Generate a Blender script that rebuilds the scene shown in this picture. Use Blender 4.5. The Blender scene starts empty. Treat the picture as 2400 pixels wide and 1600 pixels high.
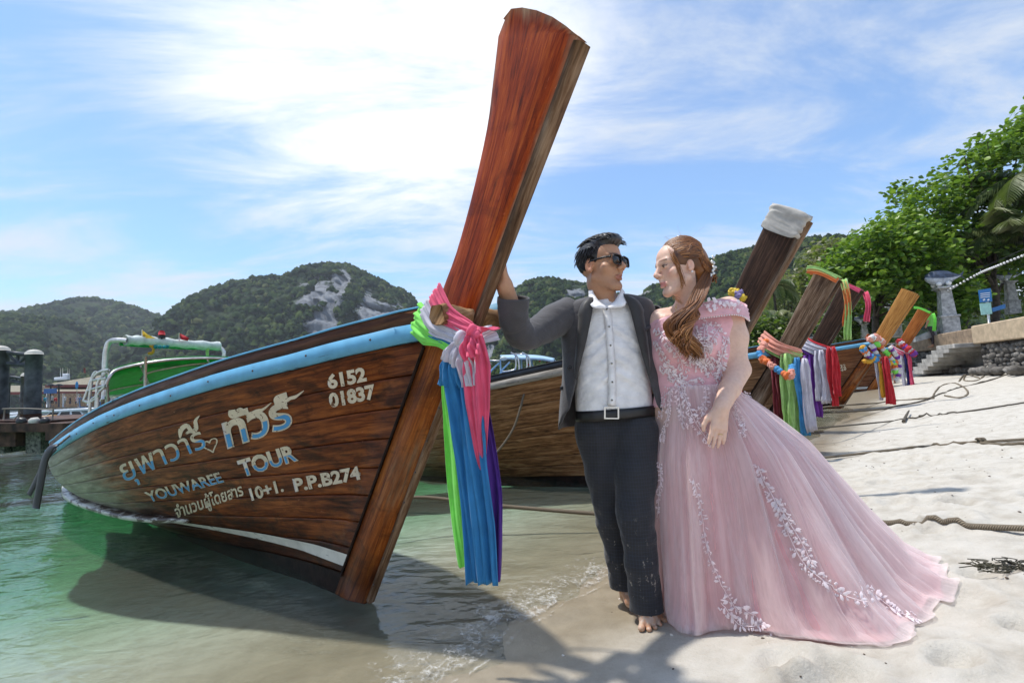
import bpy, bmesh, math, random
import numpy as np
from mathutils import Vector, Matrix
from mathutils.bvhtree import BVHTree

random.seed(7); RNG = np.random.default_rng(11)
SC = bpy.context.scene; COL = SC.collection
PI = math.pi
def R(d): return math.radians(d)

# ------------------------------------------------------------------ camera
CAM_H = 1.1; FPX = 1200.0; PITCH = math.atan2(105, FPX); ROLL = R(3.0)
_f = np.array([0, math.cos(PITCH), math.sin(PITCH)])
_u0 = np.array([0, -math.sin(PITCH), math.cos(PITCH)]); _r0 = np.array([1.0, 0, 0])
_r = _r0*math.cos(ROLL) - _u0*math.sin(ROLL); _u = _u0*math.cos(ROLL) + _r0*math.sin(ROLL)
_C = np.array([0, 0, CAM_H])
cam_d = bpy.data.cameras.new('camera'); cam = bpy.data.objects.new('camera', cam_d); COL.objects.link(cam)
cam_d.sensor_width = 36.0; cam_d.lens = 18.0; cam_d.clip_start = 0.05; cam_d.clip_end = 20000
cam.matrix_world = Matrix(((_r[0], _u[0], -_f[0], 0), (_r[1], _u[1], -_f[1], 0), (_r[2], _u[2], -_f[2], CAM_H), (0, 0, 0, 1)))
SC.camera = cam

# ------------------------------------------------------------------ light
SUN_EL = R(70); SUN_AZ = R(-66)          # azimuth measured from +Y towards +X
SUN_DIR = np.array([math.sin(SUN_AZ)*math.cos(SUN_EL), math.cos(SUN_AZ)*math.cos(SUN_EL), math.sin(SUN_EL)])
sl = bpy.data.lights.new('sun', 'SUN'); sl.energy = 2.2; sl.angle = R(2.0); sl.color = (1.0, 0.96, 0.90)
so = bpy.data.objects.new('sun', sl); COL.objects.link(so)
so.rotation_euler = Vector(SUN_DIR).to_track_quat('Z', 'Y').to_euler()
W = bpy.data.worlds.new('World'); SC.world = W; W.use_nodes = True
def build_world():
    nt = W.node_tree; N = nt.nodes; L = nt.links; N.clear()
    out = N.new('ShaderNodeOutputWorld'); bg = N.new('ShaderNodeBackground'); bg.inputs['Strength'].default_value = 0.15
    sky = N.new('ShaderNodeTexSky'); sky.sky_type = 'NISHITA'; sky.sun_disc = False
    sky.sun_elevation = SUN_EL; sky.sun_rotation = SUN_AZ; sky.air_density = 1.0; sky.dust_density = 0.6; sky.ozone_density = 2.2
    geo = N.new('ShaderNodeTexCoord'); sep = N.new('ShaderNodeSeparateXYZ'); L.new(geo.outputs['Generated'], sep.inputs[0])
    def m(op, a, b=None, clamp=False):
        n = N.new('ShaderNodeMath'); n.operation = op; n.use_clamp = clamp
        for i, v in enumerate((a, b)):
            if v is None: continue
            if isinstance(v, (int, float)): n.inputs[i].default_value = v
            else: L.new(v, n.inputs[i])
        return n.outputs[0]
    zc = m('MAXIMUM', sep.outputs['Z'], 0.03)
    zz = m('ADD', zc, 0.12)
    cx = m('DIVIDE', sep.outputs['X'], zz); cy = m('DIVIDE', sep.outputs['Y'], zz)
    comb = N.new('ShaderNodeCombineXYZ'); L.new(cx, comb.inputs[0]); L.new(cy, comb.inputs[1])
    # high cirrus: streaks stretched along one direction, on a flat cloud deck
    mp = N.new('ShaderNodeMapping'); mp.inputs['Rotation'].default_value = (0, 0, R(-24)); mp.inputs['Scale'].default_value = (0.50, 1.15, 1)
    L.new(comb.outputs[0], mp.inputs[0])
    n1 = N.new('ShaderNodeTexNoise'); n1.inputs['Scale'].default_value = 1.9; n1.inputs['Detail'].default_value = 9; n1.inputs['Roughness'].default_value = 0.66; n1.inputs['Distortion'].default_value = 0.55
    L.new(mp.outputs[0], n1.inputs['Vector'])
    mp2 = N.new('ShaderNodeMapping'); mp2.inputs['Location'].default_value = (3.1, 7.7, 0); mp2.inputs['Scale'].default_value = (0.33, 0.38, 1)
    L.new(comb.outputs[0], mp2.inputs[0])
    n2 = N.new('ShaderNodeTexNoise'); n2.inputs['Scale'].default_value = 1.0; n2.inputs['Detail'].default_value = 5; n2.inputs['Roughness'].default_value = 0.5
    L.new(mp2.outputs[0], n2.inputs['Vector'])
    s = m('ADD', m('MULTIPLY', n1.outputs['Fac'], 0.86), m('MULTIPLY', n2.outputs['Fac'], 0.46))
    # a thick bright bank of cirrus, high up straight ahead and left
    dotn = N.new('ShaderNodeVectorMath'); dotn.operation = 'DOT_PRODUCT'; L.new(geo.outputs['Generated'], dotn.inputs[0])
    g = _f + _r*((880-1200)/FPX) + _u*((800-10)/FPX); g = g/np.linalg.norm(g); dotn.inputs[1].default_value = tuple(g)
    bank = N.new('ShaderNodeMapRange'); bank.interpolation_type = 'SMOOTHSTEP'; L.new(dotn.outputs['Value'], bank.inputs['Value'])
    bank.inputs['From Min'].default_value = 0.885; bank.inputs['From Max'].default_value = 1.0
    s = m('ADD', s, m('MULTIPLY', bank.outputs[0], 0.20))
    # more cloud towards the horizon
    hz = N.new('ShaderNodeMapRange'); hz.interpolation_type = 'SMOOTHSTEP'; L.new(sep.outputs['Z'], hz.inputs['Value'])
    hz.inputs['From Min'].default_value = 0.34; hz.inputs['From Max'].default_value = 0.02; hz.inputs['To Min'].default_value = 0; hz.inputs['To Max'].default_value = 0.16
    s = m('ADD', s, hz.outputs[0])
    mask = N.new('ShaderNodeMapRange'); mask.interpolation_type = 'SMOOTHSTEP'; L.new(s, mask.inputs['Value'])
    mask.inputs['From Min'].default_value = 0.57; mask.inputs['From Max'].default_value = 0.90
    mask.inputs['To Min'].default_value = 0.13; mask.inputs['To Max'].default_value = 0.97
    mix = N.new('ShaderNodeMix'); mix.data_type = 'RGBA'; L.new(mask.outputs[0], mix.inputs[0]); 
    skyb = N.new('ShaderNodeMix'); skyb.data_type = 'RGBA'; skyb.blend_type = 'MULTIPLY'; skyb.inputs[0].default_value = 1
    L.new(sky.outputs[0], skyb.inputs[6]); skyb.inputs[7].default_value = (0.47, 0.63, 0.74, 1)
    L.new(skyb.outputs[2], mix.inputs[6])
    cl = N.new('ShaderNodeMix'); cl.data_type = 'RGBA'; L.new(bank.outputs[0], cl.inputs[0])
    cl.inputs[6].default_value = (2.70, 2.88, 3.12, 1); cl.inputs[7].default_value = (4.2, 4.25, 4.3, 1)
    L.new(cl.outputs[2], mix.inputs[7])
    L.new(mix.outputs[2], bg.inputs['Color']); L.new(bg.outputs[0], out.inputs[0])
build_world()
SC.view_settings.view_transform = 'Standard'; SC.view_settings.look = 'None'; SC.view_settings.gamma = 1.0
SC.view_settings.exposure = 1.02; SC.view_settings.use_curve_mapping = False
SC.render.engine = 'CYCLES'
cy = SC.cycles; cy.max_bounces = 7; cy.diffuse_bounces = 3; cy.glossy_bounces = 3; cy.transmission_bounces = 4; cy.transparent_max_bounces = 24
cy.caustics_reflective = False; cy.caustics_refractive = False; cy.sample_clamp_indirect = 6.0
cy.use_denoising = True
try: cy.denoiser = 'OPENIMAGEDENOISE'
except Exception: pass

# ------------------------------------------------------------------ pixel helpers (photograph pixels, 2400 x 1600)
def ray(px, py): return _f + _r*((px-1200)/FPX) + _u*((800-py)/FPX)
def at(px, py, Y):
    d = ray(px, py); return _C + d*(Y/d[1])
def onz(px, py, z):
    d = ray(px, py); return _C + d*((z-CAM_H)/d[2])
def onplane(px, py, p0, n):
    d = ray(px, py); return _C + d*(np.dot(np.asarray(p0)-_C, n)/np.dot(d, n))
def proj(p):
    v = np.asarray(p, float)-_C; z = v@_f; return 1200+FPX*(v@_r)/z, 800-FPX*(v@_u)/z

# ------------------------------------------------------------------ noise
def _hash(ix, iy, iz):
    n = (ix*374761393 + iy*668265263 + iz*2147483647 + 1013904223) & 0xffffffff
    n = ((n ^ (n >> 13))*1274126177) & 0xffffffff
    return ((n ^ (n >> 16)) & 0xffff)/65535.0
def vnoise(p):
    p = np.asarray(p, float); i = np.floor(p).astype(np.int64); f = p-i; f = f*f*(3-2*f)
    r = 0
    for dx in (0, 1):
        for dy in (0, 1):
            for dz in (0, 1):
                w = (f[..., 0] if dx else 1-f[..., 0])*(f[..., 1] if dy else 1-f[..., 1])*(f[..., 2] if dz else 1-f[..., 2])
                r = r + w*_hash(i[..., 0]+dx, i[..., 1]+dy, i[..., 2]+dz)
    return r*2-1
def fbm(p, o=4, g=0.5, l=2.03):
    p = np.asarray(p, float); a = 1.0; s = 0; t = 0
    for k in range(o):
        s = s + a*vnoise(p*(l**k)+k*17.3); t += a; a *= g
    return s/t
def smooth(e0, e1, x):
    t = np.clip((np.asarray(x, float)-e0)/(e1-e0), 0, 1); return t*t*(3-2*t)
def interp(x, pts):
    return np.interp(x, [p[0] for p in pts], [p[1] for p in pts])
def catmull(pts, n):
    P = np.asarray(pts, float); m = len(P); out = []
    ts = np.linspace(0, m-1, n)
    for t in ts:
        i = min(int(t), m-2); f = t-i
        p0 = P[max(i-1, 0)]; p1 = P[i]; p2 = P[i+1]; p3 = P[min(i+2, m-1)]
        out.append(0.5*((2*p1)+(-p0+p2)*f+(2*p0-5*p1+4*p2-p3)*f*f+(-p0+3*p1-3*p2+p3)*f**3))
    return np.array(out)

# ------------------------------------------------------------------ objects
def link(o): COL.objects.link(o); return o
ROOTLOC = {}
def thing(name, label, cat, loc=(0, 0, 0), group=None):
    o = link(bpy.data.objects.new(name, None)); o.empty_display_size = 0.1
    o.location = tuple(float(v) for v in loc); ROOTLOC[o.name] = Vector(o.location)
    o['label'] = label; o['category'] = cat
    if group: o['group'] = group
    return o
def tag(o, label=None, cat=None, group=None, kind=None):
    if label: o['label'] = label
    if cat: o['category'] = cat
    if group: o['group'] = group
    if kind: o['kind'] = kind
    return o
def adopt(o, parent):
    if parent is not None:
        o.parent = parent
        o.matrix_parent_inverse = Matrix.Translation(-ROOTLOC.get(parent.name, Vector((0, 0, 0))))
    return o
class MB:
    """collects shapes for one mesh"""
    def __init__(s): s.v = []; s.f = []; s.m = []; s.uv = []; s.n = 0; s.hasuv = False; s.att = []
    def add(s, v, f, mat=0, uv=None, att=None):
        v = np.asarray(v, float).reshape(-1, 3)
        s.v.append(v); b = s.n; s.n += len(v)
        s.f.extend([tuple(int(i)+b for i in q) for q in f]); s.m.extend([mat]*len(f))
        if uv is not None: s.uv.append(np.asarray(uv, float)); s.hasuv = True
        else: s.uv.append(np.zeros((len(v), 2)))
        s.att.append(np.zeros(len(v)) if att is None else np.broadcast_to(np.asarray(att, float), (len(v),)))
        return s
    def build(s, name, mats, parent=None, smooth=True, attr=None):
        me = bpy.data.meshes.new(name); V = np.vstack(s.v) if s.v else np.zeros((0, 3))
        me.from_pydata(V.tolist(), [], s.f)
        if not isinstance(mats, (list, tuple)): mats = [mats]
        for m in mats: me.materials.append(m)
        if len(mats) > 1: me.polygons.foreach_set('material_index', s.m)
        if smooth: me.polygons.foreach_set('use_smooth', [True]*len(me.polygons))
        if s.hasuv:
            U = np.vstack(s.uv); ul = me.uv_layers.new(name='UVMap'); idx = np.zeros(len(me.loops), dtype=np.int32); me.loops.foreach_get('vertex_index', idx)
            ul.data.foreach_set('uv', U[idx].ravel())
        if attr:
            a = me.attributes.new(attr, 'FLOAT', 'POINT'); a.data.foreach_set('value', np.concatenate(s.att))
        me.update()
        o = link(bpy.data.objects.new(name, me)); adopt(o, parent)
        return o
def grid_faces(nu, nv, cu=False, cv=False):
    F = []
    for i in range(nu if cu else nu-1):
        for j in range(nv if cv else nv-1):
            a = i*nv+j; b = ((i+1) % nu)*nv+j; c = ((i+1) % nu)*nv+(j+1) % nv; d = i*nv+(j+1) % nv
            F.append((a, b, c, d))
    return F
def add_grid(mb, P, mat=0, cu=False, cv=False, uv=None, att=None, flip=False):
    P = np.asarray(P, float); nu, nv = P.shape[:2]
    F = grid_faces(nu, nv, cu, cv)
    if flip: F = [q[::-1] for q in F]
    mb.add(P.reshape(-1, 3), F, mat, None if uv is None else np.asarray(uv).reshape(-1, 2), None if att is None else np.asarray(att).reshape(-1)); return mb
def frames(pts):
    P = np.asarray(pts, float); n = len(P); T = np.gradient(P, axis=0); T /= np.linalg.norm(T, axis=1)[:, None]+1e-12
    up = np.array([0, 0, 1.0]) if abs(T[0][2]) < 0.9 else np.array([1.0, 0, 0])
    A = np.cross(up, T[0]); A /= np.linalg.norm(A); As = [A]
    for i in range(1, n):
        A = As[-1]-T[i]*np.dot(As[-1], T[i]); A /= np.linalg.norm(A)+1e-12; As.append(A)
    As = np.array(As); Bs = np.cross(T, As); return T, As, Bs
def add_tube(mb, pts, rad, n=8, mat=0, cap=True, flat=1.0, A0=None, att=None):
    P = np.asarray(pts, float); m = len(P); rad = np.broadcast_to(np.asarray(rad, float), (m,))
    T, A, B = frames(P)
    if A0 is not None:
        A = np.asarray(A0, float)[None, :]-T*(T@np.asarray(A0, float))[:, None]; A /= np.linalg.norm(A, axis=1)[:, None]+1e-12; B = np.cross(T, A)
    th = np.linspace(0, 2*PI, n, endpoint=False)
    V = P[:, None, :]+rad[:, None, None]*(np.cos(th)[None, :, None]*A[:, None, :]+flat*np.sin(th)[None, :, None]*B[:, None, :])
    F = grid_faces(m, n, False, True)
    L = np.concatenate([[0], np.cumsum(np.linalg.norm(np.diff(P, axis=0), axis=1))])
    uv = np.stack([np.repeat(L[:, None], n, 1), np.repeat((th/(2*PI))[None, :], m, 0)], -1).reshape(-1, 2)
    if cap: F = F+[tuple(range(n-1, -1, -1)), tuple((m-1)*n+i for i in range(n))]
    mb.add(V.reshape(-1, 3), F, mat, uv, att); return mb
def add_box(mb, c, size, rot=None, mat=0, bevel=0.0, taper=1.0):
    sx, sy, sz = [q/2 for q in size]; bvl = bevel
    if bvl > 0:
        V = []
        for z in (-1, 1):
            for (x, y) in ((-1, -1), (1, -1), (1, 1), (-1, 1)):
                V += [(x*(sx-bvl), y*(sy-bvl), z*sz), (x*sx, y*(sy-bvl), z*(sz-bvl)), (x*(sx-bvl), y*sy, z*(sz-bvl))]
        bm = bmesh.new()
        for v in V: bm.verts.new(v)
        bmesh.ops.convex_hull(bm, input=bm.verts[:]); bm.verts.index_update()
        V = [tuple(v.co) for v in bm.verts]; F = [tuple(v.index for v in f.verts) for f in bm.faces]; bm.free()
    else:
        V = [(-sx, -sy, -sz), (sx, -sy, -sz), (sx, sy, -sz), (-sx, sy, -sz), (-sx, -sy, sz), (sx, -sy, sz), (sx, sy, sz), (-sx, sy, sz)]
        F = [(3, 2, 1, 0), (4, 5, 6, 7), (0, 1, 5, 4), (1, 2, 6, 5), (2, 3, 7, 6), (3, 0, 4, 7)]
    V = np.array(V)
    if taper != 1.0:
        k = np.where(V[:, 2] > 0, taper, 1.0); V[:, 0] *= k; V[:, 1] *= k
    if rot is not None: V = V@np.asarray(rot, float).T
    mb.add(V+np.asarray(c, float), F, mat); return mb
def rotz(a): c, s = math.cos(a), math.sin(a); return np.array([[c, -s, 0], [s, c, 0], [0, 0, 1.0]])
def rotx(a): c, s = math.cos(a), math.sin(a); return np.array([[1.0, 0, 0], [0, c, -s], [0, s, c]])
def roty(a): c, s = math.cos(a), math.sin(a); return np.array([[c, 0, s], [0, 1.0, 0], [-s, 0, c]])
def add_ellipsoid(mb, c, r, nu=10, nv=7, rot=None, mat=0, noise=0.0):
    th = np.linspace(0, 2*PI, nu, endpoint=False); ph = np.linspace(0.02, PI-0.02, nv)
    V = np.stack([np.outer(np.sin(ph), np.cos(th)), np.outer(np.sin(ph), np.sin(th)), np.repeat(np.cos(ph)[:, None], nu, 1)], -1).reshape(-1, 3)
    if noise: V = V*(1+noise*fbm(V*1.7+np.asarray(c)*3.1, 2)[:, None])
    V = V*np.asarray(r, float)
    if rot is not None: V = V@np.asarray(rot).T
    F = [q[::-1] for q in grid_faces(nv, nu, False, True)]+[tuple(range(nu)), tuple((nv-1)*nu+i for i in range(nu-1, -1, -1))]
    mb.add(V+np.asarray(c, float), F, mat); return mb
def add_lathe(mb, c, prof, n=16, mat=0, rot=None, sx=1.0, sy=1.0):
    th = np.linspace(0, 2*PI, n, endpoint=False); P = np.array([[(r*math.cos(a)*sx, r*math.sin(a)*sy, z) for a in th] for r, z in prof])
    V = P.reshape(-1, 3)
    if rot is not None: V = V@np.asarray(rot).T
    F = [q[::-1] for q in grid_faces(len(prof), n, False, True)]+[tuple(range(n)), tuple((len(prof)-1)*n+i for i in range(n-1, -1, -1))]
    mb.add(V+np.asarray(c, float), F, mat); return mb
def add_prism(mb, poly, p0, ex, ey, ez, depth, mat=0):
    """polygon (2D) in plane ex,ey at p0, extruded depth along ez"""
    p0, ex, ey, ez = [np.asarray(q, float) for q in (p0, ex, ey, ez)]; n = len(poly)
    A = [p0+ex*x+ey*y for x, y in poly]; Bq = [q+ez*depth for q in A]
    F = [tuple(range(n)), tuple(range(2*n-1, n-1, -1))]+[(i, i+n, (i+1) % n+n, (i+1) % n) for i in range(n)]
    mb.add(np.array(A+Bq), F, mat); return mb
def solidify(o, t, off=0.0):
    m = o.modifiers.new('thickness', 'SOLIDIFY'); m.thickness = t; m.offset = off; return o
def subsurf(o, l=1):
    m = o.modifiers.new('smooth', 'SUBSURF'); m.levels = l; m.render_levels = l; return o
def copy_tree(o, dloc=(0, 0, 0), parent=None):
    c = o.copy(); COL.objects.link(c)
    if parent is not None: c.parent = parent
    for ch in list(o.children): copy_tree(ch, parent=c)
    if parent is None: c.location = Vector(o.location)+Vector(dloc)
    ROOTLOC[c.name] = ROOTLOC.get(o.name, Vector((0, 0, 0)))
    return c

# ------------------------------------------------------------------ distance-field modelling (bodies)
class SDF:
    def __init__(s, lo, hi, h):
        s.lo = np.asarray(lo, float); s.h = h; s.n = np.ceil((np.asarray(hi, float)-s.lo)/h).astype(int)+1
        s.g = np.full(s.n, 0.2, dtype=np.float32)
        s.ax = [s.lo[i]+h*np.arange(s.n[i]) for i in range(3)]
    def _box(s, lo, hi, pad):
        a = np.clip(np.floor((np.asarray(lo)-pad-s.lo)/s.h).astype(int), 0, s.n); b = np.clip(np.ceil((np.asarray(hi)+pad-s.lo)/s.h).astype(int)+1, 0, s.n)
        if np.any(b <= a): return None
        sl = tuple(slice(a[i], b[i]) for i in range(3))
        X = s.ax[0][sl[0]][:, None, None].astype(np.float32); Y = s.ax[1][sl[1]][None, :, None].astype(np.float32); Z = s.ax[2][sl[2]][None, None, :].astype(np.float32)
        return sl, X, Y, Z
    def _blend(s, sl, d, k, sub=False):
        g = s.g[sl]
        if sub:
            d = -d; h = np.clip(0.5-0.5*(g-d)/k, 0, 1); s.g[sl] = g*(1-h)+d*h+k*h*(1-h)
        else:
            h = np.clip(0.5+0.5*(g-d)/k, 0, 1); s.g[sl] = g*(1-h)+d*h-k*h*(1-h)
    def cone(s, a, b, ra, rb, k=0.01, sub=False):
        a = np.asarray(a, float); b = np.asarray(b, float); m = max(ra, rb); q = s._box(np.minimum(a, b)-m, np.maximum(a, b)+m, 3*k+2*s.h)
        if q is None: return s
        sl, X, Y, Z = q; ab = b-a; L = float(ab@ab)+1e-12
        t = np.clip(((X-a[0])*ab[0]+(Y-a[1])*ab[1]+(Z-a[2])*ab[2])/L, 0, 1)
        d = np.sqrt((X-a[0]-t*ab[0])**2+(Y-a[1]-t*ab[1])**2+(Z-a[2]-t*ab[2])**2)-(ra+(rb-ra)*t)
        s._blend(sl, d, k, sub); return s
    def chain(s, pts, rad, k=0.01):
        for i in range(len(pts)-1): s.cone(pts[i], pts[i+1], rad[i], rad[i+1], k)
        return s
    def ell(s, c, r, M=None, k=0.01, sub=False):
        c = np.asarray(c, float); r = np.asarray(r, float); m = r.max() if M is not None else r
        q = s._box(c-m, c+m, 3*k+2*s.h)
        if q is None: return s
        sl, X, Y, Z = q; X = X-c[0]; Y = Y-c[1]; Z = Z-c[2]
        if M is not None: M = np.asarray(M, float); X, Y, Z = (M[0, 0]*X+M[1, 0]*Y+M[2, 0]*Z), (M[0, 1]*X+M[1, 1]*Y+M[2, 1]*Z), (M[0, 2]*X+M[1, 2]*Y+M[2, 2]*Z)
        k0 = np.sqrt((X/r[0])**2+(Y/r[1])**2+(Z/r[2])**2); k1 = np.sqrt((X/r[0]**2)**2+(Y/r[1]**2)**2+(Z/r[2]**2)**2)+1e-9
        s._blend(sl, k0*(k0-1)/k1, k, sub); return s
    def mesh(s):
        g = s.g; n = g.shape; ins = g < 0
        c = np.zeros(tuple(q-1 for q in n), dtype=np.int8)
        for dx in (0, 1):
            for dy in (0, 1):
                for dz in (0, 1): c += ins[dx:n[0]-1+dx, dy:n[1]-1+dy, dz:n[2]-1+dz]
        cell = (c > 0) & (c < 8); idx = np.full(cell.shape, -1, dtype=np.int64); ijk = np.argwhere(cell); idx[cell] = np.arange(len(ijk))
        acc = np.zeros((len(ijk), 3)); cnt = np.zeros(len(ijk))
        i, j, k = ijk.T
        cor = [(a, b, d) for a in (0, 1) for b in (0, 1) for d in (0, 1)]
        val = {q: g[i+q[0], j+q[1], k+q[2]].astype(float) for q in cor}
        for q in cor:
            for ax in range(3):
                if q[ax]: continue
                p = list(q); p[ax] = 1; p = tuple(p); a = val[q]; b = val[p]; m = (a < 0) != (b < 0); t = np.where(m, a/(a-b+1e-20), 0)
                e = np.array(q, float)[None, :].repeat(len(ijk), 0); e[:, ax] = t; acc += e*m[:, None]; cnt += m
        V = s.lo+s.h*(ijk+acc/cnt[:, None]); F = []
        for ax in range(3):
            o1, o2 = [(1, 2), (2, 0), (0, 1)][ax]
            A = np.moveaxis(ins, ax, 0)[:-1]; Bm = np.moveaxis(ins, ax, 0)[1:]; ch = np.argwhere(np.moveaxis(A != Bm, 0, ax))
            ch = ch[(ch[:, o1] > 0) & (ch[:, o2] > 0) & (ch[:, o1] < n[o1]-1) & (ch[:, o2] < n[o2]-1)]
            if not len(ch): continue
            d1 = np.zeros(3, int); d1[o1] = 1; d2 = np.zeros(3, int); d2[o2] = 1
            def gi(q): return idx[q[:, 0], q[:, 1], q[:, 2]]
            Q = np.stack([gi(ch-d1-d2), gi(ch-d2), gi(ch), gi(ch-d1)], 1)
            fl = ~ins[ch[:, 0], ch[:, 1], ch[:, 2]]; Q[fl] = Q[fl][:, ::-1]
            F.append(Q[(Q >= 0).all(1)])
        F = np.vstack(F); return V, F
def mesh_np(name, V, F, mat, parent=None, smooth=True, col=None):
    me = bpy.data.meshes.new(name); V = np.ascontiguousarray(V, dtype=np.float32); F = np.ascontiguousarray(F, dtype=np.int32)
    me.vertices.add(len(V)); me.vertices.foreach_set('co', V.ravel()); nl = F.size; k = F.shape[1]
    me.loops.add(nl); me.loops.foreach_set('vertex_index', F.ravel()); me.polygons.add(len(F))
    me.polygons.foreach_set('loop_start', np.arange(0, nl, k, dtype=np.int32)); me.polygons.foreach_set('loop_total', np.full(len(F), k, dtype=np.int32))
    if smooth: me.polygons.foreach_set('use_smooth', np.ones(len(F), dtype=bool))
    if col is not None:
        a = me.color_attributes.new('tint', 'FLOAT_COLOR', 'POINT'); c4 = np.ones((len(V), 4), dtype=np.float32); c4[:, :3] = col; a.data.foreach_set('color', c4.ravel())
    me.update(calc_edges=True); me.validate()
    if mat is not None:
        for m in (mat if isinstance(mat, (list, tuple)) else [mat]): me.materials.append(m)
    o = link(bpy.data.objects.new(name, me)); adopt(o, parent); return o
def relax(V, F, it=2, lam=0.5):
    """smooth a vertex cloud over its faces"""
    n = len(V); E = np.vstack([F[:, [i, (i+1) % F.shape[1]]] for i in range(F.shape[1])]); E = np.vstack([E, E[:, ::-1]])
    for _ in range(it):
        s = np.zeros_like(V); c = np.zeros(n)
        for ax in range(3): s[:, ax] = np.bincount(E[:, 0], weights=V[E[:, 1], ax], minlength=n)
        c = np.bincount(E[:, 0], minlength=n); V = V+(s/np.maximum(c, 1)[:, None]-V)*lam
    return V
# ------------------------------------------------------------------ materials
class NT:
    def __init__(s, name):
        s.m = bpy.data.materials.new(name); s.m.use_nodes = True; s.t = s.m.node_tree; s.N = s.t.nodes; s.L = s.t.links
        s.N.clear(); s.out = s.N.new('ShaderNodeOutputMaterial'); s.b = s.N.new('ShaderNodeBsdfPrincipled'); s.L.new(s.b.outputs[0], s.out.inputs[0])
    def set(s, **kw):
        names = dict(base='Base Color', rough='Roughness', metal='Metallic', spec='Specular IOR Level', alpha='Alpha', coat='Coat Weight', coatr='Coat Roughness', sheen='Sheen Weight', sss='Subsurface Weight', trans='Transmission Weight', ior='IOR', normal='Normal', emit='Emission Color', emits='Emission Strength')
        for k, v in kw.items():
            i = s.b.inputs[names[k]]
            if hasattr(v, 'is_output') or isinstance(v, bpy.types.NodeSocket): s.L.new(v, i)
            else: i.default_value = (tuple(v)+(1,) if isinstance(v, (tuple, list)) and len(v) == 3 else v)
        return s
    def coords(s, kind='pos', scale=(1, 1, 1), rot=(0, 0, 0), loc=(0, 0, 0)):
        if kind == 'pos': c = s.N.new('ShaderNodeNewGeometry').outputs['Position']
        else: c = s.N.new('ShaderNodeTexCoord').outputs[{'uv': 'UV', 'obj': 'Object', 'gen': 'Generated'}[kind]]
        mp = s.N.new('ShaderNodeMapping'); mp.inputs['Scale'].default_value = scale; mp.inputs['Rotation'].default_value = rot; mp.inputs['Location'].default_value = loc
        s.L.new(c, mp.inputs[0]); return mp.outputs[0]
    def noise(s, vec, scale=5, detail=4, rough=0.55, dist=0.0):
        n = s.N.new('ShaderNodeTexNoise'); s.L.new(vec, n.inputs['Vector']); n.inputs['Scale'].default_value = scale; n.inputs['Detail'].default_value = detail; n.inputs['Roughness'].default_value = rough; n.inputs['Distortion'].default_value = dist
        return n.outputs['Fac']
    def voro(s, vec, scale=5, feat='F1', out='Distance'):
        n = s.N.new('ShaderNodeTexVoronoi'); n.feature = feat; s.L.new(vec, n.inputs['Vector']); n.inputs['Scale'].default_value = scale; return n.outputs[out]
    def wave(s, vec, scale=5, dist=2, detail=2, dscale=1.0, wt='BANDS', direction='X'):
        n = s.N.new('ShaderNodeTexWave'); n.wave_type = wt; n.bands_direction = direction; s.L.new(vec, n.inputs['Vector']); n.inputs['Scale'].default_value = scale; n.inputs['Distortion'].default_value = dist; n.inputs['Detail'].default_value = detail; n.inputs['Detail Scale'].default_value = dscale
        return n.outputs['Fac']
    def ramp(s, fac, stops, interp='LINEAR'):
        n = s.N.new('ShaderNodeValToRGB'); n.color_ramp.interpolation = interp; e = n.color_ramp.elements
        while len(e) < len(stops): e.new(0.5)
        for i, (p, c) in enumerate(stops):
            e[i].position = p; e[i].color = (c, c, c, 1) if isinstance(c, (int, float)) else tuple(c)+(1,)
        s.L.new(fac, n.inputs[0]); return n.outputs[0]
    def mix(s, fac, a, b, blend='MIX'):
        n = s.N.new('ShaderNodeMix'); n.data_type = 'RGBA'; n.blend_type = blend
        for i, v in ((0, fac), (6, a), (7, b)):
            if isinstance(v, bpy.types.NodeSocket): s.L.new(v, n.inputs[i])
            elif isinstance(v, (int, float)): n.inputs[i].default_value = v if i == 0 else (v, v, v, 1)
            else: n.inputs[i].default_value = tuple(v)+(1,)
        return n.outputs[2]
    def math(s, op, a, b=0.0, clamp=False):
        n = s.N.new('ShaderNodeMath'); n.operation = op; n.use_clamp = clamp
        for i, v in ((0, a), (1, b)):
            if isinstance(v, bpy.types.NodeSocket): s.L.new(v, n.inputs[i])
            else: n.inputs[i].default_value = v
        return n.outputs[0]
    def maprange(s, v, a, b, c=0.0, d=1.0, sm=True):
        n = s.N.new('ShaderNodeMapRange'); s.L.new(v, n.inputs['Value']); n.interpolation_type = 'SMOOTHSTEP' if sm else 'LINEAR'
        n.inputs['From Min'].default_value = a; n.inputs['From Max'].default_value = b; n.inputs['To Min'].default_value = c; n.inputs['To Max'].default_value = d; return n.outputs[0]
    def attr(s, name, out='Fac'):
        n = s.N.new('ShaderNodeAttribute'); n.attribute_name = name; return n.outputs[out]
    def bump(s, h, strength=0.3, dist=0.01, normal=None):
        n = s.N.new('ShaderNodeBump'); s.L.new(h, n.inputs['Height']); n.inputs['Strength'].default_value = strength; n.inputs['Distance'].default_value = dist
        if normal is not None: s.L.new(normal, n.inputs['Normal'])
        s.L.new(n.outputs[0], s.b.inputs['Normal']); return n.outputs[0]
    def sep(s, v, i):
        n = s.N.new('ShaderNodeSeparateXYZ'); s.L.new(v, n.inputs[0]); return n.outputs[i]
    def rand(s):
        return s.N.new('ShaderNodeObjectInfo').outputs['Random']

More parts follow.
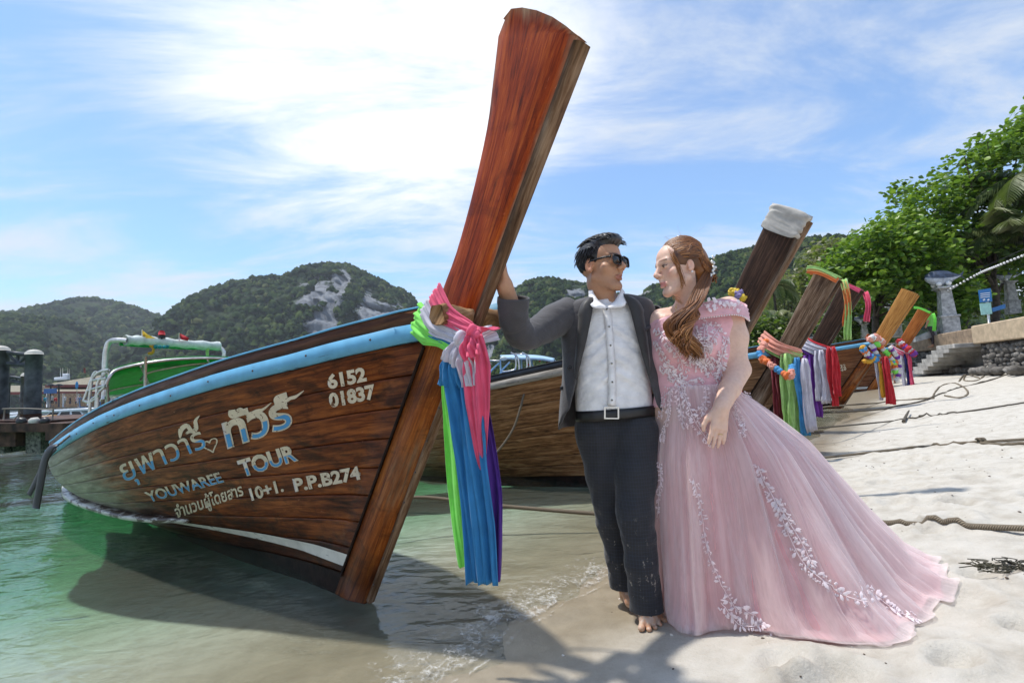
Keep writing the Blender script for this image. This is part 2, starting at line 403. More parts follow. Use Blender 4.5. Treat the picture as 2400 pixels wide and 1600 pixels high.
def simple(name, base, rough=0.6, metal=0.0, var=0.12, scale=8.0, bump=0.0, bscale=60, **kw):
    n = NT(name); c = n.coords('pos'); f = n.noise(c, scale, 5)
    lo = tuple(max(0, v*(1-var*1.6)) for v in base); hi = tuple(min(1, v*(1+var*1.6)) for v in base)
    n.set(base=n.ramp(f, [(0.3, lo), (0.7, hi)]), rough=rough, metal=metal, **kw)
    if bump: n.bump(n.noise(c, bscale, 4), bump, 0.004)
    return n.m
def wood(name, dark, mid, light, rough=0.45, coat=0.0, wearc=(0.30, 0.27, 0.22), stain=0.5, scratch=0.0, grain=1.0, coords='uv', grime=0.0):
    n = NT(name); c = n.coords(coords); rnd = n.rand()
    off = n.N.new('ShaderNodeVectorMath'); off.operation = 'ADD'; n.L.new(c, off.inputs[0])
    cmb = n.N.new('ShaderNodeCombineXYZ'); n.L.new(n.math('MULTIPLY', rnd, 37.0), cmb.inputs[0]); n.L.new(n.math('MULTIPLY', rnd, 11.0), cmb.inputs[1]); n.L.new(cmb.outputs[0], off.inputs[1])
    def stretch(sc):
        mp = n.N.new('ShaderNodeMapping'); mp.inputs['Scale'].default_value = sc; n.L.new(off.outputs[0], mp.inputs[0]); return mp.outputs[0]
    g1 = n.noise(stretch((3.0, 34, 34)), 1.0, 7, 0.62, 0.7)
    g2 = n.noise(stretch((11, 150, 150)), 1.0, 4, 0.6, 0.2)
    bl = n.noise(stretch((1.6, 4.5, 4.5)), 1.0, 5, 0.6, 0.4)
    g = n.math('ADD', n.math('MULTIPLY', g1, 0.6), n.math('ADD', n.math('MULTIPLY', g2, 0.22), n.math('MULTIPLY', bl, 0.28)))
    col = n.ramp(g, [(0.42, dark), (0.54, mid), (0.67, light)])
    st = n.maprange(n.noise(stretch((2.3, 9, 9)), 1.0, 6, 0.68, 0.8), 0.54, 0.74)
    col = n.mix(n.math('MULTIPLY', st, stain), col, tuple(v*0.22 for v in dark))
    if scratch:
        sc = n.maprange(n.noise(stretch((5, 26, 26)), 1.4, 8, 0.75, 0.5), 0.645, 0.69)
        col = n.mix(n.math('MULTIPLY', sc, scratch), col, tuple(min(1, v*1.5+0.12) for v in light))
    if grime:
        big = n.noise(n.coords('pos', (1.2, 1.2, 2.6)), 2.6, 6, 0.7, 0.7); col = n.mix(n.maprange(big, 0.50, 0.66, 0, 0.72*grime), col, tuple(v*0.30 for v in dark)); zz = n.sep(n.coords('pos'), 2)
        low = n.math('ADD', n.maprange(zz, 0.62, 0.12, 0, 0.75), n.math('MULTIPLY', n.math('SUBTRACT', big, 0.5), 1.4)); col = n.mix(n.maprange(low, 0.30, 0.75, 0, 0.85*grime), col, (0.018, 0.008, 0.005))
        drip = n.noise(n.coords('pos', (16, 16, 0.9)), 1.0, 5, 0.7); col = n.mix(n.maprange(drip, 0.60, 0.72, 0, 0.5*grime), col, tuple(v*0.5 for v in dark))
    w = n.attr('wear'); wn = n.noise(stretch((2.5, 14, 14)), 1.0, 6, 0.65)
    wf = n.maprange(n.math('ADD', w, n.math('MULTIPLY', n.math('SUBTRACT', wn, 0.5), 0.9)), 0.25, 0.95)
    wcol = n.ramp(wn, [(0.3, tuple(v*0.5 for v in wearc)), (0.55, wearc), (0.75, tuple(min(1, v*1.7) for v in wearc))])
    col = n.mix(wf, col, wcol)
    n.set(base=col, rough=n.maprange(g, 0.35, 0.7, rough+0.12, rough-0.06), coat=0.0, spec=0.16)
    h = n.math('ADD', n.math('MULTIPLY', g1, 0.7), n.math('MULTIPLY', g2, 0.3))
    n.bump(h, 0.35*grain, 0.006); return n.m
def fabric(name, base, rough=0.75, weave=500, var=0.06, transl=0.25):
    n = NT(name); c = n.coords('pos'); f = n.noise(c, 14, 4)
    lo = tuple(max(0, v*(1-var*2)) for v in base); hi = tuple(min(1, v*(1+var*2)) for v in base)
    col = n.ramp(f, [(0.3, lo), (0.7, hi)]); n.set(base=col, rough=rough, sheen=0.15)
    n.bump(n.noise(c, weave, 2), 0.15, 0.001)
    if transl:
        tr = n.N.new('ShaderNodeBsdfTranslucent'); n.L.new(col, tr.inputs[0]); mx = n.N.new('ShaderNodeMixShader'); mx.inputs[0].default_value = transl
        n.L.new(n.b.outputs[0], mx.inputs[1]); n.L.new(tr.outputs[0], mx.inputs[2]); n.L.new(mx.outputs[0], n.out.inputs[0])
    return n.m
def leafmat(name, cols, rough=0.42, transl=0.35):
    n = NT(name); rnd = n.attr('shade'); c = n.coords('pos'); f = n.math('ADD', n.math('MULTIPLY', n.noise(c, 0.8, 3), 0.45), n.math('MULTIPLY', rnd, 0.65))
    k = len(cols); col = n.ramp(f, [(0.22+0.6*i/(k-1), q) for i, q in enumerate(cols)]); n.set(base=col, rough=rough, spec=0.5)
    tr = n.N.new('ShaderNodeBsdfTranslucent'); n.L.new(n.mix(0.5, col, (0.25, 0.42, 0.03)), tr.inputs[0]); mx = n.N.new('ShaderNodeMixShader'); mx.inputs[0].default_value = transl
    n.L.new(n.b.outputs[0], mx.inputs[1]); n.L.new(tr.outputs[0], mx.inputs[2]); n.L.new(mx.outputs[0], n.out.inputs[0]); return n.m

MAT = {}
MAT['hull'] = wood('hull_wood', (0.018, 0.004, 0.0015), (0.125, 0.027, 0.005), (0.285, 0.078, 0.014), 0.46, 0.06, (0.27, 0.25, 0.20), 0.85, 0.6, grime=0.85)
MAT['stem'] = wood('stem_wood', (0.060, 0.012, 0.003), (0.220, 0.052, 0.007), (0.400, 0.122, 0.020), 0.44, 0.06, (0.30, 0.20, 0.11), 0.8, 0.7, grime=0.7)
MAT['prow'] = wood('prow_wood', (0.070, 0.010, 0.002), (0.29, 0.038, 0.004), (0.48, 0.095, 0.011), 0.42, 0.08, (0.40, 0.29, 0.18), 0.85, 0.65, grime=0.45)
MAT['greywood'] = wood('weathered_wood', (0.085, 0.055, 0.034), (0.24, 0.17, 0.11), (0.42, 0.33, 0.23), 0.75, 0, (0.45, 0.40, 0.32), 0.5, 0.2)
MAT['stripwood'] = wood('strip_wood', (0.05, 0.026, 0.014), (0.155, 0.085, 0.045), (0.30, 0.20, 0.125), 0.7, 0, (0.30, 0.24, 0.18), 0.7, 0.5)
MAT['chunk'] = wood('rotten_wood', (0.10, 0.05, 0.022), (0.30, 0.17, 0.08), (0.46, 0.31, 0.18), 0.85, 0, (0.45, 0.36, 0.25), 0.7, 0.3, 2.5)
MAT['capwood'] = wood('cap_wood', (0.030, 0.012, 0.007), (0.085, 0.030, 0.013), (0.150, 0.060, 0.026), 0.5, 0.1, (0.25, 0.20, 0.15), 0.5, 0.2)
MAT['hull2'] = wood('old_hull_wood', (0.045, 0.020, 0.010), (0.235, 0.112, 0.048), (0.420, 0.235, 0.115), 0.6, 0.0, (0.34, 0.27, 0.20), 0.8, 0.5)
MAT['hull5'] = wood('brown_hull_wood', (0.06, 0.022, 0.010), (0.170, 0.062, 0.024), (0.28, 0.12, 0.05), 0.5, 0.1, (0.30, 0.25, 0.2), 0.6, 0.3)
MAT['prowdark'] = wood('dark_prow_wood', (0.016, 0.009, 0.006), (0.045, 0.023, 0.014), (0.100, 0.052, 0.030), 0.5, 0.05, (0.3, 0.26, 0.22), 0.5, 0.25)
MAT['prowgrey'] = wood('grey_prow_wood', (0.040, 0.020, 0.011), (0.135, 0.078, 0.045), (0.30, 0.205, 0.135), 0.65, 0.0, (0.34, 0.28, 0.22), 0.8, 0.4)
MAT['prowgold'] = wood('golden_prow_wood', (0.22, 0.085, 0.020), (0.43, 0.190, 0.045), (0.56, 0.28, 0.08), 0.42, 0.2, (0.45, 0.3, 0.16), 0.25, 0.2)
MAT['proworange'] = wood('orange_prow_wood', (0.16, 0.040, 0.010), (0.36, 0.105, 0.020), (0.48, 0.17, 0.04), 0.42, 0.2, (0.42, 0.28, 0.16), 0.4, 0.3)
def painted(name, base, chipc=(0.02, 0.015, 0.012), amt=0.64, rough=0.5, sc=(2.2, 30, 30), coords='uv'):
    n = NT(name); c = n.coords(coords); mp = n.N.new('ShaderNodeMapping'); mp.inputs['Scale'].default_value = sc; n.L.new(c, mp.inputs[0])
    ch = n.maprange(n.noise(mp.outputs[0], 1.0, 8, 0.7, 0.4), amt, amt+0.035)
    v = n.noise(n.coords('pos'), 9, 5); col = n.ramp(v, [(0.3, tuple(q*0.82 for q in base)), (0.7, tuple(min(1, q*1.14) for q in base))])
    n.set(base=n.mix(ch, col, chipc), rough=rough); n.bump(n.math('SUBTRACT', 1.0, ch), 0.35, 0.003); return n.m
MAT['blue'] = painted('blue_paint', (0.115, 0.36, 0.56), amt=0.605)
MAT['white_stripe'] = painted('white_stripe_paint', (0.66, 0.62, 0.53), (0.05, 0.025, 0.015), 0.60, 0.5, (5, 22, 22))
MAT['tar'] = simple('tarred_bottom', (0.016, 0.008, 0.006), 0.6, var=0.5, scale=14, bump=0.4, bscale=40, spec=0.15)
MAT['cream'] = painted('cream_lettering', (0.62, 0.53, 0.40), (0.12, 0.045, 0.018), 0.585, 0.55, (34, 34, 34), 'pos')
MAT['creamworn'] = painted('worn_cream_lettering', (0.55, 0.48, 0.37), (0.10, 0.045, 0.02), 0.595, 0.6, (26, 26, 26), 'pos')
MAT['sblue'] = painted('blue_lettering', (0.045, 0.26, 0.56), (0.40, 0.30, 0.20), 0.65, 0.5, (36, 36, 36), 'pos')
MAT['iron'] = simple('iron', (0.10, 0.08, 0.07), 0.5, 0.6)
MAT['rubber'] = simple('black_rubber', (0.018, 0.018, 0.020), 0.42, var=0.3, bump=0.3, bscale=90)
MAT['steel'] = simple('steel_tube', (0.62, 0.60, 0.57), 0.32, 0.75, var=0.15, scale=18)
MAT['rope'] = NT('rope').m
def mk_rope(name, base):
    n = NT(name); u = n.coords('uv', (60, 3, 1)); w = n.N.new('ShaderNodeTexWave'); w.bands_direction = 'DIAGONAL'; n.L.new(u, w.inputs['Vector']); w.inputs['Scale'].default_value = 0.9; w.inputs['Distortion'].default_value = 0.4
    v = n.noise(n.coords('pos'), 30, 4); col = n.mix(n.math('MULTIPLY', w.outputs['Fac'], 0.75), tuple(q*0.30 for q in base), base)
    n.set(base=n.mix(n.maprange(v, 0.4, 0.75), col, tuple(q*0.6 for q in base)), rough=0.9); n.bump(w.outputs['Fac'], 0.9, 0.006); return n.m
MAT['rope'] = mk_rope('rope_fibre', (0.36, 0.29, 0.20)); MAT['ropedark'] = mk_rope('dark_rope_fibre', (0.19, 0.16, 0.12))
MAT['concrete'] = simple('concrete', (0.40, 0.385, 0.355), 0.85, var=0.28, scale=3, bump=0.4, bscale=30)
MAT['graystone'] = simple('grey_stone', (0.42, 0.41, 0.39), 0.8, var=0.3, scale=7, bump=0.5, bscale=24)
for nm, c in dict(pink=(0.86, 0.115, 0.225), white=(0.68, 0.65, 0.72), green=(0.27, 0.86, 0.12), azure=(0.028, 0.23, 0.50), purple=(0.105, 0.030, 0.30), red=(0.62, 0.022, 0.035), navy=(0.020, 0.024, 0.16), lilac=(0.30, 0.24, 0.48), orange=(0.86, 0.22, 0.05), salmon=(0.84, 0.38, 0.28), lime=(0.46, 0.72, 0.24), yellow=(0.86, 0.62, 0.06), teal=(0.02, 0.30, 0.34), maroon=(0.28, 0.035, 0.05), cloudwhite=(0.78, 0.77, 0.75), gold=(0.8, 0.42, 0.03), violet=(0.22, 0.05, 0.40), skyblue=(0.07, 0.34, 0.66)).items():
    MAT['f_'+nm] = fabric(nm+'_cloth', c)
# ------------------------------------------------------------------ ground, water, hills
SH0 = np.array([0.05, 2.6]); SHM = np.array([0.78, -0.62]); SHT = np.array([0.62, 0.78])
WALL_A = np.array([15.3, 13.0]); WALL_B = np.array([20.6, 27.5]); WALL_D = (WALL_B-WALL_A)/np.linalg.norm(WALL_B-WALL_A); WALL_N = np.array([WALL_D[1], -WALL_D[0]])   # normal points inland
def shore_d(x, y):
    x = np.asarray(x, float); y = np.asarray(y, float)
    d = (x-SH0[0])*SHM[0]+(y-SH0[1])*SHM[1]
    return d
def ground_base(x, y):
    d = shore_d(x, y); p = np.stack([np.asarray(x, float)+0*d, np.asarray(y, float)+0*d, 0*d], -1)
    d = d+0.16*fbm(p*0.75+3.3, 3)*smooth(-4, 0.5, d)
    b = 0.045*d+0.14*np.logaddexp(0, (d-0.9)*4)/4
    dd = -d; s = -(0.055*dd+0.10*np.logaddexp(0, (dd-1.0)*3)/3)
    z = np.where(d > 0, b, np.maximum(s, -1.05-0.04*np.maximum(dd-14, 0)))
    dw = -((np.asarray(x)-WALL_A[0])*WALL_N[0]+(np.asarray(y)-WALL_A[1])*WALL_N[1])
    wz = 0.80-0.13*np.maximum(dw, 0)
    z = np.where(d > -6, np.maximum(z, np.minimum(wz, 0.8)), z)
    z = np.minimum(z, 1.2)
    return z
FOOT = []
for _ in range(260):
    a = random.uniform(-0.5, 14); b = 1.05+abs(random.gauss(0, 1.6)); p = SH0+SHT*a+SHM*b
    FOOT.append((p[0], p[1], random.uniform(0.05, 0.10), random.uniform(0.7, 1.7), random.uniform(0, PI), random.uniform(0.018, 0.045)))
def ground_z(x, y):
    x = np.asarray(x, float); y = np.asarray(y, float); z = ground_base(x, y); d = shore_d(x, y)
    p = np.stack([x, y, 0*x], -1); dry = smooth(0.5, 1.6, d)
    z = z+dry*(0.030*fbm(p*2.3, 4)+0.014*fbm(p*8.0+5, 3)+0.008*fbm(p*21+2, 2))+(1-dry)*0.006*fbm(p*5+9, 3)
    near = (x > -2) & (x < 14) & (y > 0.2) & (y < 16)
    if np.any(near):
        xx = x[near]; yy = y[near]; zz = np.zeros_like(xx)
        for fx, fy, r, e, an, dp in FOOT:
            u = (xx-fx)*math.cos(an)+(yy-fy)*math.sin(an); v = -(xx-fx)*math.sin(an)+(yy-fy)*math.cos(an); q = np.sqrt((u/(r*e))**2+(v/r)**2)
            m = q < 2.2
            zz[m] += -dp*np.exp(-(q[m]*1.3)**4)+dp*0.55*np.exp(-((q[m]-1.35)/0.35)**2)
        z = z.copy(); z[near] += zz
    return z
def stretch_axis(c0, c1, step, lo, hi, g=1.12):
    a = list(np.arange(c0, c1, step)); s = step; v = a[-1]
    while v < hi: s *= g; v += s; a.append(v)
    s = step; v = c0; b = []
    while v > lo: s *= g; v -= s; b.append(v)
    return np.array(b[::-1]+a)
def build_ground():
    xs = stretch_axis(-1.6, 4.2, 0.024, -5000, 5000, 1.085); ys = stretch_axis(1.3, 4.6, 0.022, -400, 9000, 1.075)
    X, Y = np.meshgrid(xs, ys, indexing='ij'); Z = ground_z(X, Y)
    P = np.stack([X, Y, Z], -1); wet = smooth(-2.2, -0.4, shore_d(X, Y))*1.0; wet = wet*(1-smooth(0.28, 0.95, shore_d(X, Y)+0.30*fbm(np.stack([X*1.1, Y*1.1, 0*X], -1), 4)))
    nx, ny = X.shape; a = (np.arange(nx-1)[:, None]*ny+np.arange(ny-1)[None, :]).ravel()
    F = np.stack([a, a+ny, a+ny+1, a+1], 1)
    o = mesh_np('beach', P.reshape(-1, 3), F, MAT['sand'])
    at_ = o.data.attributes.new('wet', 'FLOAT', 'POINT'); at_.data.foreach_set('value', wet.ravel().astype(np.float32))
    tag(o, kind='structure'); return o
def mk_sand():
    n = NT('sand'); c = n.coords('pos'); w = n.attr('wet')
    g = n.noise(c, 900, 2, 0.6); m = n.noise(c, 7, 6, 0.6); l = n.noise(c, 0.9, 4)
    dry = n.ramp(m, [(0.30, (0.44, 0.40, 0.335)), (0.52, (0.57, 0.535, 0.468)), (0.75, (0.64, 0.605, 0.54))])
    dry = n.mix(n.maprange(g, 0.35, 0.62, 0.30, 0.0), dry, (0.20, 0.16, 0.11))
    spots = n.maprange(n.voro(c, 26), 0.045, 0.075, 1.0, 0.0); keep = n.maprange(n.noise(c, 3.1, 3), 0.55, 0.62)
    dry = n.mix(n.math('MULTIPLY', spots, n.math('MULTIPLY', keep, 0.6)), dry, (0.13, 0.09, 0.06))
    wetc = n.ramp(m, [(0.3, (0.215, 0.178, 0.122)), (0.7, (0.305, 0.255, 0.178))])
    col = n.mix(w, dry, wetc)
    n.set(base=col, rough=n.maprange(w, 0.2, 1.0, 0.92, 0.30), spec=0.4)
    h = n.math('ADD', n.math('MULTIPLY', n.noise(c, 55, 5, 0.65), 0.7), n.math('MULTIPLY', g, 0.15)); hh = n.math('MULTIPLY', h, n.maprange(w, 0.0, 1.0, 1.0, 0.16))
    n.bump(hh, 0.75, 0.016); return n.m
def mk_water():
    n = NT('sea_water'); c = n.coords('pos'); N, L = n.N, n.L
    h = n.math('ADD', n.math('MULTIPLY', n.noise(n.coords('pos', (1.0, 1.9, 1)), 2.6, 3, 0.5, 0.6), 0.8), n.math('MULTIPLY', n.noise(n.coords('pos', (1, 1.5, 1)), 10, 3, 0.5, 0.3), 0.22))
    bm = N.new('ShaderNodeBump'); bm.inputs['Strength'].default_value = 0.55; bm.inputs['Distance'].default_value = 0.045; L.new(h, bm.inputs['Height'])
    fr = N.new('ShaderNodeFresnel'); fr.inputs['IOR'].default_value = 1.33; L.new(bm.outputs[0], fr.inputs['Normal'])
    gl = N.new('ShaderNodeBsdfGlossy'); gl.inputs['Roughness'].default_value = 0.03; L.new(bm.outputs[0], gl.inputs['Normal'])
    tr = N.new('ShaderNodeBsdfTransparent'); tr.inputs[0].default_value = (0.97, 0.985, 0.975, 1)
    mx = N.new('ShaderNodeMixShader'); L.new(fr.outputs[0], mx.inputs[0]); L.new(gl.outputs[0], mx.inputs[2]); df = N.new('ShaderNodeBsdfDiffuse'); df.inputs[0].default_value = (0.46, 0.48, 0.38, 1); md = N.new('ShaderNodeMixShader'); md.inputs[0].default_value = 0.09; L.new(tr.outputs[0], md.inputs[1]); L.new(df.outputs[0], md.inputs[2]); L.new(md.outputs[0], mx.inputs[1]); L.new(mx.outputs[0], n.out.inputs['Surface'])
    ab = N.new('ShaderNodeVolumeAbsorption'); ab.inputs['Color'].default_value = (0.46, 0.80, 0.64, 1); ab.inputs['Density'].default_value = 0.85
    L.new(ab.outputs[0], n.out.inputs['Volume']); return n.m
def build_water():
    xs = stretch_axis(-4.0, 2.5, 0.05, -5000, 4000, 1.10); ys = stretch_axis(1.0, 7.0, 0.05, -300, 9000, 1.09)
    X, Y = np.meshgrid(xs, ys, indexing='ij'); d = -shore_d(X, Y); p = np.stack([X, Y, 0*X], -1)
    amp = smooth(-0.3, 3.0, d); far = 1-smooth(12, 45, np.hypot(X, Y))
    Z = 0.004+far*(0.006+0.018*amp)*fbm(p*np.array([0.9, 1.5, 1])+1.7, 3)+far*0.004*fbm(p*4.3, 2)
    nx, ny = X.shape; P = np.stack([X, Y, Z], -1).reshape(-1, 3)
    a = (np.arange(nx-1)[:, None]*ny+np.arange(ny-1)[None, :]).ravel(); F = [tuple(q) for q in np.stack([a, a+ny, a+ny+1, a+1], 1)]
    ring = [i*ny for i in range(nx)]+[(nx-1)*ny+j for j in range(1, ny)]+[i*ny+ny-1 for i in range(nx-2, -1, -1)]+[j for j in range(ny-2, 0, -1)]
    b = len(P); low = P[ring].copy(); low[:, 2] = -7.0; V = np.vstack([P, low]); m = len(ring)
    F += [(ring[(i+1) % m], ring[i], b+i, b+(i+1) % m) for i in range(m)]; F.append(tuple(b+i for i in range(m)))
    me = bpy.data.meshes.new('sea'); me.from_pydata(V.tolist(), [], F); me.polygons.foreach_set('use_smooth', [True]*len(F)); me.materials.append(MAT['water']); me.update()
    o = link(bpy.data.objects.new('sea', me)); tag(o, kind='structure')
MAT['sand'] = mk_sand(); MAT['water'] = mk_water()
BEACH = build_ground(); build_water()

def build_foam():
    A = np.linspace(-2.2, 7.5, 330); D = np.linspace(-1.5, 0.30, 110); AA, DD = np.meshgrid(A, D, indexing='ij')
    front = 0.10+0.10*fbm(np.stack([A*1.3, 0*A, 0*A+4], -1), 3)+0.05*fbm(np.stack([A*5, 0*A, 0*A+8], -1), 3)
    X = SH0[0]+SHT[0]*AA+SHM[0]*DD; Y = SH0[1]+SHT[1]*AA+SHM[1]*DD
    Z = np.maximum(ground_z(X, Y), 0.010)+0.007+0.004*fbm(np.stack([X*14, Y*14, 0*X], -1), 2)
    q = DD-front[:, None]
    dens = np.exp(-(q/0.03)**2)*0.75                                   # lacy rim of the swash
    body = smooth(-0.95, -0.12, q)*(1-smooth(-0.05, 0.0, q))
    lane = np.exp(-((AA-0.20)/1.05)**2)*1.15+0.55*np.exp(-((AA+1.0)/0.5)**2)+0.50*np.exp(-((AA-2.9)/1.0)**2)+0.45*np.exp(-((AA-5.5)/0.8)**2)
    dens = np.maximum(dens, body*np.clip(lane, 0, 1)*0.72)*(1-smooth(0.0, 0.03, q))
    mb = MB(); add_grid(mb, np.stack([X, Y, Z], -1), att=dens)
    n = NT('sea_foam'); c = n.coords('pos'); a = n.attr('foam')
    v = n.noise(n.coords('pos', (1, 1, 1), (0, 0, R(38))), 30, 7, 0.7, 0.9); v2 = n.noise(c, 8, 4, 0.6, 0.5); lace = n.maprange(n.voro(n.coords('pos', (1, 1, 1)), 34, 'DISTANCE_TO_EDGE'), 0.0, 0.16, 1, 0)
    s = n.math('ADD', n.math('MULTIPLY', v, 0.55), n.math('ADD', n.math('MULTIPLY', v2, 0.35), n.math('MULTIPLY', lace, 0.05)))
    al = n.maprange(n.math('ADD', s, n.math('MULTIPLY', n.math('SUBTRACT', a, 0.5), 0.55)), 0.54, 0.74, 0, 0.70); al = n.math('MULTIPLY', al, n.maprange(a, 0.02, 0.2))
    n.set(base=(0.66, 0.65, 0.61), rough=0.5, alpha=al); n.bump(v, 0.8, 0.01)
    o = mb.build('sea_foam', n.m, attr='foam'); tag(o, 'white foam washing over the wet sand at the waterline', 'foam', kind='stuff')
build_foam()

# hills: real relief at real distance, outline read off against the sky
def mk_hill(name, rockc, g1, g2, scale):
    n = NT(name); c = n.coords('pos'); r = n.attr('rock')
    f = n.noise(c, 0.10/scale, 8, 0.72); v = n.voro(c, 0.105/scale); f2 = n.noise(c, 0.022/scale, 4, 0.6)
    k = n.math('ADD', n.math('MULTIPLY', f, 0.7), n.math('MULTIPLY', f2, 0.5))
    gr = n.ramp(k, [(0.40, g1), (0.58, tuple((a+b)/2 for a, b in zip(g1, g2))), (0.78, g2)])
    gr = n.mix(n.maprange(v, 0.25, 0.95, 0.0, 0.85), gr, tuple(q*0.25 for q in g1))  # gaps between tree crowns darkened, their shade put into the colour
    st = n.noise(n.coords('pos', (1, 1, 0.16)), 0.10/scale, 8, 0.72); rk = n.ramp(st, [(0.3, tuple(q*0.34 for q in rockc)), (0.55, rockc), (0.75, tuple(min(1, q*1.5) for q in rockc))])
    m = n.maprange(n.math('ADD', r, n.math('MULTIPLY', n.math('SUBTRACT', n.noise(c, 0.05/scale, 8, 0.75), 0.5), 2.2)), 0.40, 0.56)
    n.set(base=n.mix(m, gr, rk), rough=0.9, spec=0.1)
    n.bump(n.math('ADD', f, n.math('MULTIPLY', n.math('SUBTRACT', 1.0, v), 0.5)), 0.7, 3.0*scale); return n.m
def hill(name, sil, Y0, base_y, rough, mat, depth=0.35, rocks=(), seed=0, step=3.0, foot=0.25, ntree=5200):
    sil = np.array(sil, float); x0, x1 = sil[0, 0], sil[-1, 0]; cols = np.arange(x0, x1+step, step); crest = np.interp(cols, sil[:, 0], sil[:, 1])
    rows = np.linspace(-0.55, 1.0, 95); V = np.zeros((len(cols), len(rows), 3)); rk = np.zeros((len(cols), len(rows)))
    pc = np.array([at(x, y, Y0) for x, y in zip(cols, crest)])
    for j, v in enumerate(rows):           # v=0 crest, 1 front foot, negative = back slope
        if v >= 0:
            g = v**0.85; yy = Y0*(1-depth*g); fr = 1-v; z = pc[:, 2]*(fr**0.56 if foot < 0.5 else fr)
        else:
            yy = Y0*(1-depth*v); fr = 1+v/0.55; z = pc[:, 2]*np.maximum(fr, 0)
        V[:, j, 0] = pc[:, 0]*(1+(yy-Y0)/Y0*0.55); V[:, j, 1] = yy; V[:, j, 2] = z-2.0*(abs(v) > 0.98)
    S = Y0*0.045; q = V/S
    big = fbm(q*0.35+seed, 4); ridg = 1-abs(fbm(q*np.array([0.9, 0.9, 0.25])+seed*2.1, 4)); cell = fbm(q*2.6+seed, 4)
    fade = smooth(0, 0.18, np.abs(rows))[None, :]*smooth(1.0, 0.75, np.abs(rows))[None, :]
    crown = np.abs(vnoise(q*8.0+seed)); V[..., 1] += (-(ridg-0.7)*S*1.1*rough+big*S*1.3*rough)*fade-cell*S*0.10
    V[..., 2] += big*S*0.5*rough*fade+cell*S*0.10-crown*S*0.10
    for (rx, ry, ra, rb) in rocks:
        for i, cx_ in enumerate(cols):
            if abs(cx_-rx) > 2*ra: continue
            for j in range(len(rows)):
                if rows[j] < -0.05: continue
                px, py = proj(V[i, j]); e = ((px-rx)/ra)**2+((py-ry)/rb)**2; rk[i, j] = max(rk[i, j], math.exp(-e))
    mb = MB(); add_grid(mb, V, att=rk); o = mb.build(name, mat, attr='rock'); tag(o, kind='structure')
    # separate tree crowns all over the slope
    rng = np.random.default_rng(int(seed*10)); jj = np.where(rows > -0.06)[0]; n = ntree; ci = rng.integers(0, len(cols), n*2); cj = jj[rng.integers(0, len(jj), n*2)]; ok = (rk[ci, cj]+0.9*(vnoise(V[ci, cj]/S*1.8)) < 0.34) & (V[ci, cj, 2] > 0.5); C = V[ci, cj][ok][:n]; n = len(C)
    C = C+rng.normal(size=(n, 3))*S*np.array([0.05, 0.05, 0.01]); r = S*rng.uniform(0.07, 0.155, n); th = np.linspace(0, 2*PI, 7, endpoint=False); ph = np.array([0.35, 1.1, 1.9]); T = np.vstack([[(0, 0, 1.0)]]+[[(math.sin(p)*math.cos(a+p), math.sin(p)*math.sin(a+p), math.cos(p)) for a in th] for p in ph])
    V2 = C[:, None, :]+T[None]*r[:, None, None]*(1+0.38*rng.uniform(-1, 1, (n, 22, 1)))*np.array([1, 1, 0.95]); b = (np.arange(n)*22)[:, None]
    F3 = np.vstack([b+np.array([[0, 1+i, 1+(i+1) % 7]]) for i in range(7)]); F4 = np.vstack([b+np.array([[1+k*7+i, 8+k*7+i, 8+k*7+(i+1) % 7, 1+k*7+(i+1) % 7]]) for k in range(2) for i in range(7)])
    me = bpy.data.meshes.new('forest'); me.from_pydata(V2.reshape(-1, 3).tolist(), [], F3.tolist()+F4.tolist()); me.polygons.foreach_set('use_smooth', [True]*len(me.polygons)); a = me.attributes.new('shade', 'FLOAT', 'POINT'); a.data.foreach_set('value', np.repeat(np.clip(rng.normal(0.42, 0.24, n), 0, 1), 22).astype(np.float32)); me.materials.append(MAT['crowns']); fo = link(bpy.data.objects.new('forest', me)); adopt(fo, o); fo['kind'] = 'stuff'
    return o
HG1 = (0.010, 0.020, 0.013); HG2 = (0.050, 0.078, 0.028)
def mk_crowns():
    n = NT('tree_crowns'); s = n.attr('shade'); c = n.coords('pos'); k = n.math('ADD', n.math('MULTIPLY', s, 0.75), n.math('MULTIPLY', n.noise(c, 0.012, 3), 0.35)); n.set(base=n.ramp(k, [(0.25, (0.010, 0.022, 0.012)), (0.5, (0.028, 0.052, 0.018)), (0.72, (0.062, 0.092, 0.026)), (0.92, (0.115, 0.125, 0.050))]), rough=0.95, spec=0.05); n.bump(n.noise(c, 0.6, 5, 0.75), 1.0, 1.2); return n.m
MAT['crowns'] = mk_crowns()
MAT['hillA'] = mk_hill('far_forest', (0.20, 0.20, 0.19), HG1, (0.050, 0.075, 0.026), 1.5); MAT['hillB'] = mk_hill('karst_forest', (0.215, 0.225, 0.24), HG1, HG2, 1.15)
MAT['hillC'] = mk_hill('near_forest', (0.25, 0.25, 0.24), (0.016, 0.036, 0.010), (0.075, 0.125, 0.022), 0.8)
hill('hill', [(-260, 770), (-120, 745), (0, 737), (60, 733), (120, 722), (170, 706), (215, 700), (260, 706), (330, 726), (430, 757), (520, 800), (640, 870)], 1150, 960, 0.8, MAT['hillA'], seed=3.1)
hill('hill', [(-320, 800), (-150, 760), (0, 742), (90, 742), (165, 752), (230, 800), (300, 850), (380, 895), (450, 925), (560, 940)], 720, 955, 1.0, MAT['hillB'], seed=8.8, rocks=((15, 815, 60, 45),))
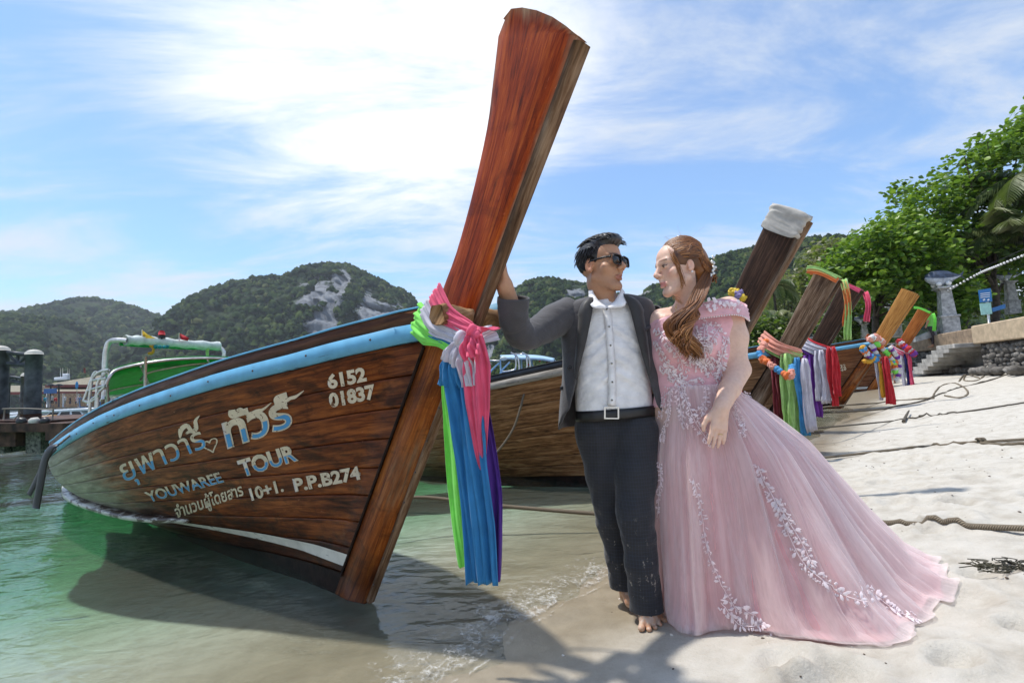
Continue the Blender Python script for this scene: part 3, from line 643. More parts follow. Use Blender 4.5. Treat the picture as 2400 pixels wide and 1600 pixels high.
hill('hill', [(330, 925), (390, 850), (430, 775), (447, 748), (470, 712), (500, 688), (540, 668), (600, 658), (640, 652), (690, 650), (712, 636), (740, 625), (780, 620), (815, 622), (850, 640), (900, 664), (915, 672), (945, 683), (975, 708), (990, 735), (1030, 800), (1110, 880)], 820, 945, 1.25, MAT['hillB'], seed=1.7,
     rocks=((752, 725, 62, 78), (800, 675, 30, 48), (890, 752, 66, 56), (865, 712, 26, 30), (520, 800, 30, 34)))
hill('hill', [(960, 880), (1080, 815), (1130, 765), (1165, 735), (1190, 705), (1225, 668), (1262, 656), (1300, 659), (1350, 664), (1400, 676), (1450, 700), (1500, 760), (1560, 830)], 620, 925, 1.1, MAT['hillB'], seed=5.5, rocks=((1340, 690, 40, 16), (1150, 830, 20, 30)))
hill('hill', [(1400, 850), (1470, 735), (1500, 690), (1530, 672), (1560, 680), (1590, 700), (1640, 720), (1700, 740), (1800, 800)], 520, 900, 1.0, MAT['hillC'], seed=2.9, rocks=((1505, 690, 20, 16),))
hill('hill', [(1480, 840), (1560, 700), (1610, 650), (1650, 612), (1700, 600), (1760, 585), (1820, 570), (1870, 560), (1930, 558), (2000, 560), (2080, 600), (2200, 660), (2330, 720)], 430, 900, 1.0, MAT['hillC'], seed=9.4, rocks=((1690, 640, 20, 10),))
hill('hill', [(900, 930), (1000, 880), (1100, 868), (1180, 862), (1260, 850), (1330, 846), (1420, 850), (1500, 856), (1620, 860), (1760, 862)], 210, 920, 0.8, MAT['hillC'], depth=0.2, seed=6.3)
# ------------------------------------------------------------------ longtail boats
ZG = [(-0.55, 1.33), (-0.41, 1.309), (-0.17, 1.282), (0.1, 1.244), (0.4, 1.211), (0.66, 1.18), (1.04, 1.124), (1.43, 1.069), (1.73, 1.022), (2.11, 0.957), (2.56, 0.868), (3.09, 0.76), (3.54, 0.675), (4.2, 0.60), (5.2, 0.56), (8.5, 0.62), (10, 0.72)]
class Boat:
    def __init__(s, B, ang, sc=1.0, length=8.8):
        s.B = np.asarray(B, float); a = R(ang); s.k = np.array([-math.sin(a), math.cos(a), 0]); s.n = np.array([-math.cos(a), -math.sin(a), 0]); s.sc = sc; s.L = length
    def W(s, q, w, z):      # boat coordinates to world; q astern of the stem foot, w to the near side, z up
        return s.B+s.sc*(s.k*q+s.n*w+np.array([0, 0, z]))
    def sb(s, z): return 0.308-0.708*z
    def sf(s, z): return 0.035-0.675*z
    def zg(s, sg): return interp(sg-0.62, ZG)
    def zk(s, sg): return interp(sg, [(0, 0.0), (0.4, -0.02), (1.5, -0.12), (3, -0.22), (9, -0.25)])
    def wg(s, sg):
        w = 0.05+0.95*math.sin(min(1, sg/4.5)*PI/2)**0.85
        return w*(1-0.78*smooth(4.3, s.L, sg))
    def hull(s, sg, t, side, off=0.0):
        z0 = s.zk(sg); z = z0+(s.zg(sg)-z0)*t; c = 0.12+0.72*smooth(0.2, 3.6, sg)
        sh = (1-c)*t+c*(1-(1-t)**2.3); w = max(0.048, s.wg(sg)*sh)+off
        return s.W(sg+s.sb(z), w*side, z)
    def wat(s, sg, z):
        z0 = s.zk(sg); t = min(1, max(0, (z-z0)/(s.zg(sg)-z0))); c = 0.12+0.72*smooth(0.2, 3.6, sg); return s.wg(sg)*((1-c)*t+c*(1-(1-t)**2.3))
    def hull_np(s, SG, T, side, off=0.0):
        return np.array([[s.hull(a, b, side, off) for b in T] for a in SG])
def plank_obj(mb, outer, inner, uv, wear, mat=0):
    """closed strip from two grids (nu x nv)"""
    nu, nv = outer.shape[:2]; P = np.concatenate([outer, inner[:, ::-1]], 1)
    uv2 = np.concatenate([uv, uv[:, ::-1]], 1); w2 = np.concatenate([wear, wear[:, ::-1]], 1)
    F = grid_faces(nu, 2*nv, False, True); F += [tuple(range(2*nv))[::-1], tuple((nu-1)*2*nv+i for i in range(2*nv))]
    mb.add(P.reshape(-1, 3), F, mat, uv2.reshape(-1, 2), w2.reshape(-1))
def studs(name, pts, r, root):
    mb = MB(); add_ellipsoid(mb, (0, 0, 0), (r, r, r), 8, 5); o0 = mb.build(name, MAT['iron'], root); o0.location = pts[0]
    for p in pts[1:]:
        o = o0.copy(); COL.objects.link(o); o.location = p
def build_boat(bt, root, mats, detail=2, rail='blue', prow_len=1.0, far_side=True, nstrake=8, prow_thick=(0.050, 0.105), weary=0.0, stripe=True, straight=False):
    sc = bt.sc; rng = random.Random(int(abs(bt.B[0]*100)+abs(bt.B[1]*1000)))
    # shell behind the planks
    SGs = np.concatenate([np.linspace(0.0, 4.6, 26 if detail > 1 else 14), np.linspace(5.1, bt.L, 7)]); T = np.linspace(0, 1, 13)
    mb = MB()
    for side in (1, -1):
        add_grid(mb, bt.hull_np(SGs, T, side, -0.035), flip=(side < 0))
    tr = np.array([[bt.hull(bt.L, t, sd, -0.035) for t in T] for sd in (-1, 1)]); add_grid(mb, tr)
    mb.build('hull_shell', MAT['capwood'], root)
    # strakes
    edges = np.linspace(0.10, 1.0, nstrake+1)
    for side in ((1, -1) if far_side else (1,)):
        for i in range(nstrake):
            t0, t1 = edges[i], edges[i+1]; pr = 0.0 if detail < 2 else rng.uniform(-0.002, 0.003)
            g0 = 0.0042 if detail > 1 else 0.006; tt = np.array([t0+g0*0.25, t0+g0*0.9, t0+g0*2.4, (t0+t1)/2, t1-g0*2.4, t1-g0*0.9, t1-g0*0.25]); pf = np.array([-0.006, -0.001, 0, 0.0, 0, -0.001, -0.006])+pr
            end = bt.L-0.02 if side > 0 else bt.L
            sg = SGs[SGs <= end]; outer = np.array([[bt.hull(a, tt[j], side, pf[j]) for j in range(7)] for a in sg]); inner = np.array([[bt.hull(a, tt[j], side, -0.030) for j in range(7)] for a in sg])
            uv = np.array([[(a, t*1.25) for t in tt] for a in sg])
            wear = np.array([[float(np.clip(smooth(1.6, 4.2, a)*1.15-0.18*(t > 0.82)+weary, 0, 1)) for t in tt] for a in sg])
            mb = MB(); plank_obj(mb, outer, inner, uv, wear) if side > 0 else plank_obj(mb, outer[:, ::-1], inner[:, ::-1], uv[:, ::-1], wear[:, ::-1])
            mb.build('plank', mats['hull'], root, attr='wear')
        # tarred bottom strake and keel
        tt = np.array([0.0, 0.05, 0.097]); sg = SGs
        outer = np.array([[bt.hull(a, t, side, 0.002) for t in tt] for a in sg]); mb = MB(); add_grid(mb, outer, flip=(side < 0)); mb.build('bottom_plank', MAT['tar'], root)
    # white boot stripe, a band that keeps its height
    if stripe:
        mb = MB(); rows = []; uvs = []
        for a in np.linspace(0.02, 5.6, 70):
            z0 = bt.zk(a); zt = bt.zg(a); za = interp(a, [(0, 0.175), (1, 0.155), (3, 0.10), (5, 0.07)]); h = interp(a, [(0, 0.07), (1.0, 0.055), (2, 0.03), (5, 0.02)]); r = []
            for z in (za, za+h/2, za+h): r.append(bt.hull(a, (z-z0)/(zt-z0), 1, 0.010))
            rows.append(r); uvs.append([(a, 0), (a, 0.04), (a, 0.08)])
        add_grid(mb, np.array(rows), uv=np.array(uvs)); mb.build('painted_stripe', MAT['white_stripe'], root)
    # rails along the sheer: rub rail, cap board, thin top edge
    def rail_strip(name, z0, z1, o0, o1, mat, side, a0=0.02, a1=None, wearv=0.0):
        a1 = a1 or bt.L; sg = np.concatenate([np.linspace(a0, 4.6, 40), np.linspace(4.9, a1, 10)]); outer = []; inner = []; uv = []
        for a in sg:
            g = bt.zg(a); ro = []; ri = []
            for z in (z0, (z0+z1)/2, z1):
                w = bt.wg(a); ss = a+bt.sb(g); ro.append(bt.W(ss, (w+o1)*side, g+z)); ri.append(bt.W(ss, (w+o0)*side, g+z))
            outer.append(ro); inner.append(ri); uv.append([(a, 0), (a, (z1-z0)/2), (a, z1-z0)])
        outer, inner, uv = np.array(outer), np.array(inner), np.array(uv); wr = np.full(uv.shape[:2], wearv); mb = MB()
        if side > 0: plank_obj(mb, outer, inner, uv, wr)
        else: plank_obj(mb, outer[:, ::-1], inner[:, ::-1], uv[:, ::-1], wr)
        return mb.build(name, mat, root, attr='wear')
    for side in (1, -1):
        rr = rail_strip('rub_rail', 0.0, 0.078, -0.03, 0.020, MAT['blue'] if rail == 'blue' else mats.get('rail', MAT['rubber']), side, wearv=weary)
        rail_strip('cap_board', 0.081, 0.150, -0.045, -0.012, mats.get('cap', MAT['capwood']), side)
        rail_strip('cap_edge', 0.1515, 0.160, -0.050, -0.008, MAT['blue'] if rail == 'blue' else MAT['rubber'], side)
        if side == 1 and detail > 1:
            studs('bolt', [bt.W(a+bt.sb(bt.zg(a)), bt.wg(a)+0.0205, bt.zg(a)+0.039+rng.uniform(-0.012, 0.012)) for a in np.arange(0.25, 4.6, 0.36)], 0.006, rr)
    # inner deck boards at the bow and thwarts
    mb = MB(); sg = np.linspace(0.15, bt.L-0.1, 20); dz_ = lambda a: bt.zg(a)-(0.13 if a < 1.6 else 0.36); P = np.array([[bt.W(a+bt.sb(dz_(a)), max(0.01, bt.wat(a, dz_(a))-0.05)*s_, dz_(a)) for s_ in (-1, -0.33, 0.33, 1)] for a in sg]); add_grid(mb, P, uv=np.array([[(a, i*0.3) for i in range(4)] for a in sg])); mb.build('deck', MAT['greywood'], root)
    # stem plank (both faces) and its cutwater strip
    zs = np.linspace(0.0, 1.36, 10); mb = MB(); out_l = []; 
    th = 0.052
    for z in zs: out_l.append([bt.W(bt.sb(z)+0.015, th, z), bt.W((bt.sb(z)+bt.sf(z))/2, th+0.003, z), bt.W(bt.sf(z)+0.02, th*0.42, z), bt.W(bt.sf(z)+0.02, -th*0.42, z), bt.W((bt.sb(z)+bt.sf(z))/2, -th-0.003, z), bt.W(bt.sb(z)+0.015, -th, z)])
    P = np.array(out_l); F = grid_faces(10, 6, False, True)+[tuple(range(6))[::-1], tuple(54+i for i in range(6))]
    uv = np.array([[(z*1.22, q) for q in (0.0, 0.14, 0.27, 0.33, 0.46, 0.6)] for z in zs])
    wr = np.array([[weary+0.55*float(np.exp(-((z-0.72)/0.30)**2))*(1 if q in (1, 2) else 0.3) for q in range(6)] for z in zs])
    mb.add(P.reshape(-1, 3), F, 0, uv.reshape(-1, 2), wr.reshape(-1)); mb.build('stem_post', mats['stem'], root, attr='wear')
    mb = MB(); add_tube(mb, [bt.W(bt.sb(z)+0.010, th+0.004, z) for z in np.linspace(0.12, 1.30, 12)], 0.009*sc, 6); mb.build('stem_joint', MAT['tar'], root)
    # prow: the tall board that carries on above the stem
    top = 2.556; dz = prow_len
    def pz(z): return 1.33+(z-1.33)*dz
    back = catmull([(-0.615, 1.304), (-0.69, 1.508), (-0.824, 1.693), (-0.952, 1.92), (-1.061, 2.157), (-1.11, 2.317), (-1.161, 2.500)], 22)
    frt = np.array([(0.03-0.672*z, z) for z in np.linspace(1.26, 2.315, 22)])
    bz = back.copy(); bz[:, 0] = -0.615+(back[:, 0]+0.615)*dz; bz[:, 1] = pz(back[:, 1]); fz = frt.copy(); fz[:, 0] = (0.03-0.672*1.26)+(frt[:, 0]-(0.03-0.672*1.26))*dz; fz[:, 1] = pz(frt[:, 1])
    if straight: bz = fz+np.outer(np.linspace(0.235, 0.30, 22), [0.83, 0.558])*np.linspace(1.0, 1.0, 22)[:, None]
    nv = 7; rows = []; uvs = []; wrs = []
    for i in range(22):
        v = i/21; t0 = prow_thick[0]/2+(prow_thick[1]-prow_thick[0])/2*v; face = []; 
        fr = np.linspace(0, 1, nv); uvr = []; wr = []
        for q in fr:
            p = bz[i]*(1-q)+fz[i]*q; bulge = t0*(0.9+0.1*math.sin(q*PI)); bulge *= (1-0.42*smooth(0.84, 1.0, q)); face.append((p[0], bulge, p[1])); uvr.append((i/21*1.4*dz, q*0.45)); wr.append(0.55*float(smooth(0.88, 0.97, q))+0.45*float(smooth(0.06, 0.0, q))+weary)
        row = [bt.W(a, w, z) for a, w, z in face]+[bt.W(a, -w, z) for a, w, z in face[::-1]]
        rows.append(row); uvs.append(uvr+[(u, 0.95-v_) for u, v_ in uvr[::-1]]); wrs.append(wr+wr[::-1])
    # top cut with chamfered corners
    e = rows[-1]; up = [(-1.205, 2.553), (-1.245, 2.562), (-1.30, 2.535), (-1.37, 2.483), (-1.44, 2.418), (-1.49, 2.36), (-1.525, 2.320)]
    tp = [(-0.615+(a+0.615)*dz, pz(z)) for a, z in up]
    if straight: tp = [tuple(bz[-1]*(1-q)+fz[-1]*q+np.array([-0.004, 0.006])) for q in np.linspace(0.02, 0.98, 7)]
    t0 = prow_thick[1]/2; bul = [t0*0.9, t0, t0, t0, t0*0.98, t0*0.8, t0*0.58]
    rows.append([bt.W(a, w*0.98, z) for (a, z), w in zip(tp, bul)]+[bt.W(a, -w*0.98, z) for (a, z), w in list(zip(tp, bul))[::-1]]); uvs.append([(1.5*dz, q*0.45) for q in np.linspace(0, 1, nv)]+[(1.5*dz, 0.95-q*0.45) for q in np.linspace(1, 0, nv)]); wrs.append([0.55]*14)
    P = np.array(rows); m = 2*nv; F = grid_faces(23, m, False, True)
    F += [(22*m+j, 22*m+j+1, 22*m+m-2-j, 22*m+m-1-j) for j in range(nv-1)]
    mb = MB(); mb.add(P.reshape(-1, 3), F, 0, np.array(uvs).reshape(-1, 2), np.array(wrs).reshape(-1)); pr = mb.build('prow', mats['prow'], root, attr='wear')
    md = pr.modifiers.new('edge', 'BEVEL'); md.width = 0.006; md.segments = 1; md.limit_method = 'ANGLE'; md.angle_limit = R(50)
    # cutwater strip nailed along the front edge of stem and prow
    def strip(name, zz, w0, w1, d0, mat, wv):
        A = []; uv = []
        for i, z in enumerate(zz):
            v = i/(len(zz)-1); w = w0+(w1-w0)*v
            if z <= 1.30: f0 = bt.sf(z)+0.02; zz_ = z
            else:
                f0 = (0.03-0.672*1.26)+((0.03-0.672*z)-(0.03-0.672*1.26))*dz; zz_ = pz(z)
            A.append([bt.W(f0, w, zz_+0.004), bt.W(f0-d0, w*0.86, zz_-0.012), bt.W(f0-d0, -w*0.86, zz_-0.012), bt.W(f0, -w, zz_+0.004)]); uv.append([(z*1.2, 0), (z*1.2, 0.03), (z*1.2, 0.07), (z*1.2, 0.1)])
        A = np.array(A); F = grid_faces(len(zz), 4, False, True)+[(3, 2, 1, 0), tuple(4*(len(zz)-1)+i for i in range(4))]; mb = MB(); mb.add(A.reshape(-1, 3), F, 0, np.array(uv).reshape(-1, 2), np.full(4*len(zz), wv)); return mb.build(name, mat, root, attr='wear')
    cw_ = strip('cutwater', np.linspace(0.02, 1.24, 14), 0.019, 0.017, 0.022, MAT['stripwood'], 0.0)
    strip('cutwater', np.linspace(1.262, 2.30, 16), 0.016, prow_thick[1]*0.30, 0.030, MAT['stripwood'] if detail > 1 else mats['prow'], 0.2)
    if detail > 1:
        studs('nail', [bt.W(bt.sf(z)+0.006, 0.018, z) for z in np.arange(0.12, 1.2, 0.15)], 0.005, cw_)
    return bt
def hullbvh(bt, side=1):
    sg = np.linspace(0.0, 6, 90); t = np.linspace(0, 1.02, 40); P = bt.hull_np(sg, t, side, 0.0).reshape(-1, 3); F = grid_faces(90, 40)
    return BVHTree.FromPolygons([Vector(p) for p in P], F)
def text_mesh(body, bold=0.0, res=3, shear=0.0, spacing=1.0):
    c = bpy.data.curves.new('lettering', 'FONT'); c.body = body; c.resolution_u = res; c.offset = bold; c.shear = shear; c.space_character = spacing
    o = link(bpy.data.objects.new('lettering', c)); bpy.context.view_layer.update(); dg = bpy.context.evaluated_depsgraph_get(); me = bpy.data.meshes.new_from_object(o.evaluated_get(dg))
    bpy.data.objects.remove(o); bpy.data.curves.remove(c); return me
def decal(name, me, fit, to3, mat, root, clip=None, sub=0.12, label=None):
    """flat lettering (mesh in the xy plane) mapped point by point on to a surface; fit=(x0,x1,y0,y1) of the text, clip=fraction of the height to keep"""
    bm = bmesh.new(); bm.from_mesh(me)
    x0, x1, y0, y1 = fit
    if clip is not None:
        yc = y0+(y1-y0)*clip; bmesh.ops.bisect_plane(bm, geom=bm.verts[:]+bm.edges[:]+bm.faces[:], plane_co=(0, yc, 0), plane_no=(0, 1, 0), clear_outer=True)
    for a in np.arange(x0, x1, sub*1.5): bmesh.ops.bisect_plane(bm, geom=bm.verts[:]+bm.edges[:]+bm.faces[:], plane_co=(a, 0, 0), plane_no=(1, 0, 0))
    for v in bm.verts:
        v.co = Vector(to3((v.co.x-x0)/(x1-x0), (v.co.y-y0)/(y1-y0)))
    m2 = bpy.data.meshes.new(name); bm.to_mesh(m2); bm.free(); m2.materials.append(mat); o = link(bpy.data.objects.new(name, m2)); adopt(o, root)
    if label: o['label'] = label
    return o
def bounds(me):
    c = np.array([v.co for v in me.vertices]); return c[:, 0].min(), c[:, 0].max(), c[:, 1].min(), c[:, 1].max()
def on_hull(bvh, q00, q10, q01, off):
    q00, q10, q01 = [np.asarray(q, float) for q in (q00, q10, q01)]
    def f(u, v):
        p = q00+(q10-q00)*u+(q01-q00)*v; d = Vector(ray(*p)).normalized(); h = bvh.ray_cast(Vector(_C), d)
        if h[0] is None: return Vector(_C)+d*3
        nn = h[1] if h[1].dot(d) < 0 else -h[1]
        return h[0]+nn*off
    return f
def ribbon(mb, pts, width, nrm, fold=0.3, nf=3, mat=0, phase=0.0, nw=30, taper=None, gather=None):
    """strip of thin cloth along pts; nrm = outward direction, width (m) list, fold = depth of the gathers relative to the width"""
    P = np.asarray(pts, float); m = len(P); width = np.broadcast_to(np.asarray(width, float), (m,)); T = np.gradient(P, axis=0); T /= np.linalg.norm(T, axis=1)[:, None]+1e-9
    nrm = np.broadcast_to(np.asarray(nrm, float), (m, 3)); S = np.cross(T, nrm); S /= np.linalg.norm(S, axis=1)[:, None]+1e-9; Nn = np.cross(S, T)
    u = np.linspace(-0.5, 0.5, nw); fold = np.broadcast_to(np.asarray(fold, float), (m,))
    ln = np.linspace(0, 1, m)
    V = np.zeros((m, nw, 3))
    for i in range(m):
        w = width[i]; wob = 0.35*math.sin(3*ln[i]+phase*5); z = fold[i]*w*(0.42*np.sin(2*PI*(nf*u+phase+wob))+0.26*np.sin(2*PI*(nf*2.3*u+phase*1.7+ln[i]*1.1))+0.16*np.abs(np.sin(PI*(nf*4.7*u+phase*2.9-wob*2)))+0.07*np.sin(2*PI*(nf*8.1*u+phase*4.1+ln[i]*2.3)))
        z = z+0.10*w*(0.25-u*u)*2; x = u*w*(1+0.05*math.sin(9*ln[i]+phase*7))
        V[i] = P[i]+S[i]*x[:, None]+Nn[i]*z[:, None]
    V[-1] += T[-1]*(np.sin(u*19+phase*9)*0.02*width[-1])[:, None]
    add_grid(mb, V, mat); return mb

# ---- the boat in front
BA = Boat((-0.796, 2.783, 0.0), 46)
main = thing('longtail_boat', 'large varnished longtail boat with blue rub rail and tall red-brown prow, nearest the camera', 'boat', BA.W(3, 0, 0), 'longtail boats drawn up along the beach')
build_boat(BA, main, dict(hull=MAT['hull'], stem=MAT['stem'], prow=MAT['prow'], cap=MAT['capwood']), detail=2)
bvA = hullbvh(BA)
def letter_pair(txt, q00, q10, q01, bold=0.02, two=False, worn=False, lab=None, res=3, spacing=1.0, clip=0.45, fitx=None):
    me = text_mesh(txt, bold, res, 0.0, spacing); b = bounds(me)
    decal('lettering', me, b, on_hull(bvA, q00, q10, q01, 0.0055), MAT['creamworn' if worn else 'cream'], main, label=lab)
    if two:
        mi = text_mesh(txt, bold*0.25-0.004, res, 0.0, spacing); decal('lettering', mi, b, on_hull(bvA, q00, q10, q01, 0.0072), MAT['sblue'], main, clip=clip)
letter_pair('6152', (772, 912), (862, 892), (766, 877), 0.045, lab='cream painted number 6152 on the bow')
letter_pair('01837', (776, 956), (884, 933), (770, 921), 0.045, lab='cream painted number 01837 on the bow')
letter_pair('ยุพาวารี', (302, 1145), (495, 1062), (272, 1075), 0.010, True, True, clip=0.52, lab='worn cream and blue Thai lettering on the hull')
letter_pair('ทัวร์', (535, 1052), (692, 998), (515, 968), 0.038, True, clip=0.40, lab='cream and blue Thai lettering on the hull')
letter_pair('♡', (483, 1066), (520, 1052), (472, 1036), 0.0, lab='small painted heart outline')
letter_pair('YOUWAREE', (352, 1176), (528, 1128), (338, 1152), 0.030, True, True, clip=0.56, lab='worn cream and blue letters YOUWAREE')
letter_pair('TOUR', (570, 1118), (702, 1078), (556, 1078), 0.045, True, clip=0.46, lab='cream and blue letters TOUR')
letter_pair('จำนวนผู้โดยสาร', (418, 1222), (576, 1168), (407, 1180), 0.022, lab='cream Thai lettering near the waterline')
letter_pair('10+1.', (592, 1172), (668, 1150), (584, 1143), 0.035, lab='cream painted 10+1.')
letter_pair('P.P.B274', (694, 1152), (850, 1122), (686, 1120), 0.042, lab='cream painted P.P.B274')
def swoosh(pts, w):
    bm = bmesh.new(); P = catmull(pts, 26); T = np.gradient(P, axis=0); T /= np.linalg.norm(T, axis=1)[:, None]; Nn = np.stack([-T[:, 1], T[:, 0]], 1); hw = np.interp(np.linspace(0, 1, 26), [0, 0.15, 0.5, 0.8, 1], [w*0.3, w, w*0.75, w*0.8, 0.6]); A = P+Nn*hw[:, None]; Bq = P-Nn*hw[:, None]
    f = on_hull(bvA, (0, 0), (1, 0), (0, 1), 0.0055); V = [f(*p) for p in A]+[f(*p) for p in Bq]; mb = MB(); mb.add(np.array(V), [(i, i+1, 27+i, 26+i) for i in range(25)]); mb.build('lettering', MAT['cream'], main)
swoosh([(562, 975), (556, 966), (566, 958), (575, 966), (588, 968), (603, 962), (618, 958), (638, 942)], 5)
swoosh([(650, 955), (650, 942), (660, 934), (672, 938), (682, 932), (695, 928), (714, 914)], 5)
swoosh([(424, 1025), (426, 1006), (440, 996), (452, 1010), (462, 1002), (460, 985), (470, 972)], 6)
# spray rail low on the bilge, worn white along its lip
def spray_rail():
    mb = MB(); rows = []; uv = []
    for a in np.linspace(2.05, 6.4, 40):
        z0 = BA.zk(a); zt = BA.zg(a); z = interp(a, [(2.05, 0.17), (3.0, 0.125), (4.2, 0.13), (6.4, 0.2)]); wd = 0.105*float(smooth(2.0, 2.6, a))+0.02
        p = BA.hull(a, (z-z0)/(zt-z0), 1, -0.01); q = BA.hull(a, (z-z0)/(zt-z0), 1, wd); up = np.array([0, 0, 0.034])
        rows.append([p, q-up*0.2, q+up*0.8, p+up*1.2]); uv.append([(a, 0), (a, 0.1), (a, 0.14), (a, 0.25)])
    P = np.array(rows); F = grid_faces(40, 4, False, True)+[(0, 1, 2, 3), (159, 158, 157, 156)]; mb.add(P.reshape(-1, 3), F, 0, np.array(uv).reshape(-1, 2)); mb.build('spray_rail', painted('worn_rail_paint', (0.55, 0.52, 0.47), (0.07, 0.04, 0.028), 0.50, 0.35, (4, 9, 9)), main)
spray_rail()
# weathered timber block wedged where prow and rails meet
mb = MB(); rng = random.Random(5)
c0 = BA.W(-0.86, 0.0, 1.405); rot = rotz(R(46+90))
V = []; nu, nv = 22, 10
for i in range(nu):
    row = []
    for j in range(nv):
        a = 2*PI*j/nv; u = (i/(nu-1)-0.5); ew = 0.055*(1-0.25*abs(2*u)**6); p = np.array([u*0.34, ew*np.sign(math.cos(a))*abs(math.cos(a))**0.5, 0.040*np.sign(math.sin(a))*abs(math.sin(a))**0.5]); row.append(p)
    V.append(row)
V = np.array(V); V = V+0.022*np.stack([fbm(V*22+1, 4), fbm(V*22+7, 4), fbm(V*20+13, 4)], -1)
w_ = V.reshape(-1, 3); V = (BA.n[None, :]*w_[:, :1]+BA.k[None, :]*w_[:, 1:2]+np.array([[0, 0, 1.0]])*w_[:, 2:3])+c0
mb.add(V, grid_faces(nu, nv, False, True)+[tuple(range(nv))[::-1], tuple((nu-1)*nv+j for j in range(nv))], 0, np.stack([w_[:, 0]*2, w_[:, 1]+w_[:, 2]], 1)); mb.build('bow_block', MAT['chunk'], main)
mb = MB(); add_grid(mb, np.array([[BA.W(-0.60-0.33*u, -(0.05+0.13*math.sin(u*PI*0.55)), 1.38+0.02*u+h) for h in (0.0, 0.085)] for u in np.linspace(0, 1, 9)]))
o = mb.build('bow_rail', MAT['blue'], main); solidify(o, 0.014)
# strips of black tyre rubber hung over the quarter as a fender
fend = thing('rubber_fender', 'two long black tyre strips hanging over the left end of the nearest boat', 'fender', at(90, 1190, 4.3))
for pts, wd in (([(138, 1042, 4.12), (118, 1052, 4.10), (103, 1085, 4.1), (95, 1130, 4.1), (84, 1190, 4.1)], 0.085), ([(132, 1050, 4.2), (108, 1075, 4.2), (92, 1110, 4.2), (78, 1140, 4.2), (68, 1158, 4.2)], 0.06)):
    mb = MB(); P = catmull([at(*p) for p in pts], 22); add_tube(mb, P, np.interp(np.linspace(0, 1, 22), [0, 0.2, 1], [wd*0.30, wd*0.48, wd*0.52]), 8, flat=0.30, A0=(1, -0.3, 0)); mb.build('tyre_strip', MAT['rubber'], fend)
mb = MB(); add_tube(mb, catmull([at(140, 1040, 4.12), at(175, 1012, 4.25), at(215, 985, 4.6), at(245, 962, 4.9)], 16), 0.008, 6); mb.build('lashing', MAT['rope'], fend)

# sashes tied round the bow, each a cloth of its own
def bowpt(px, py, off):   # a point on the near face of the bow, or on the air just before it
    return onplane(px, py, BA.B+BA.n*off, BA.n)
def sash(label, mat, wraps, tails, knot=None, grp='sashes tied round the bow of the nearest boat'):
    root = thing('sash', label, 'sash', onplane(1085, 1300, BA.B, BA.n), grp)
    mb = MB()
    for pts, wd, fo, nf in wraps:
        P = catmull([bowpt(*p) for p in pts], 26); ribbon(mb, P, np.interp(np.linspace(0, 1, 26), np.linspace(0, 1, len(wd)), wd), BA.n, fo, nf, phase=random.random())
    if mb.n: o = mb.build('wrap', mat, root); solidify(o, 0.003)
    for pts, wd, fo, nf in tails:
        mb = MB(); P = catmull([bowpt(*p) for p in pts], 40); ribbon(mb, P, np.interp(np.linspace(0, 1, 40), np.linspace(0, 1, len(wd)), wd), BA.n*0.75+np.array([0.1, -0.65, 0]), fo, nf, phase=random.random(), nw=40); o = mb.build('tail', mat, root); solidify(o, 0.002)
    if knot:
        mb = MB(); (kx, ky, ko, kr) = knot; c = bowpt(kx, ky, ko)
        th = np.linspace(0, 2*PI, 26, endpoint=False); pk = [c+kr*(np.array([0.75*math.cos(a)+0.12*math.sin(3*a), 0.5*math.sin(2*a), 0.95*math.sin(a)])) for a in th]; add_tube(mb, np.array(pk+pk[:1]), kr*0.62*(1+0.12*np.sin(np.linspace(0, 30, 27))), 9); add_ellipsoid(mb, c, (kr*0.9, kr*0.8, kr*1.1), 12, 8, noise=0.25); mb.build('knot', mat, root)
    return root
sash('bright green sash round the bow with its long narrow tail leftmost', MAT['f_green'], [([(975, 745, 0.10), (1000, 772, 0.12), (1030, 795, 0.115), (1065, 822, 0.12)], (0.165, 0.14, 0.07, 0.035), 0.10, 3)], [([(1062, 828, 0.10), (1056, 900, 0.11), (1066, 1000, 0.11), (1075, 1120, 0.11), (1084, 1240, 0.11), (1092, 1328, 0.11)], (0.04, 0.085, 0.11, 0.105, 0.085, 0.062), 0.22, 1)])
sash('azure blue sash round the bow, its broad tail hanging lowest beside the purple one', MAT['f_azure'], [([(990, 735, 0.105), (1015, 765, 0.118), (1045, 785, 0.118), (1082, 812, 0.125)], (0.13, 0.11, 0.08, 0.05), 0.10, 3)], [([(1080, 815, 0.12), (1082, 870, 0.135), (1095, 960, 0.14), (1108, 1080, 0.14), (1125, 1230, 0.14), (1134, 1366, 0.14)], (0.07, 0.16, 0.145, 0.13, 0.145, 0.125), 0.25, 2), ([(1070, 820, 0.14), (1064, 860, 0.16), (1062, 905, 0.16)], (0.05, 0.12, 0.14), 0.2, 2)])
sash('purple sash hanging behind the blue one at the bow', MAT['f_purple'], [([(1030, 760, 0.11), (1050, 785, 0.115), (1085, 806, 0.12)], (0.04, 0.06, 0.05), 0.1, 2)], [([(1092, 815, 0.10), (1108, 900, 0.09), (1128, 1020, 0.085), (1142, 1150, 0.085), (1148, 1260, 0.085), (1152, 1360, 0.085)], (0.05, 0.10, 0.115, 0.125, 0.10, 0.075), 0.22, 2), ([(1075, 815, 0.125), (1058, 838, 0.14), (1050, 850, 0.14)], (0.04, 0.05, 0.04), 0.2, 1)])
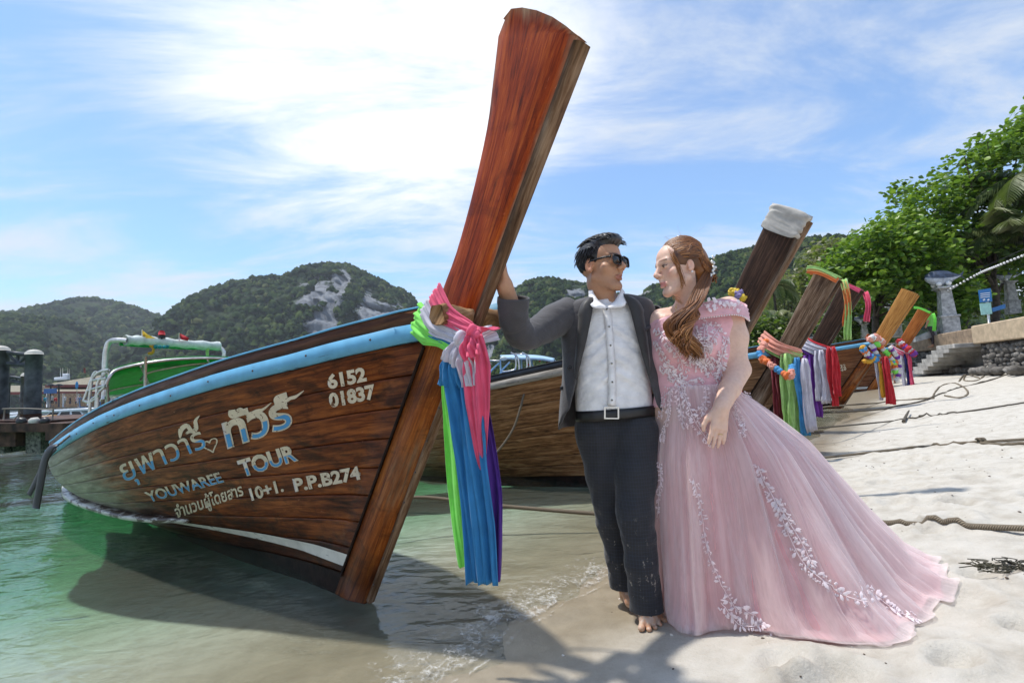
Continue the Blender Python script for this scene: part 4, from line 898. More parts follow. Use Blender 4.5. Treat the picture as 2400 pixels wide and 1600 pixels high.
sash('pale white sash knotted at the bow with two short tails', MAT['f_white'], [([(1000, 712, 0.125), (1020, 752, 0.135), (1050, 775, 0.135), (1080, 793, 0.15)], (0.14, 0.125, 0.085, 0.05), 0.10, 3), ([(1160, 778, 0.00), (1128, 786, 0.06), (1094, 792, 0.12)], (0.085, 0.075, 0.035), 0.10, 2)], [([(1076, 806, 0.16), (1064, 830, 0.18), (1056, 852, 0.18)], (0.05, 0.085, 0.095), 0.2, 2), ([(1090, 806, 0.15), (1096, 850, 0.16), (1102, 905, 0.16)], (0.05, 0.085, 0.07), 0.3, 2)], (1083, 796, 0.165, 0.024))
sash('hot pink sash crossing the bow in front of the prow, tail nearest the groom', MAT['f_pink'], [([(1018, 685, 0.135), (1040, 728, 0.145), (1070, 752, 0.145), (1108, 772, 0.15)], (0.11, 0.10, 0.075, 0.045), 0.10, 3), ([(1166, 768, 0.0), (1140, 774, 0.06), (1112, 776, 0.13)], (0.035, 0.045, 0.035), 0.10, 2)], [([(1112, 785, 0.14), (1118, 860, 0.145), (1122, 950, 0.14), (1127, 1050, 0.125), (1131, 1100, 0.12)], (0.06, 0.115, 0.10, 0.055, 0.015), 0.2, 2), ([(1106, 785, 0.17), (1102, 810, 0.185), (1108, 838, 0.19)], (0.04, 0.075, 0.085), 0.3, 2)], (1110, 778, 0.165, 0.020))
# ------------------------------------------------------------------ the other boats along the beach
GB = 'longtail boats drawn up along the beach'
def bow_cloth(bt, label, mat, cols_x, length, top=1.36, width=0.16, wrap=True, off=0.09, grp='sashes on the other boats', q0=-0.72):
    """a sash slung round the bow of boat bt with tails hanging from it"""
    root = thing('sash', label, 'sash', bt.W(q0, off, top-length), grp); s = bt.sc; nrm = bt.n*0.6-bt.k*0.8
    if wrap:
        mb = MB(); P = catmull([bt.W(q0+0.22, off*0.7, top+0.10), bt.W(q0+0.08, off*1.2, top-0.02), bt.W(q0-0.06, off*1.2, top-0.12), bt.W(q0-0.20, off*0.3, top-0.20)], 16); ribbon(mb, P, 0.17*s, bt.n, 0.16, 3, phase=random.random()); o = mb.build('wrap', mat, root); solidify(o, 0.004)
    for cx in cols_x:
        mb = MB(); L = length*random.uniform(0.85, 1.05); P = [bt.W(q0-0.10+cx, off*1.15+0.03*random.random(), top-0.12-L*v)+np.array([0.015*math.sin(5*v+cx*30), 0, 0]) for v in np.linspace(0, 1, 14)]
        ribbon(mb, P, np.interp(np.linspace(0, 1, 14), [0, 0.15, 1], [width*0.5, width, width*1.05])*s, nrm, 0.30, 2, phase=random.random(), nw=26); o = mb.build('tail', mat, root); solidify(o, 0.003)
    return root
def pom(mb, c, r, k=7, seed=0):
    add_ellipsoid(mb, c, (r, r, r*0.9), 9, 6, noise=0.45)
def garland(label, path, r, cols, n, grp='flower garlands on the bows', rings=True, cat='garland'):
    path = np.asarray(path, float); root = thing('garland', label, cat, path[-1], grp); P = catmull(path, n); protos = {}
    for i, p in enumerate(P):
        c = cols[i % len(cols)]
        if c not in protos:
            mb = MB(); pom(mb, (0, 0, 0), 1.0)
            for _ in range(9):
                d = RNG.normal(size=3); d /= np.linalg.norm(d); add_ellipsoid(mb, d*0.75, (0.42, 0.42, 0.42), 6, 4, noise=0.4)
            o = mb.build('flower', MAT['f_'+c], root); protos[c] = o
        else:
            o = protos[c].copy(); COL.objects.link(o)
        o.location = p; o.scale = (r*random.uniform(0.85, 1.15),)*3; o.rotation_euler = (random.uniform(0, 3), random.uniform(0, 3), random.uniform(0, 3))
    return root
def top_ribbon(bt, label, mat, L, prow_len=1.0, grp='ribbons tied to prow tops'):
    root = thing('ribbon', label, 'ribbon', bt.W(-1.5, 0, 2.0), grp); mb = MB(); dz = prow_len
    def tp(a, z): return (-0.615+(a+0.615)*dz, 1.33+(z-1.33)*dz)
    pts = [tp(-1.17, 2.50), tp(-1.30, 2.46), tp(-1.43, 2.37), tp(-1.53, 2.29)]; P = []
    for sgn in (1, -1):
        Q = catmull([bt.W(a, sgn*0.075, z) for a, z in pts], 12); mb2 = MB(); ribbon(mb, Q, 0.06*bt.sc, bt.n*sgn, 0.12, 2)
    a, z = pts[-1]; Q = [bt.W(a-0.05-0.03*math.sin(4*v), 0.05*math.sin(3*v), z-0.02-L*v) for v in np.linspace(0, 1, 12)]; ribbon(mb, Q, 0.075*bt.sc, bt.n, 0.4, 2)
    o = mb.build('cloth', mat, root); solidify(o, 0.004); return root

# second boat: old brown hull behind the couple
BB = Boat((1.36, 5.12, 0.0), 46)
r2 = thing('longtail_boat', 'old weathered brown longtail boat behind the groom, dark prow wrapped white at its tip', 'boat', BB.W(3, 0, 0), GB)
MAT['greyrail'] = wood('grey_rail_wood', (0.10, 0.085, 0.07), (0.27, 0.24, 0.20), (0.44, 0.40, 0.34), 0.8, 0, (0.4, 0.37, 0.33), 0.5, 0.2)
MAT['redtar'] = simple('red_bottom_paint', (0.10, 0.022, 0.012), 0.5, var=0.4, scale=6, bump=0.3)
build_boat(BB, r2, dict(hull=MAT['hull2'], stem=MAT['hull2'], prow=MAT['prowdark'], rail=MAT['greyrail'], cap=MAT['rubber']), detail=2, rail='grey', straight=True, nstrake=9, stripe=False, weary=0.0)
mb = MB(); rows = []
for i, v in enumerate(np.linspace(0, 1, 16)):
    ft = np.array([-1.430-0.108*v, 2.170+0.172*v]); bk = ft+np.array([0.83, 0.558])*0.305; t0 = 0.070+0.008*math.sin(v*9)*0.5; row = []
    for a_ in np.linspace(0, 2*PI, 36, endpoint=False):
        ex, ey = math.copysign(abs(math.cos(a_))**0.35, math.cos(a_)), math.copysign(abs(math.sin(a_))**0.35, math.sin(a_)); p = bk*(0.5-ex*0.54)+ft*(0.5+ex*0.54); row.append(BB.W(p[0], t0*ey, p[1])+np.array([0, 0, 0.012])*math.sin(3*a_+v*4))
    rows.append(row)
Pw = np.array(rows); cw = Pw.mean(1, keepdims=True); dw_ = Pw-cw; dw_ /= np.linalg.norm(dw_, axis=2, keepdims=True); Pw = Pw+dw_*(0.024*fbm(np.stack([Pw[..., 0]*8, Pw[..., 1]*8, Pw[..., 2]*60+Pw[..., 0]*30], -1), 3))[..., None]
Pw = np.concatenate([Pw, (Pw[-1:]*0.5+cw[-1:]*0.5)+np.array([0, 0, 0.015]), cw[-1:].repeat(36, 1)+np.array([0, 0, 0.02])], 0); add_grid(mb, Pw, cv=True)
wr = thing('cloth_wrap', 'white cloth bound round the dark prow tip behind the bride', 'cloth', BB.W(-1.3, 0, 2.3)); mb.build('binding', fabric('grubby_white_cloth', (0.50, 0.47, 0.42), 0.8, 200, 0.10, 0.1), wr)
bow_cloth(BB, 'navy blue sash hanging at the bow just right of the bride', MAT['f_navy'], [0.10], 0.62, 1.40, 0.16, off=0.10)
bow_cloth(BB, 'red sash hanging at the bow just right of the bride', MAT['f_red'], [-0.02, 0.04], 0.72, 1.34, 0.16, off=0.15)
bow_cloth(BB, 'neon green sash end beside the bride\'s elbow', MAT['f_green'], [0.14], 0.46, 1.22, 0.14, wrap=False, off=0.19)
garland('yellow and lilac flowers on the bow behind the bride\'s shoulder', [onplane(x, y, BB.B+BB.n*0.05, BB.n) for x, y in ((1716, 684), (1728, 688), (1740, 697))], 0.040, ['yellow', 'yellow', 'lilac'], 4)
# third boat: grey weathered prow with an orange ribbon
BCt = Boat((3.10, 7.35, 0.0), 46); r3 = thing('longtail_boat', 'longtail boat with blotchy grey-brown prow and orange ribbon, right of the bride', 'boat', BCt.W(3, 0, 0), GB)
build_boat(BCt, r3, dict(hull=MAT['hull2'], stem=MAT['prowgrey'], prow=MAT['prowgrey']), detail=1, stripe=False, weary=0.05, prow_len=0.90, straight=True)
top_ribbon(BCt, 'orange ribbon tied over the blotchy grey prow, its end dangling', MAT['f_orange'], 0.55, 0.90)
top_ribbon(Boat(BCt.B+np.array([0, 0, 0.035]), 46), 'lime ribbon above the orange one on the grey prow', MAT['f_lime'], 0.75, 0.90)
bow_cloth(BCt, 'red sash on the grey-prowed boat nearest the skirt', MAT['f_maroon'], [0.14, 0.2], 0.95, 1.42, 0.13, off=0.10)
bow_cloth(BCt, 'pale lime sash hanging longest on the grey-prowed boat', MAT['f_lime'], [0.0, 0.06], 1.22, 1.46, 0.16, off=0.15)
bow_cloth(BCt, 'sky blue sash on the grey-prowed boat', MAT['f_skyblue'], [-0.10], 0.95, 1.40, 0.13, wrap=False, off=0.13)
bow_cloth(BCt, 'white sash at the right edge of the grey-prowed boat', MAT['f_white'], [-0.17], 0.92, 1.38, 0.14, wrap=False, off=0.11)
bow_cloth(BCt, 'salmon sash crossing the bow of the grey-prowed boat', MAT['f_salmon'], [], 0.5, 1.50, 0.13, off=0.17)
garland('orange, pink and blue flower garland on the grey-prowed boat', [at(1795, 800, 6.7), at(1780, 830, 6.6), at(1800, 850, 6.4), at(1825, 868, 6.3), at(1850, 880, 6.2), at(1856, 860, 6.3)], 0.045, ['orange', 'salmon', 'salmon', 'skyblue', 'skyblue', 'orange'], 17)
# fourth boat: dark prow with pink ribbon
BDt = Boat((4.75, 9.55, 0.0), 46, 1.08); r4 = thing('longtail_boat', 'longtail boat with plain dark brown prow and pink ribbon', 'boat', BDt.W(3, 0, 0), GB)
build_boat(BDt, r4, dict(hull=MAT['hull2'], stem=MAT['prowdark'], prow=MAT['prowdark']), detail=1, stripe=False, prow_len=0.90, straight=True)
top_ribbon(BDt, 'hot pink ribbon tied over the plain dark prow', MAT['f_pink'], 0.45, 0.90)
bow_cloth(BDt, 'indigo sash, leftmost on the dark-prowed boat', MAT['f_violet'], [0.20, 0.12], 1.02, 1.40, 0.14, off=0.10)
bow_cloth(BDt, 'white sash between indigo and red on the dark-prowed boat', MAT['f_white'], [0.04, -0.04], 0.95, 1.46, 0.15, off=0.14)
bow_cloth(BDt, 'red sash, rightmost on the dark-prowed boat', MAT['f_red'], [-0.13, -0.19], 0.92, 1.50, 0.13, off=0.12)
# fifth boat: golden prow
BE = Boat((8.62, 13.6, 0.06), 46, 1.2); r5 = thing('longtail_boat', 'longtail boat with golden-brown prow, blue rail and painted white flower', 'boat', BE.W(3, 0, 0), GB)
build_boat(BE, r5, dict(hull=MAT['hull5'], stem=MAT['stem'], prow=MAT['prowgold']), detail=1, stripe=True, prow_len=0.97, straight=True)
bvE = hullbvh(BE)
def ondecal(body, q00, q10, q01, mat, bold=0.03):
    me = text_mesh(body, bold, 1); decal('lettering', me, bounds(me), on_hull(bvE, q00, q10, q01, 0.03), mat, r5, sub=0.6)
ondecal('6332', (1956, 866), (1982, 860), (1955, 857), MAT['cream']); ondecal('00060', (1952, 875), (1984, 867), (1951, 867), MAT['cream'])
mb = MB(); fh = on_hull(bvE, (0, 0), (1, 0), (0, 1), 0.03)
for i in range(6):
    a = i*PI/3+0.3; c = np.array([1940, 916]); L = 17; V = []
    for t, w in ((0, 1), (0.4, 4), (0.7, 4.5), (1, 0.3)):
        for sg in (-1, 1):
            p = c+np.array([math.cos(a), -math.sin(a)])*L*t+np.array([math.sin(a), math.cos(a)])*w*sg; V.append(fh(*p))
    mb.add(np.array(V), [(0, 1, 3, 2), (2, 3, 5, 4), (4, 5, 7, 6)])
mb.build('painted_flower', MAT['cream'], r5)
bow_cloth(BE, 'red sash with orange under the golden prow', MAT['f_red'], [-0.02, -0.08], 1.02, 1.20, 0.12, wrap=False, off=0.20)
bow_cloth(BE, 'golden yellow sash under the golden prow', MAT['f_gold'], [0.05], 0.98, 1.22, 0.10, wrap=False, off=0.18)
bow_cloth(BE, 'pale sash at the left of those under the golden prow', MAT['f_white'], [0.11], 0.98, 1.22, 0.08, wrap=False, off=0.16)
def pg(lst, y0=12.8): return [at(a, b, y0) for a, b in lst]
garland('blue, yellow and orange pom-pom garland slung across the golden bow', pg([(2022, 815), (2030, 828), (2045, 838), (2060, 845), (2080, 850), (2098, 848)]), 0.075, ['gold', 'skyblue', 'orange', 'cloudwhite', 'violet', 'skyblue'], 15)
garland('white and purple pom-pom string hanging longest from the golden bow', pg([(2045, 812), (2058, 835), (2072, 855), (2080, 878), (2078, 900), (2086, 905)]), 0.065, ['cloudwhite', 'violet', 'cloudwhite', 'skyblue'], 17)
garland('green and orange pom-pom string on the golden bow', pg([(2055, 806), (2070, 818), (2085, 835), (2095, 852), (2098, 870)]), 0.062, ['green', 'green', 'orange', 'cloudwhite'], 13)
garland('white and violet pom-pom string nearest the golden prow\'s right edge', pg([(2088, 815), (2100, 832), (2108, 850), (2106, 872), (2102, 890)]), 0.055, ['cloudwhite', 'violet', 'cloudwhite'], 13)
garland('pale pink lilies at the foot of the golden prow', pg([(2038, 795), (2050, 790), (2060, 797), (2066, 802)]), 0.085, ['salmon', 'cloudwhite', 'salmon'], 6)
garland('yellow pom-poms hanging at the left of the golden bow', pg([(2026, 846), (2036, 848), (2042, 845)]), 0.055, ['gold'], 4)
# sixth boat: orange prow
BF = Boat((13.4, 19.2, 0.10), 46, 1.22); r6 = thing('longtail_boat', 'longtail boat with orange-brown prow and green ribbon, behind the golden prow', 'boat', BF.W(3, 0, 0), GB)
build_boat(BF, r6, dict(hull=MAT['hull5'], stem=MAT['proworange'], prow=MAT['proworange']), detail=1, stripe=True, far_side=False, straight=True)
top_ribbon(BF, 'green and orange ribbon streaming from the orange prow', MAT['f_green'], 0.5)
bow_cloth(BF, 'pink sash, rightmost hanging below the orange prow', MAT['f_pink'], [-0.12], 1.25, 1.28, 0.12, off=0.14)
bow_cloth(BF, 'navy sash beside the pink one below the orange prow', MAT['f_navy'], [-0.03], 1.25, 1.28, 0.10, wrap=False, off=0.14)
bow_cloth(BF, 'white sash left of the navy one below the orange prow', MAT['f_white'], [0.06], 1.25, 1.30, 0.12, off=0.13)
garland('red and white pom-poms on the orange prow', [at(2108, 800, 18.3), at(2120, 812, 18.2), at(2135, 822, 18.1), at(2142, 830, 18.1)], 0.11, ['red', 'cloudwhite', 'red', 'violet'], 9)
# small boats farther along
for i, (px, py, Y, m, lab) in enumerate([(2041, 780, 20.5, 'prow', 'small far longtail boat with red-brown prow, just left of the golden prow'), (2024, 792, 23, 'prowdark', 'small far longtail boat with dark prow, second left of the golden prow'), (1998, 802, 26, 'prow', 'small far longtail boat with ribboned reddish prow, third left of the golden prow'), (1973, 808, 29, 'proworange', 'small far longtail boat with orange-brown prow, fourth left of the golden prow'), (1940, 822, 27, 'prowdark', 'farthest left of the small longtail boats beyond the blue rail')]):
    p = at(px, py, Y); b = Boat((p[0]-1.0, p[1]+0.97, p[2]-2.50), 46); rr = thing('longtail_boat', lab, 'boat', b.W(1.5, 0, 0), GB); b.L = 5.5
    build_boat(b, rr, dict(hull=MAT['hull5'], stem=MAT['hull5'], prow=MAT[m]), detail=1, stripe=False, far_side=False, nstrake=5, straight=True)
    if i == 2: top_ribbon(b, 'green and orange ribbon on a small far prow', MAT['f_lime'], 0.3)

# canopy and racks on the second boat, and the boat with the pale blue roof beyond
MAT['tarpblue'] = fabric('blue_tarpaulin', (0.06, 0.17, 0.42), 0.45, 80, 0.1, 0.1); MAT['tarpgreen'] = fabric('green_tarpaulin', (0.03, 0.42, 0.10), 0.4, 60, 0.12, 0.45); MAT['tarpwhite'] = fabric('white_tarpaulin', (0.66, 0.72, 0.68), 0.35, 60, 0.1, 0.2)
MAT['darkcloth'] = fabric('dark_cloth', (0.012, 0.012, 0.03), 0.7, 300, 0.1, 0); MAT['purplepipe'] = simple('purple_pipe', (0.22, 0.17, 0.32), 0.5); MAT['bluepipe'] = simple('pale_blue_pipe', (0.33, 0.50, 0.62), 0.4); MAT['life'] = fabric('orange_vest', (0.62, 0.10, 0.025), 0.7, 200, 0.1, 0)
def sheet(name, A, Bp, mat, root, n=14, sag=0.0, thick=0.01):
    A = catmull(A, n); Bp = catmull(Bp, n); rows = [A*(1-v)+Bp*v-np.array([0, 0, sag])*math.sin(v*PI) for v in np.linspace(0, 1, 6)]; mb = MB(); P = np.array(rows); P = P+0.008*fbm(P*9, 3)[..., None]; add_grid(mb, P); o = mb.build(name, mat, root); solidify(o, thick); return o
def pipe(name, pts, r, mat, root, n=None, sides=8):
    mb = MB(); add_tube(mb, catmull(pts, n or max(2, 6*(len(pts)-1))) if len(pts) > 2 else pts, r, sides); return mb.build(name, mat, root)
A_ = lambda a, b, y: at(a, b, y)
sheet('canopy', [A_(1120, 898, 7.2), A_(1160, 880, 7.1), A_(1225, 872, 7.0), A_(1270, 876, 6.9), A_(1294, 886, 6.9)], [A_(1110, 905, 9.0), A_(1150, 890, 9.0), A_(1215, 880, 9.0), A_(1260, 884, 9.0), A_(1285, 892, 9.0)], MAT['tarpblue'], r2)
sheet('valance', [A_(1165, 885, 7.05), A_(1190, 878, 7.0), A_(1235, 875, 6.95), A_(1268, 878, 6.9), A_(1292, 886, 6.9)], [A_(1167, 892, 7.05), A_(1195, 892, 7.0), A_(1235, 896, 6.95), A_(1262, 896, 6.9), A_(1270, 902, 6.9)], MAT['darkcloth'], r2)
def curve_decal(txt, p0, p1, hgt, yd, bow, root, mat, bold=0.02):
    me = text_mesh(txt, bold, 1); b = bounds(me)
    decal('lettering', me, b, lambda u, v: Vector(at(p0[0]+(p1[0]-p0[0])*u, p0[1]+(p1[1]-p0[1])*u-bow*math.sin(u*PI)-hgt*v, yd)), mat, root, sub=0.5)
curve_decal('โชคอนันดา นารีโชคชัย', (1172, 892), (1270, 893), 7, 6.85, 4, r2, MAT['f_cloudwhite'])
pipe('canopy_rail', [A_(1120, 918, 7.0), A_(1190, 906, 6.9), A_(1260, 892, 6.8), A_(1300, 884, 6.8)], 0.022, MAT['purplepipe'], r2)
for a, b, c in ((1156, 890, 928), (1238, 892, 912), (1282, 886, 900)): pipe('canopy_post', [A_(a, b, 7.1), A_(a+2, c+10, 7.1)], 0.014, MAT['greyrail'], r2)
mb = MB(); add_ellipsoid(mb, A_(1175, 925, 7.3), (0.10, 0.05, 0.16), 10, 7, noise=0.2); mb.build('life_vest', MAT['life'], r2); mb = MB(); add_ellipsoid(mb, A_(1138, 928, 7.3), (0.09, 0.05, 0.14), 10, 7, noise=0.2); mb.build('life_vest', MAT['life'], r2)
mb = MB(); th = np.linspace(0, 2*PI, 25); tc = A_(1158, 938, 6.6); add_tube(mb, [tc+0.13*np.array([math.cos(t), 0.2*math.sin(t), math.sin(t)]) for t in th], 0.028, 8, cap=False); mb.build('tyre', MAT['rubber'], r2)
rk = thing('roof_rack', 'steel tube roof rack above the blue canopy left of the groom', 'rack', A_(1200, 870, 7.4))
for dx in (0, 26):
    pipe('rack_hoop', [A_(1197+dx, 826, 7.4), A_(1212+dx, 835, 7.4), A_(1216+dx, 850, 7.4), A_(1217+dx, 866, 7.4)], 0.012, MAT['steel'], rk)
    pipe('rack_hoop', [A_(1208+dx, 834, 7.6), A_(1209+dx, 860, 7.6), A_(1200+dx, 868, 7.6), A_(1176+dx*0.9, 871, 7.6)], 0.012, MAT['steel'], rk)
pipe('rack_bar', [A_(1206, 829, 7.4), A_(1228, 830, 7.4)], 0.010, MAT['steel'], rk); pipe('rack_post', [A_(1172, 843, 7.4), A_(1174, 875, 7.4)], 0.012, MAT['bluepipe'], rk); pipe('rack_brace', [A_(1170, 850, 7.4), A_(1150, 870, 7.4), A_(1147, 882, 7.4)], 0.012, MAT['bluepipe'], rk); pipe('rack_brace', [A_(1195, 848, 7.4), A_(1176, 868, 7.4), A_(1172, 878, 7.4)], 0.012, MAT['bluepipe'], rk)
pipe('rack_bar', [A_(1130, 844, 7.4), A_(1172, 845, 7.4)], 0.012, MAT['steel'], rk); mb = MB(); add_ellipsoid(mb, A_(1180, 840, 7.4), (0.055, 0.03, 0.032), 10, 7); mb.build('white_drum', MAT['tarpwhite'], rk)
fb = thing('tour_boat', 'far tour boat with pale blue flat roof and red lanterns, left of the groom', 'boat', A_(1250, 900, 14))
sheet('roof', [A_(1172, 834, 14), A_(1215, 833, 14), A_(1260, 834, 14), A_(1300, 841, 14)], [A_(1185, 840, 12), A_(1215, 840, 12), A_(1262, 841, 12), A_(1298, 846, 12)], MAT['bluepipe'], fb, thick=0.05)
for a, b, c, d in ((1244, 841, 1253, 873), (1300, 843, 1311, 872), (1282, 842, 1283, 872), (1222, 840, 1223, 872)): pipe('roof_post', [A_(a, b, 12.5), A_(c, d, 12.5)], 0.022, MAT['bluepipe'] if a != 1282 else MAT['capwood'], fb)
for a, b, r_ in ((1289, 855, 0.055), (1240, 854, 0.045), (1265, 846, 0.03), (1284, 870, 0.06)):
    mb = MB(); add_ellipsoid(mb, A_(a, b, 12.3), (r_, r_, r_*0.55), 10, 6); mb.build('red_lantern', MAT['f_red'], fb)
sheet('cover', [A_(1262, 876, 12.5), A_(1285, 872, 12.5), A_(1315, 868, 12.5)], [A_(1255, 905, 11), A_(1290, 900, 11), A_(1325, 895, 11)], MAT['purplepipe'], fb); mb = MB(); P = np.array([[A_(a, b, 11.5+0.6*c) for a, b in ((1180, 905), (1220, 915), (1260, 912), (1330, 900))] for c in (0, 1)]+[[A_(a, b, 12.2) for a, b in ((1185, 935), (1220, 940), (1260, 938), (1330, 930))]]); add_grid(mb, P); mb.build('hull', MAT['tarpblue'], fb)

# neighbouring boat with the green canopy, beyond the nearest boat
gb = thing('canopy_boat', 'boat with green canopy on steel tubes behind the nearest hull', 'boat', A_(400, 960, 8))
fa = [A_(246, 915, 6.6), A_(256, 884, 6.6), A_(275, 866, 6.7), A_(330, 853, 6.8), (A_(400, 843, 7.0)), A_(487, 839, 7.3), A_(560, 843, 7.6), A_(640, 853, 7.9)]
aa = [A_(236, 940, 9.5), A_(246, 930, 9.5), A_(290, 926, 9.6), A_(360, 918, 9.8), A_(430, 913, 10.0), A_(520, 908, 10.3), A_(600, 908, 10.6), A_(680, 912, 11)]
sheet('canopy', [p+np.array([0, 0, 0.03]) for p in fa[1:]], [p+np.array([0, 0, 0.03]) for p in aa[1:]], MAT['tarpgreen'], gb, 30, 0.04)
bg_ = Boat((-1.75, 4.60, 0.0), 46); mb = MB(); sg = np.linspace(2.6, 8.6, 16); T_ = np.linspace(0, 1, 9)
for sd_ in (1, -1): add_grid(mb, bg_.hull_np(sg, T_, sd_), flip=(sd_ < 0), uv=np.array([[(a, t) for t in T_] for a in sg]))
add_grid(mb, np.array([[bg_.hull(2.6, t, q, 0) for t in T_] for q in (-1, 1)])); add_grid(mb, np.array([[bg_.hull(8.6, t, q, 0) for t in T_] for q in (-1, 1)])); mb.build('hull', MAT['hull2'], gb)
for q in (2.9, 4.3, 5.7):
    for sd_ in (1, -1): a_ = bg_.hull(q, 0.98, sd_, -0.05); pipe('canopy_post', [a_, a_+np.array([0, 0, 0.75])], 0.016, MAT['steel'], gb)
pipe('canopy_tube', fa, 0.019, MAT['steel'], gb, 40); pipe('canopy_tube', [p+np.array([0, 0.55, -0.035]) for p in fa[1:]], 0.016, MAT['steel'], gb, 40); pipe('canopy_tube', [(a*0.45+b*0.55)+np.array([0, 0, -0.03]) for a, b in zip(fa[1:], aa[1:])], 0.016, MAT['steel'], gb, 40); pipe('canopy_tube', aa, 0.019, MAT['steel'], gb, 40)
for i in (3, 5, 6): pipe('canopy_rib', [fa[i]+np.array([0, 0, -0.03]), aa[i]+np.array([0, 0, -0.03])], 0.014, MAT['steel'], gb)
for pts in ([(207, 950), (212, 915), (217, 888), (232, 872), (256, 866)], [(222, 1000), (226, 930), (230, 895), (250, 872)], [(209, 985), (211, 950), (216, 935), (232, 925)], [(227, 985), (229, 930), (236, 915), (247, 906)], [(195, 938), (212, 942), (232, 928)], [(196, 940), (207, 910), (219, 878), (226, 870)], [(206, 915), (228, 908), (248, 903)], [(214, 892), (232, 888), (250, 886)]):
    pipe('rail_tube', [A_(a, b, 6.4) for a, b in pts], 0.017, MAT['steel'], gb)
pipe('mast_post', [A_(244, 935, 7), A_(246, 850, 7), A_(250, 815, 7), A_(258, 800, 7), A_(275, 797, 7), A_(300, 798, 7)], 0.034, MAT['steel'], gb, 30); pipe('mast_post', [A_(524, 842, 8.2), A_(525, 826, 8.2), A_(518, 816, 8.2), A_(508, 815, 8.2)], 0.03, MAT['steel'], gb, 16)
mb = MB(); P = catmull([A_(293, 797, 7), A_(350, 799, 7.3), A_(430, 806, 7.7), A_(512, 811, 8.2)], 30); add_tube(mb, P, 0.075+0.010*np.sin(np.linspace(0, 40, 30)), 12, flat=0.9); mb.build('rolled_awning', MAT['tarpwhite'], gb)
mb = MB(); P = catmull([A_(280, 806, 7), A_(350, 811, 7.3), A_(430, 815, 7.7), A_(505, 817, 8.2)], 20); add_tube(mb, P, 0.022, 8); mb.build('awning_edge', MAT['tarpgreen'], gb)
def flag(lab, col, pole, pts, yd):
    r_ = thing('flag', lab, 'flag', A_(pole[0], pole[2], yd)); pipe('pole', [A_(pole[0], pole[1], yd), A_(pole[0], pole[2], yd)], 0.008, MAT['steel'], r_)
    mb = MB(); V = [A_(a, b, yd+0.03*((i % 2)*2-1)) for i, (a, b) in enumerate(pts)]; mb.add(np.array(V), [tuple(range(len(V)))]); o = mb.build('cloth', MAT['f_'+col], r_); solidify(o, 0.004)
flag('small yellow flag on the rolled awning', 'yellow', (333, 772, 800), [(334, 774), (345, 783), (366, 793), (334, 792)], 7.2)
flag('small red flag on the rolled awning', 'red', (420, 780, 803), [(421, 781), (432, 786), (443, 792), (440, 799), (424, 795)], 7.6)
bc = thing('beacon_lamp', 'red beacon lamp with black base above the rolled awning', 'lamp', A_(379, 800, 7.4)); mb = MB(); add_lathe(mb, A_(379, 783, 7.4), [(0.045, -0.01), (0.04, 0.03), (0.028, 0.05)], 12); mb.build('lens', MAT['f_red'], bc); mb = MB(); add_lathe(mb, A_(379, 788, 7.4), [(0.05, -0.02), (0.05, 0.012)], 12); add_tube(mb, [A_(379, 789, 7.4), A_(379, 800, 7.4)], 0.01); mb.build('base', MAT['rubber'], bc)
garland('marigold garland hanging below the rolled awning', [A_(345, 810, 7.3), A_(358, 812, 7.3), A_(358, 826, 7.3), A_(350, 828, 7.3)], 0.022, ['gold'], 10)
garland('lime bead string hanging from the rolled awning', [A_(486, 818, 8), A_(486, 838, 8)], 0.022, ['lime'], 7)
garland('teal and green cloth bundle under the rolled awning', [A_(365, 812, 7.3), A_(380, 813, 7.3), A_(392, 812, 7.4)], 0.028, ['teal'], 4, cat='cloth')
mb = MB(); P = catmull([A_(205, 985, 5.4), A_(225, 965, 5.4), A_(240, 955, 5.5), A_(258, 960, 5.5), A_(230, 972, 5.4), A_(195, 992, 5.3)], 40); add_tube(mb, P+0.02*fbm(P*20, 2)[:, None], 0.022, 7); o = mb.build('coiled_rope', MAT['rope']); tag(o, 'brown rope bundle on the far rail below the steel tubes', 'rope')
# ------------------------------------------------------------------ promenade on the right
MAT['sandstone'] = simple('rendered_coping', (0.50, 0.385, 0.255), 0.85, var=0.14, scale=5, bump=0.4, bscale=40); MAT['sandstone2'] = simple('stained_coping', (0.30, 0.215, 0.14), 0.85, var=0.25, scale=4, bump=0.4, bscale=40)
MAT['mortar'] = simple('dark_mortar', (0.055, 0.048, 0.042), 0.95, var=0.4, scale=6, bump=0.6, bscale=20)
def mk_stone():
    n = NT('rubble_stone'); c = n.coords('pos'); r = n.rand(); f = n.noise(c, 7, 6, 0.7); col = n.ramp(n.math('ADD', n.math('MULTIPLY', f, 0.8), n.math('MULTIPLY', r, 0.3)), [(0.35, (0.045, 0.040, 0.035)), (0.6, (0.16, 0.145, 0.125)), (0.85, (0.42, 0.39, 0.35))]); n.set(base=col, rough=0.9); n.bump(n.noise(c, 30, 5, 0.7), 0.9, 0.02); return n.m
MAT['stone'] = mk_stone()
def WL(u, inland, z): p = WALL_A+WALL_D*u+WALL_N*inland; return np.array([p[0], p[1], z])
wd3 = np.array([WALL_D[0], WALL_D[1], 0]); wn3 = np.array([WALL_N[0], WALL_N[1], 0]); MW = np.stack([wd3, wn3, np.array([0, 0, 1.0])], 1)
prm = MB(); add_box(prm, WL(20, 14, 0.9), (70, 26, 1.8), MW); tag(prm.build('promenade', MAT['concrete'], smooth=False), kind='structure')
U1 = 4.6   # where the near wall ends and the steps begin
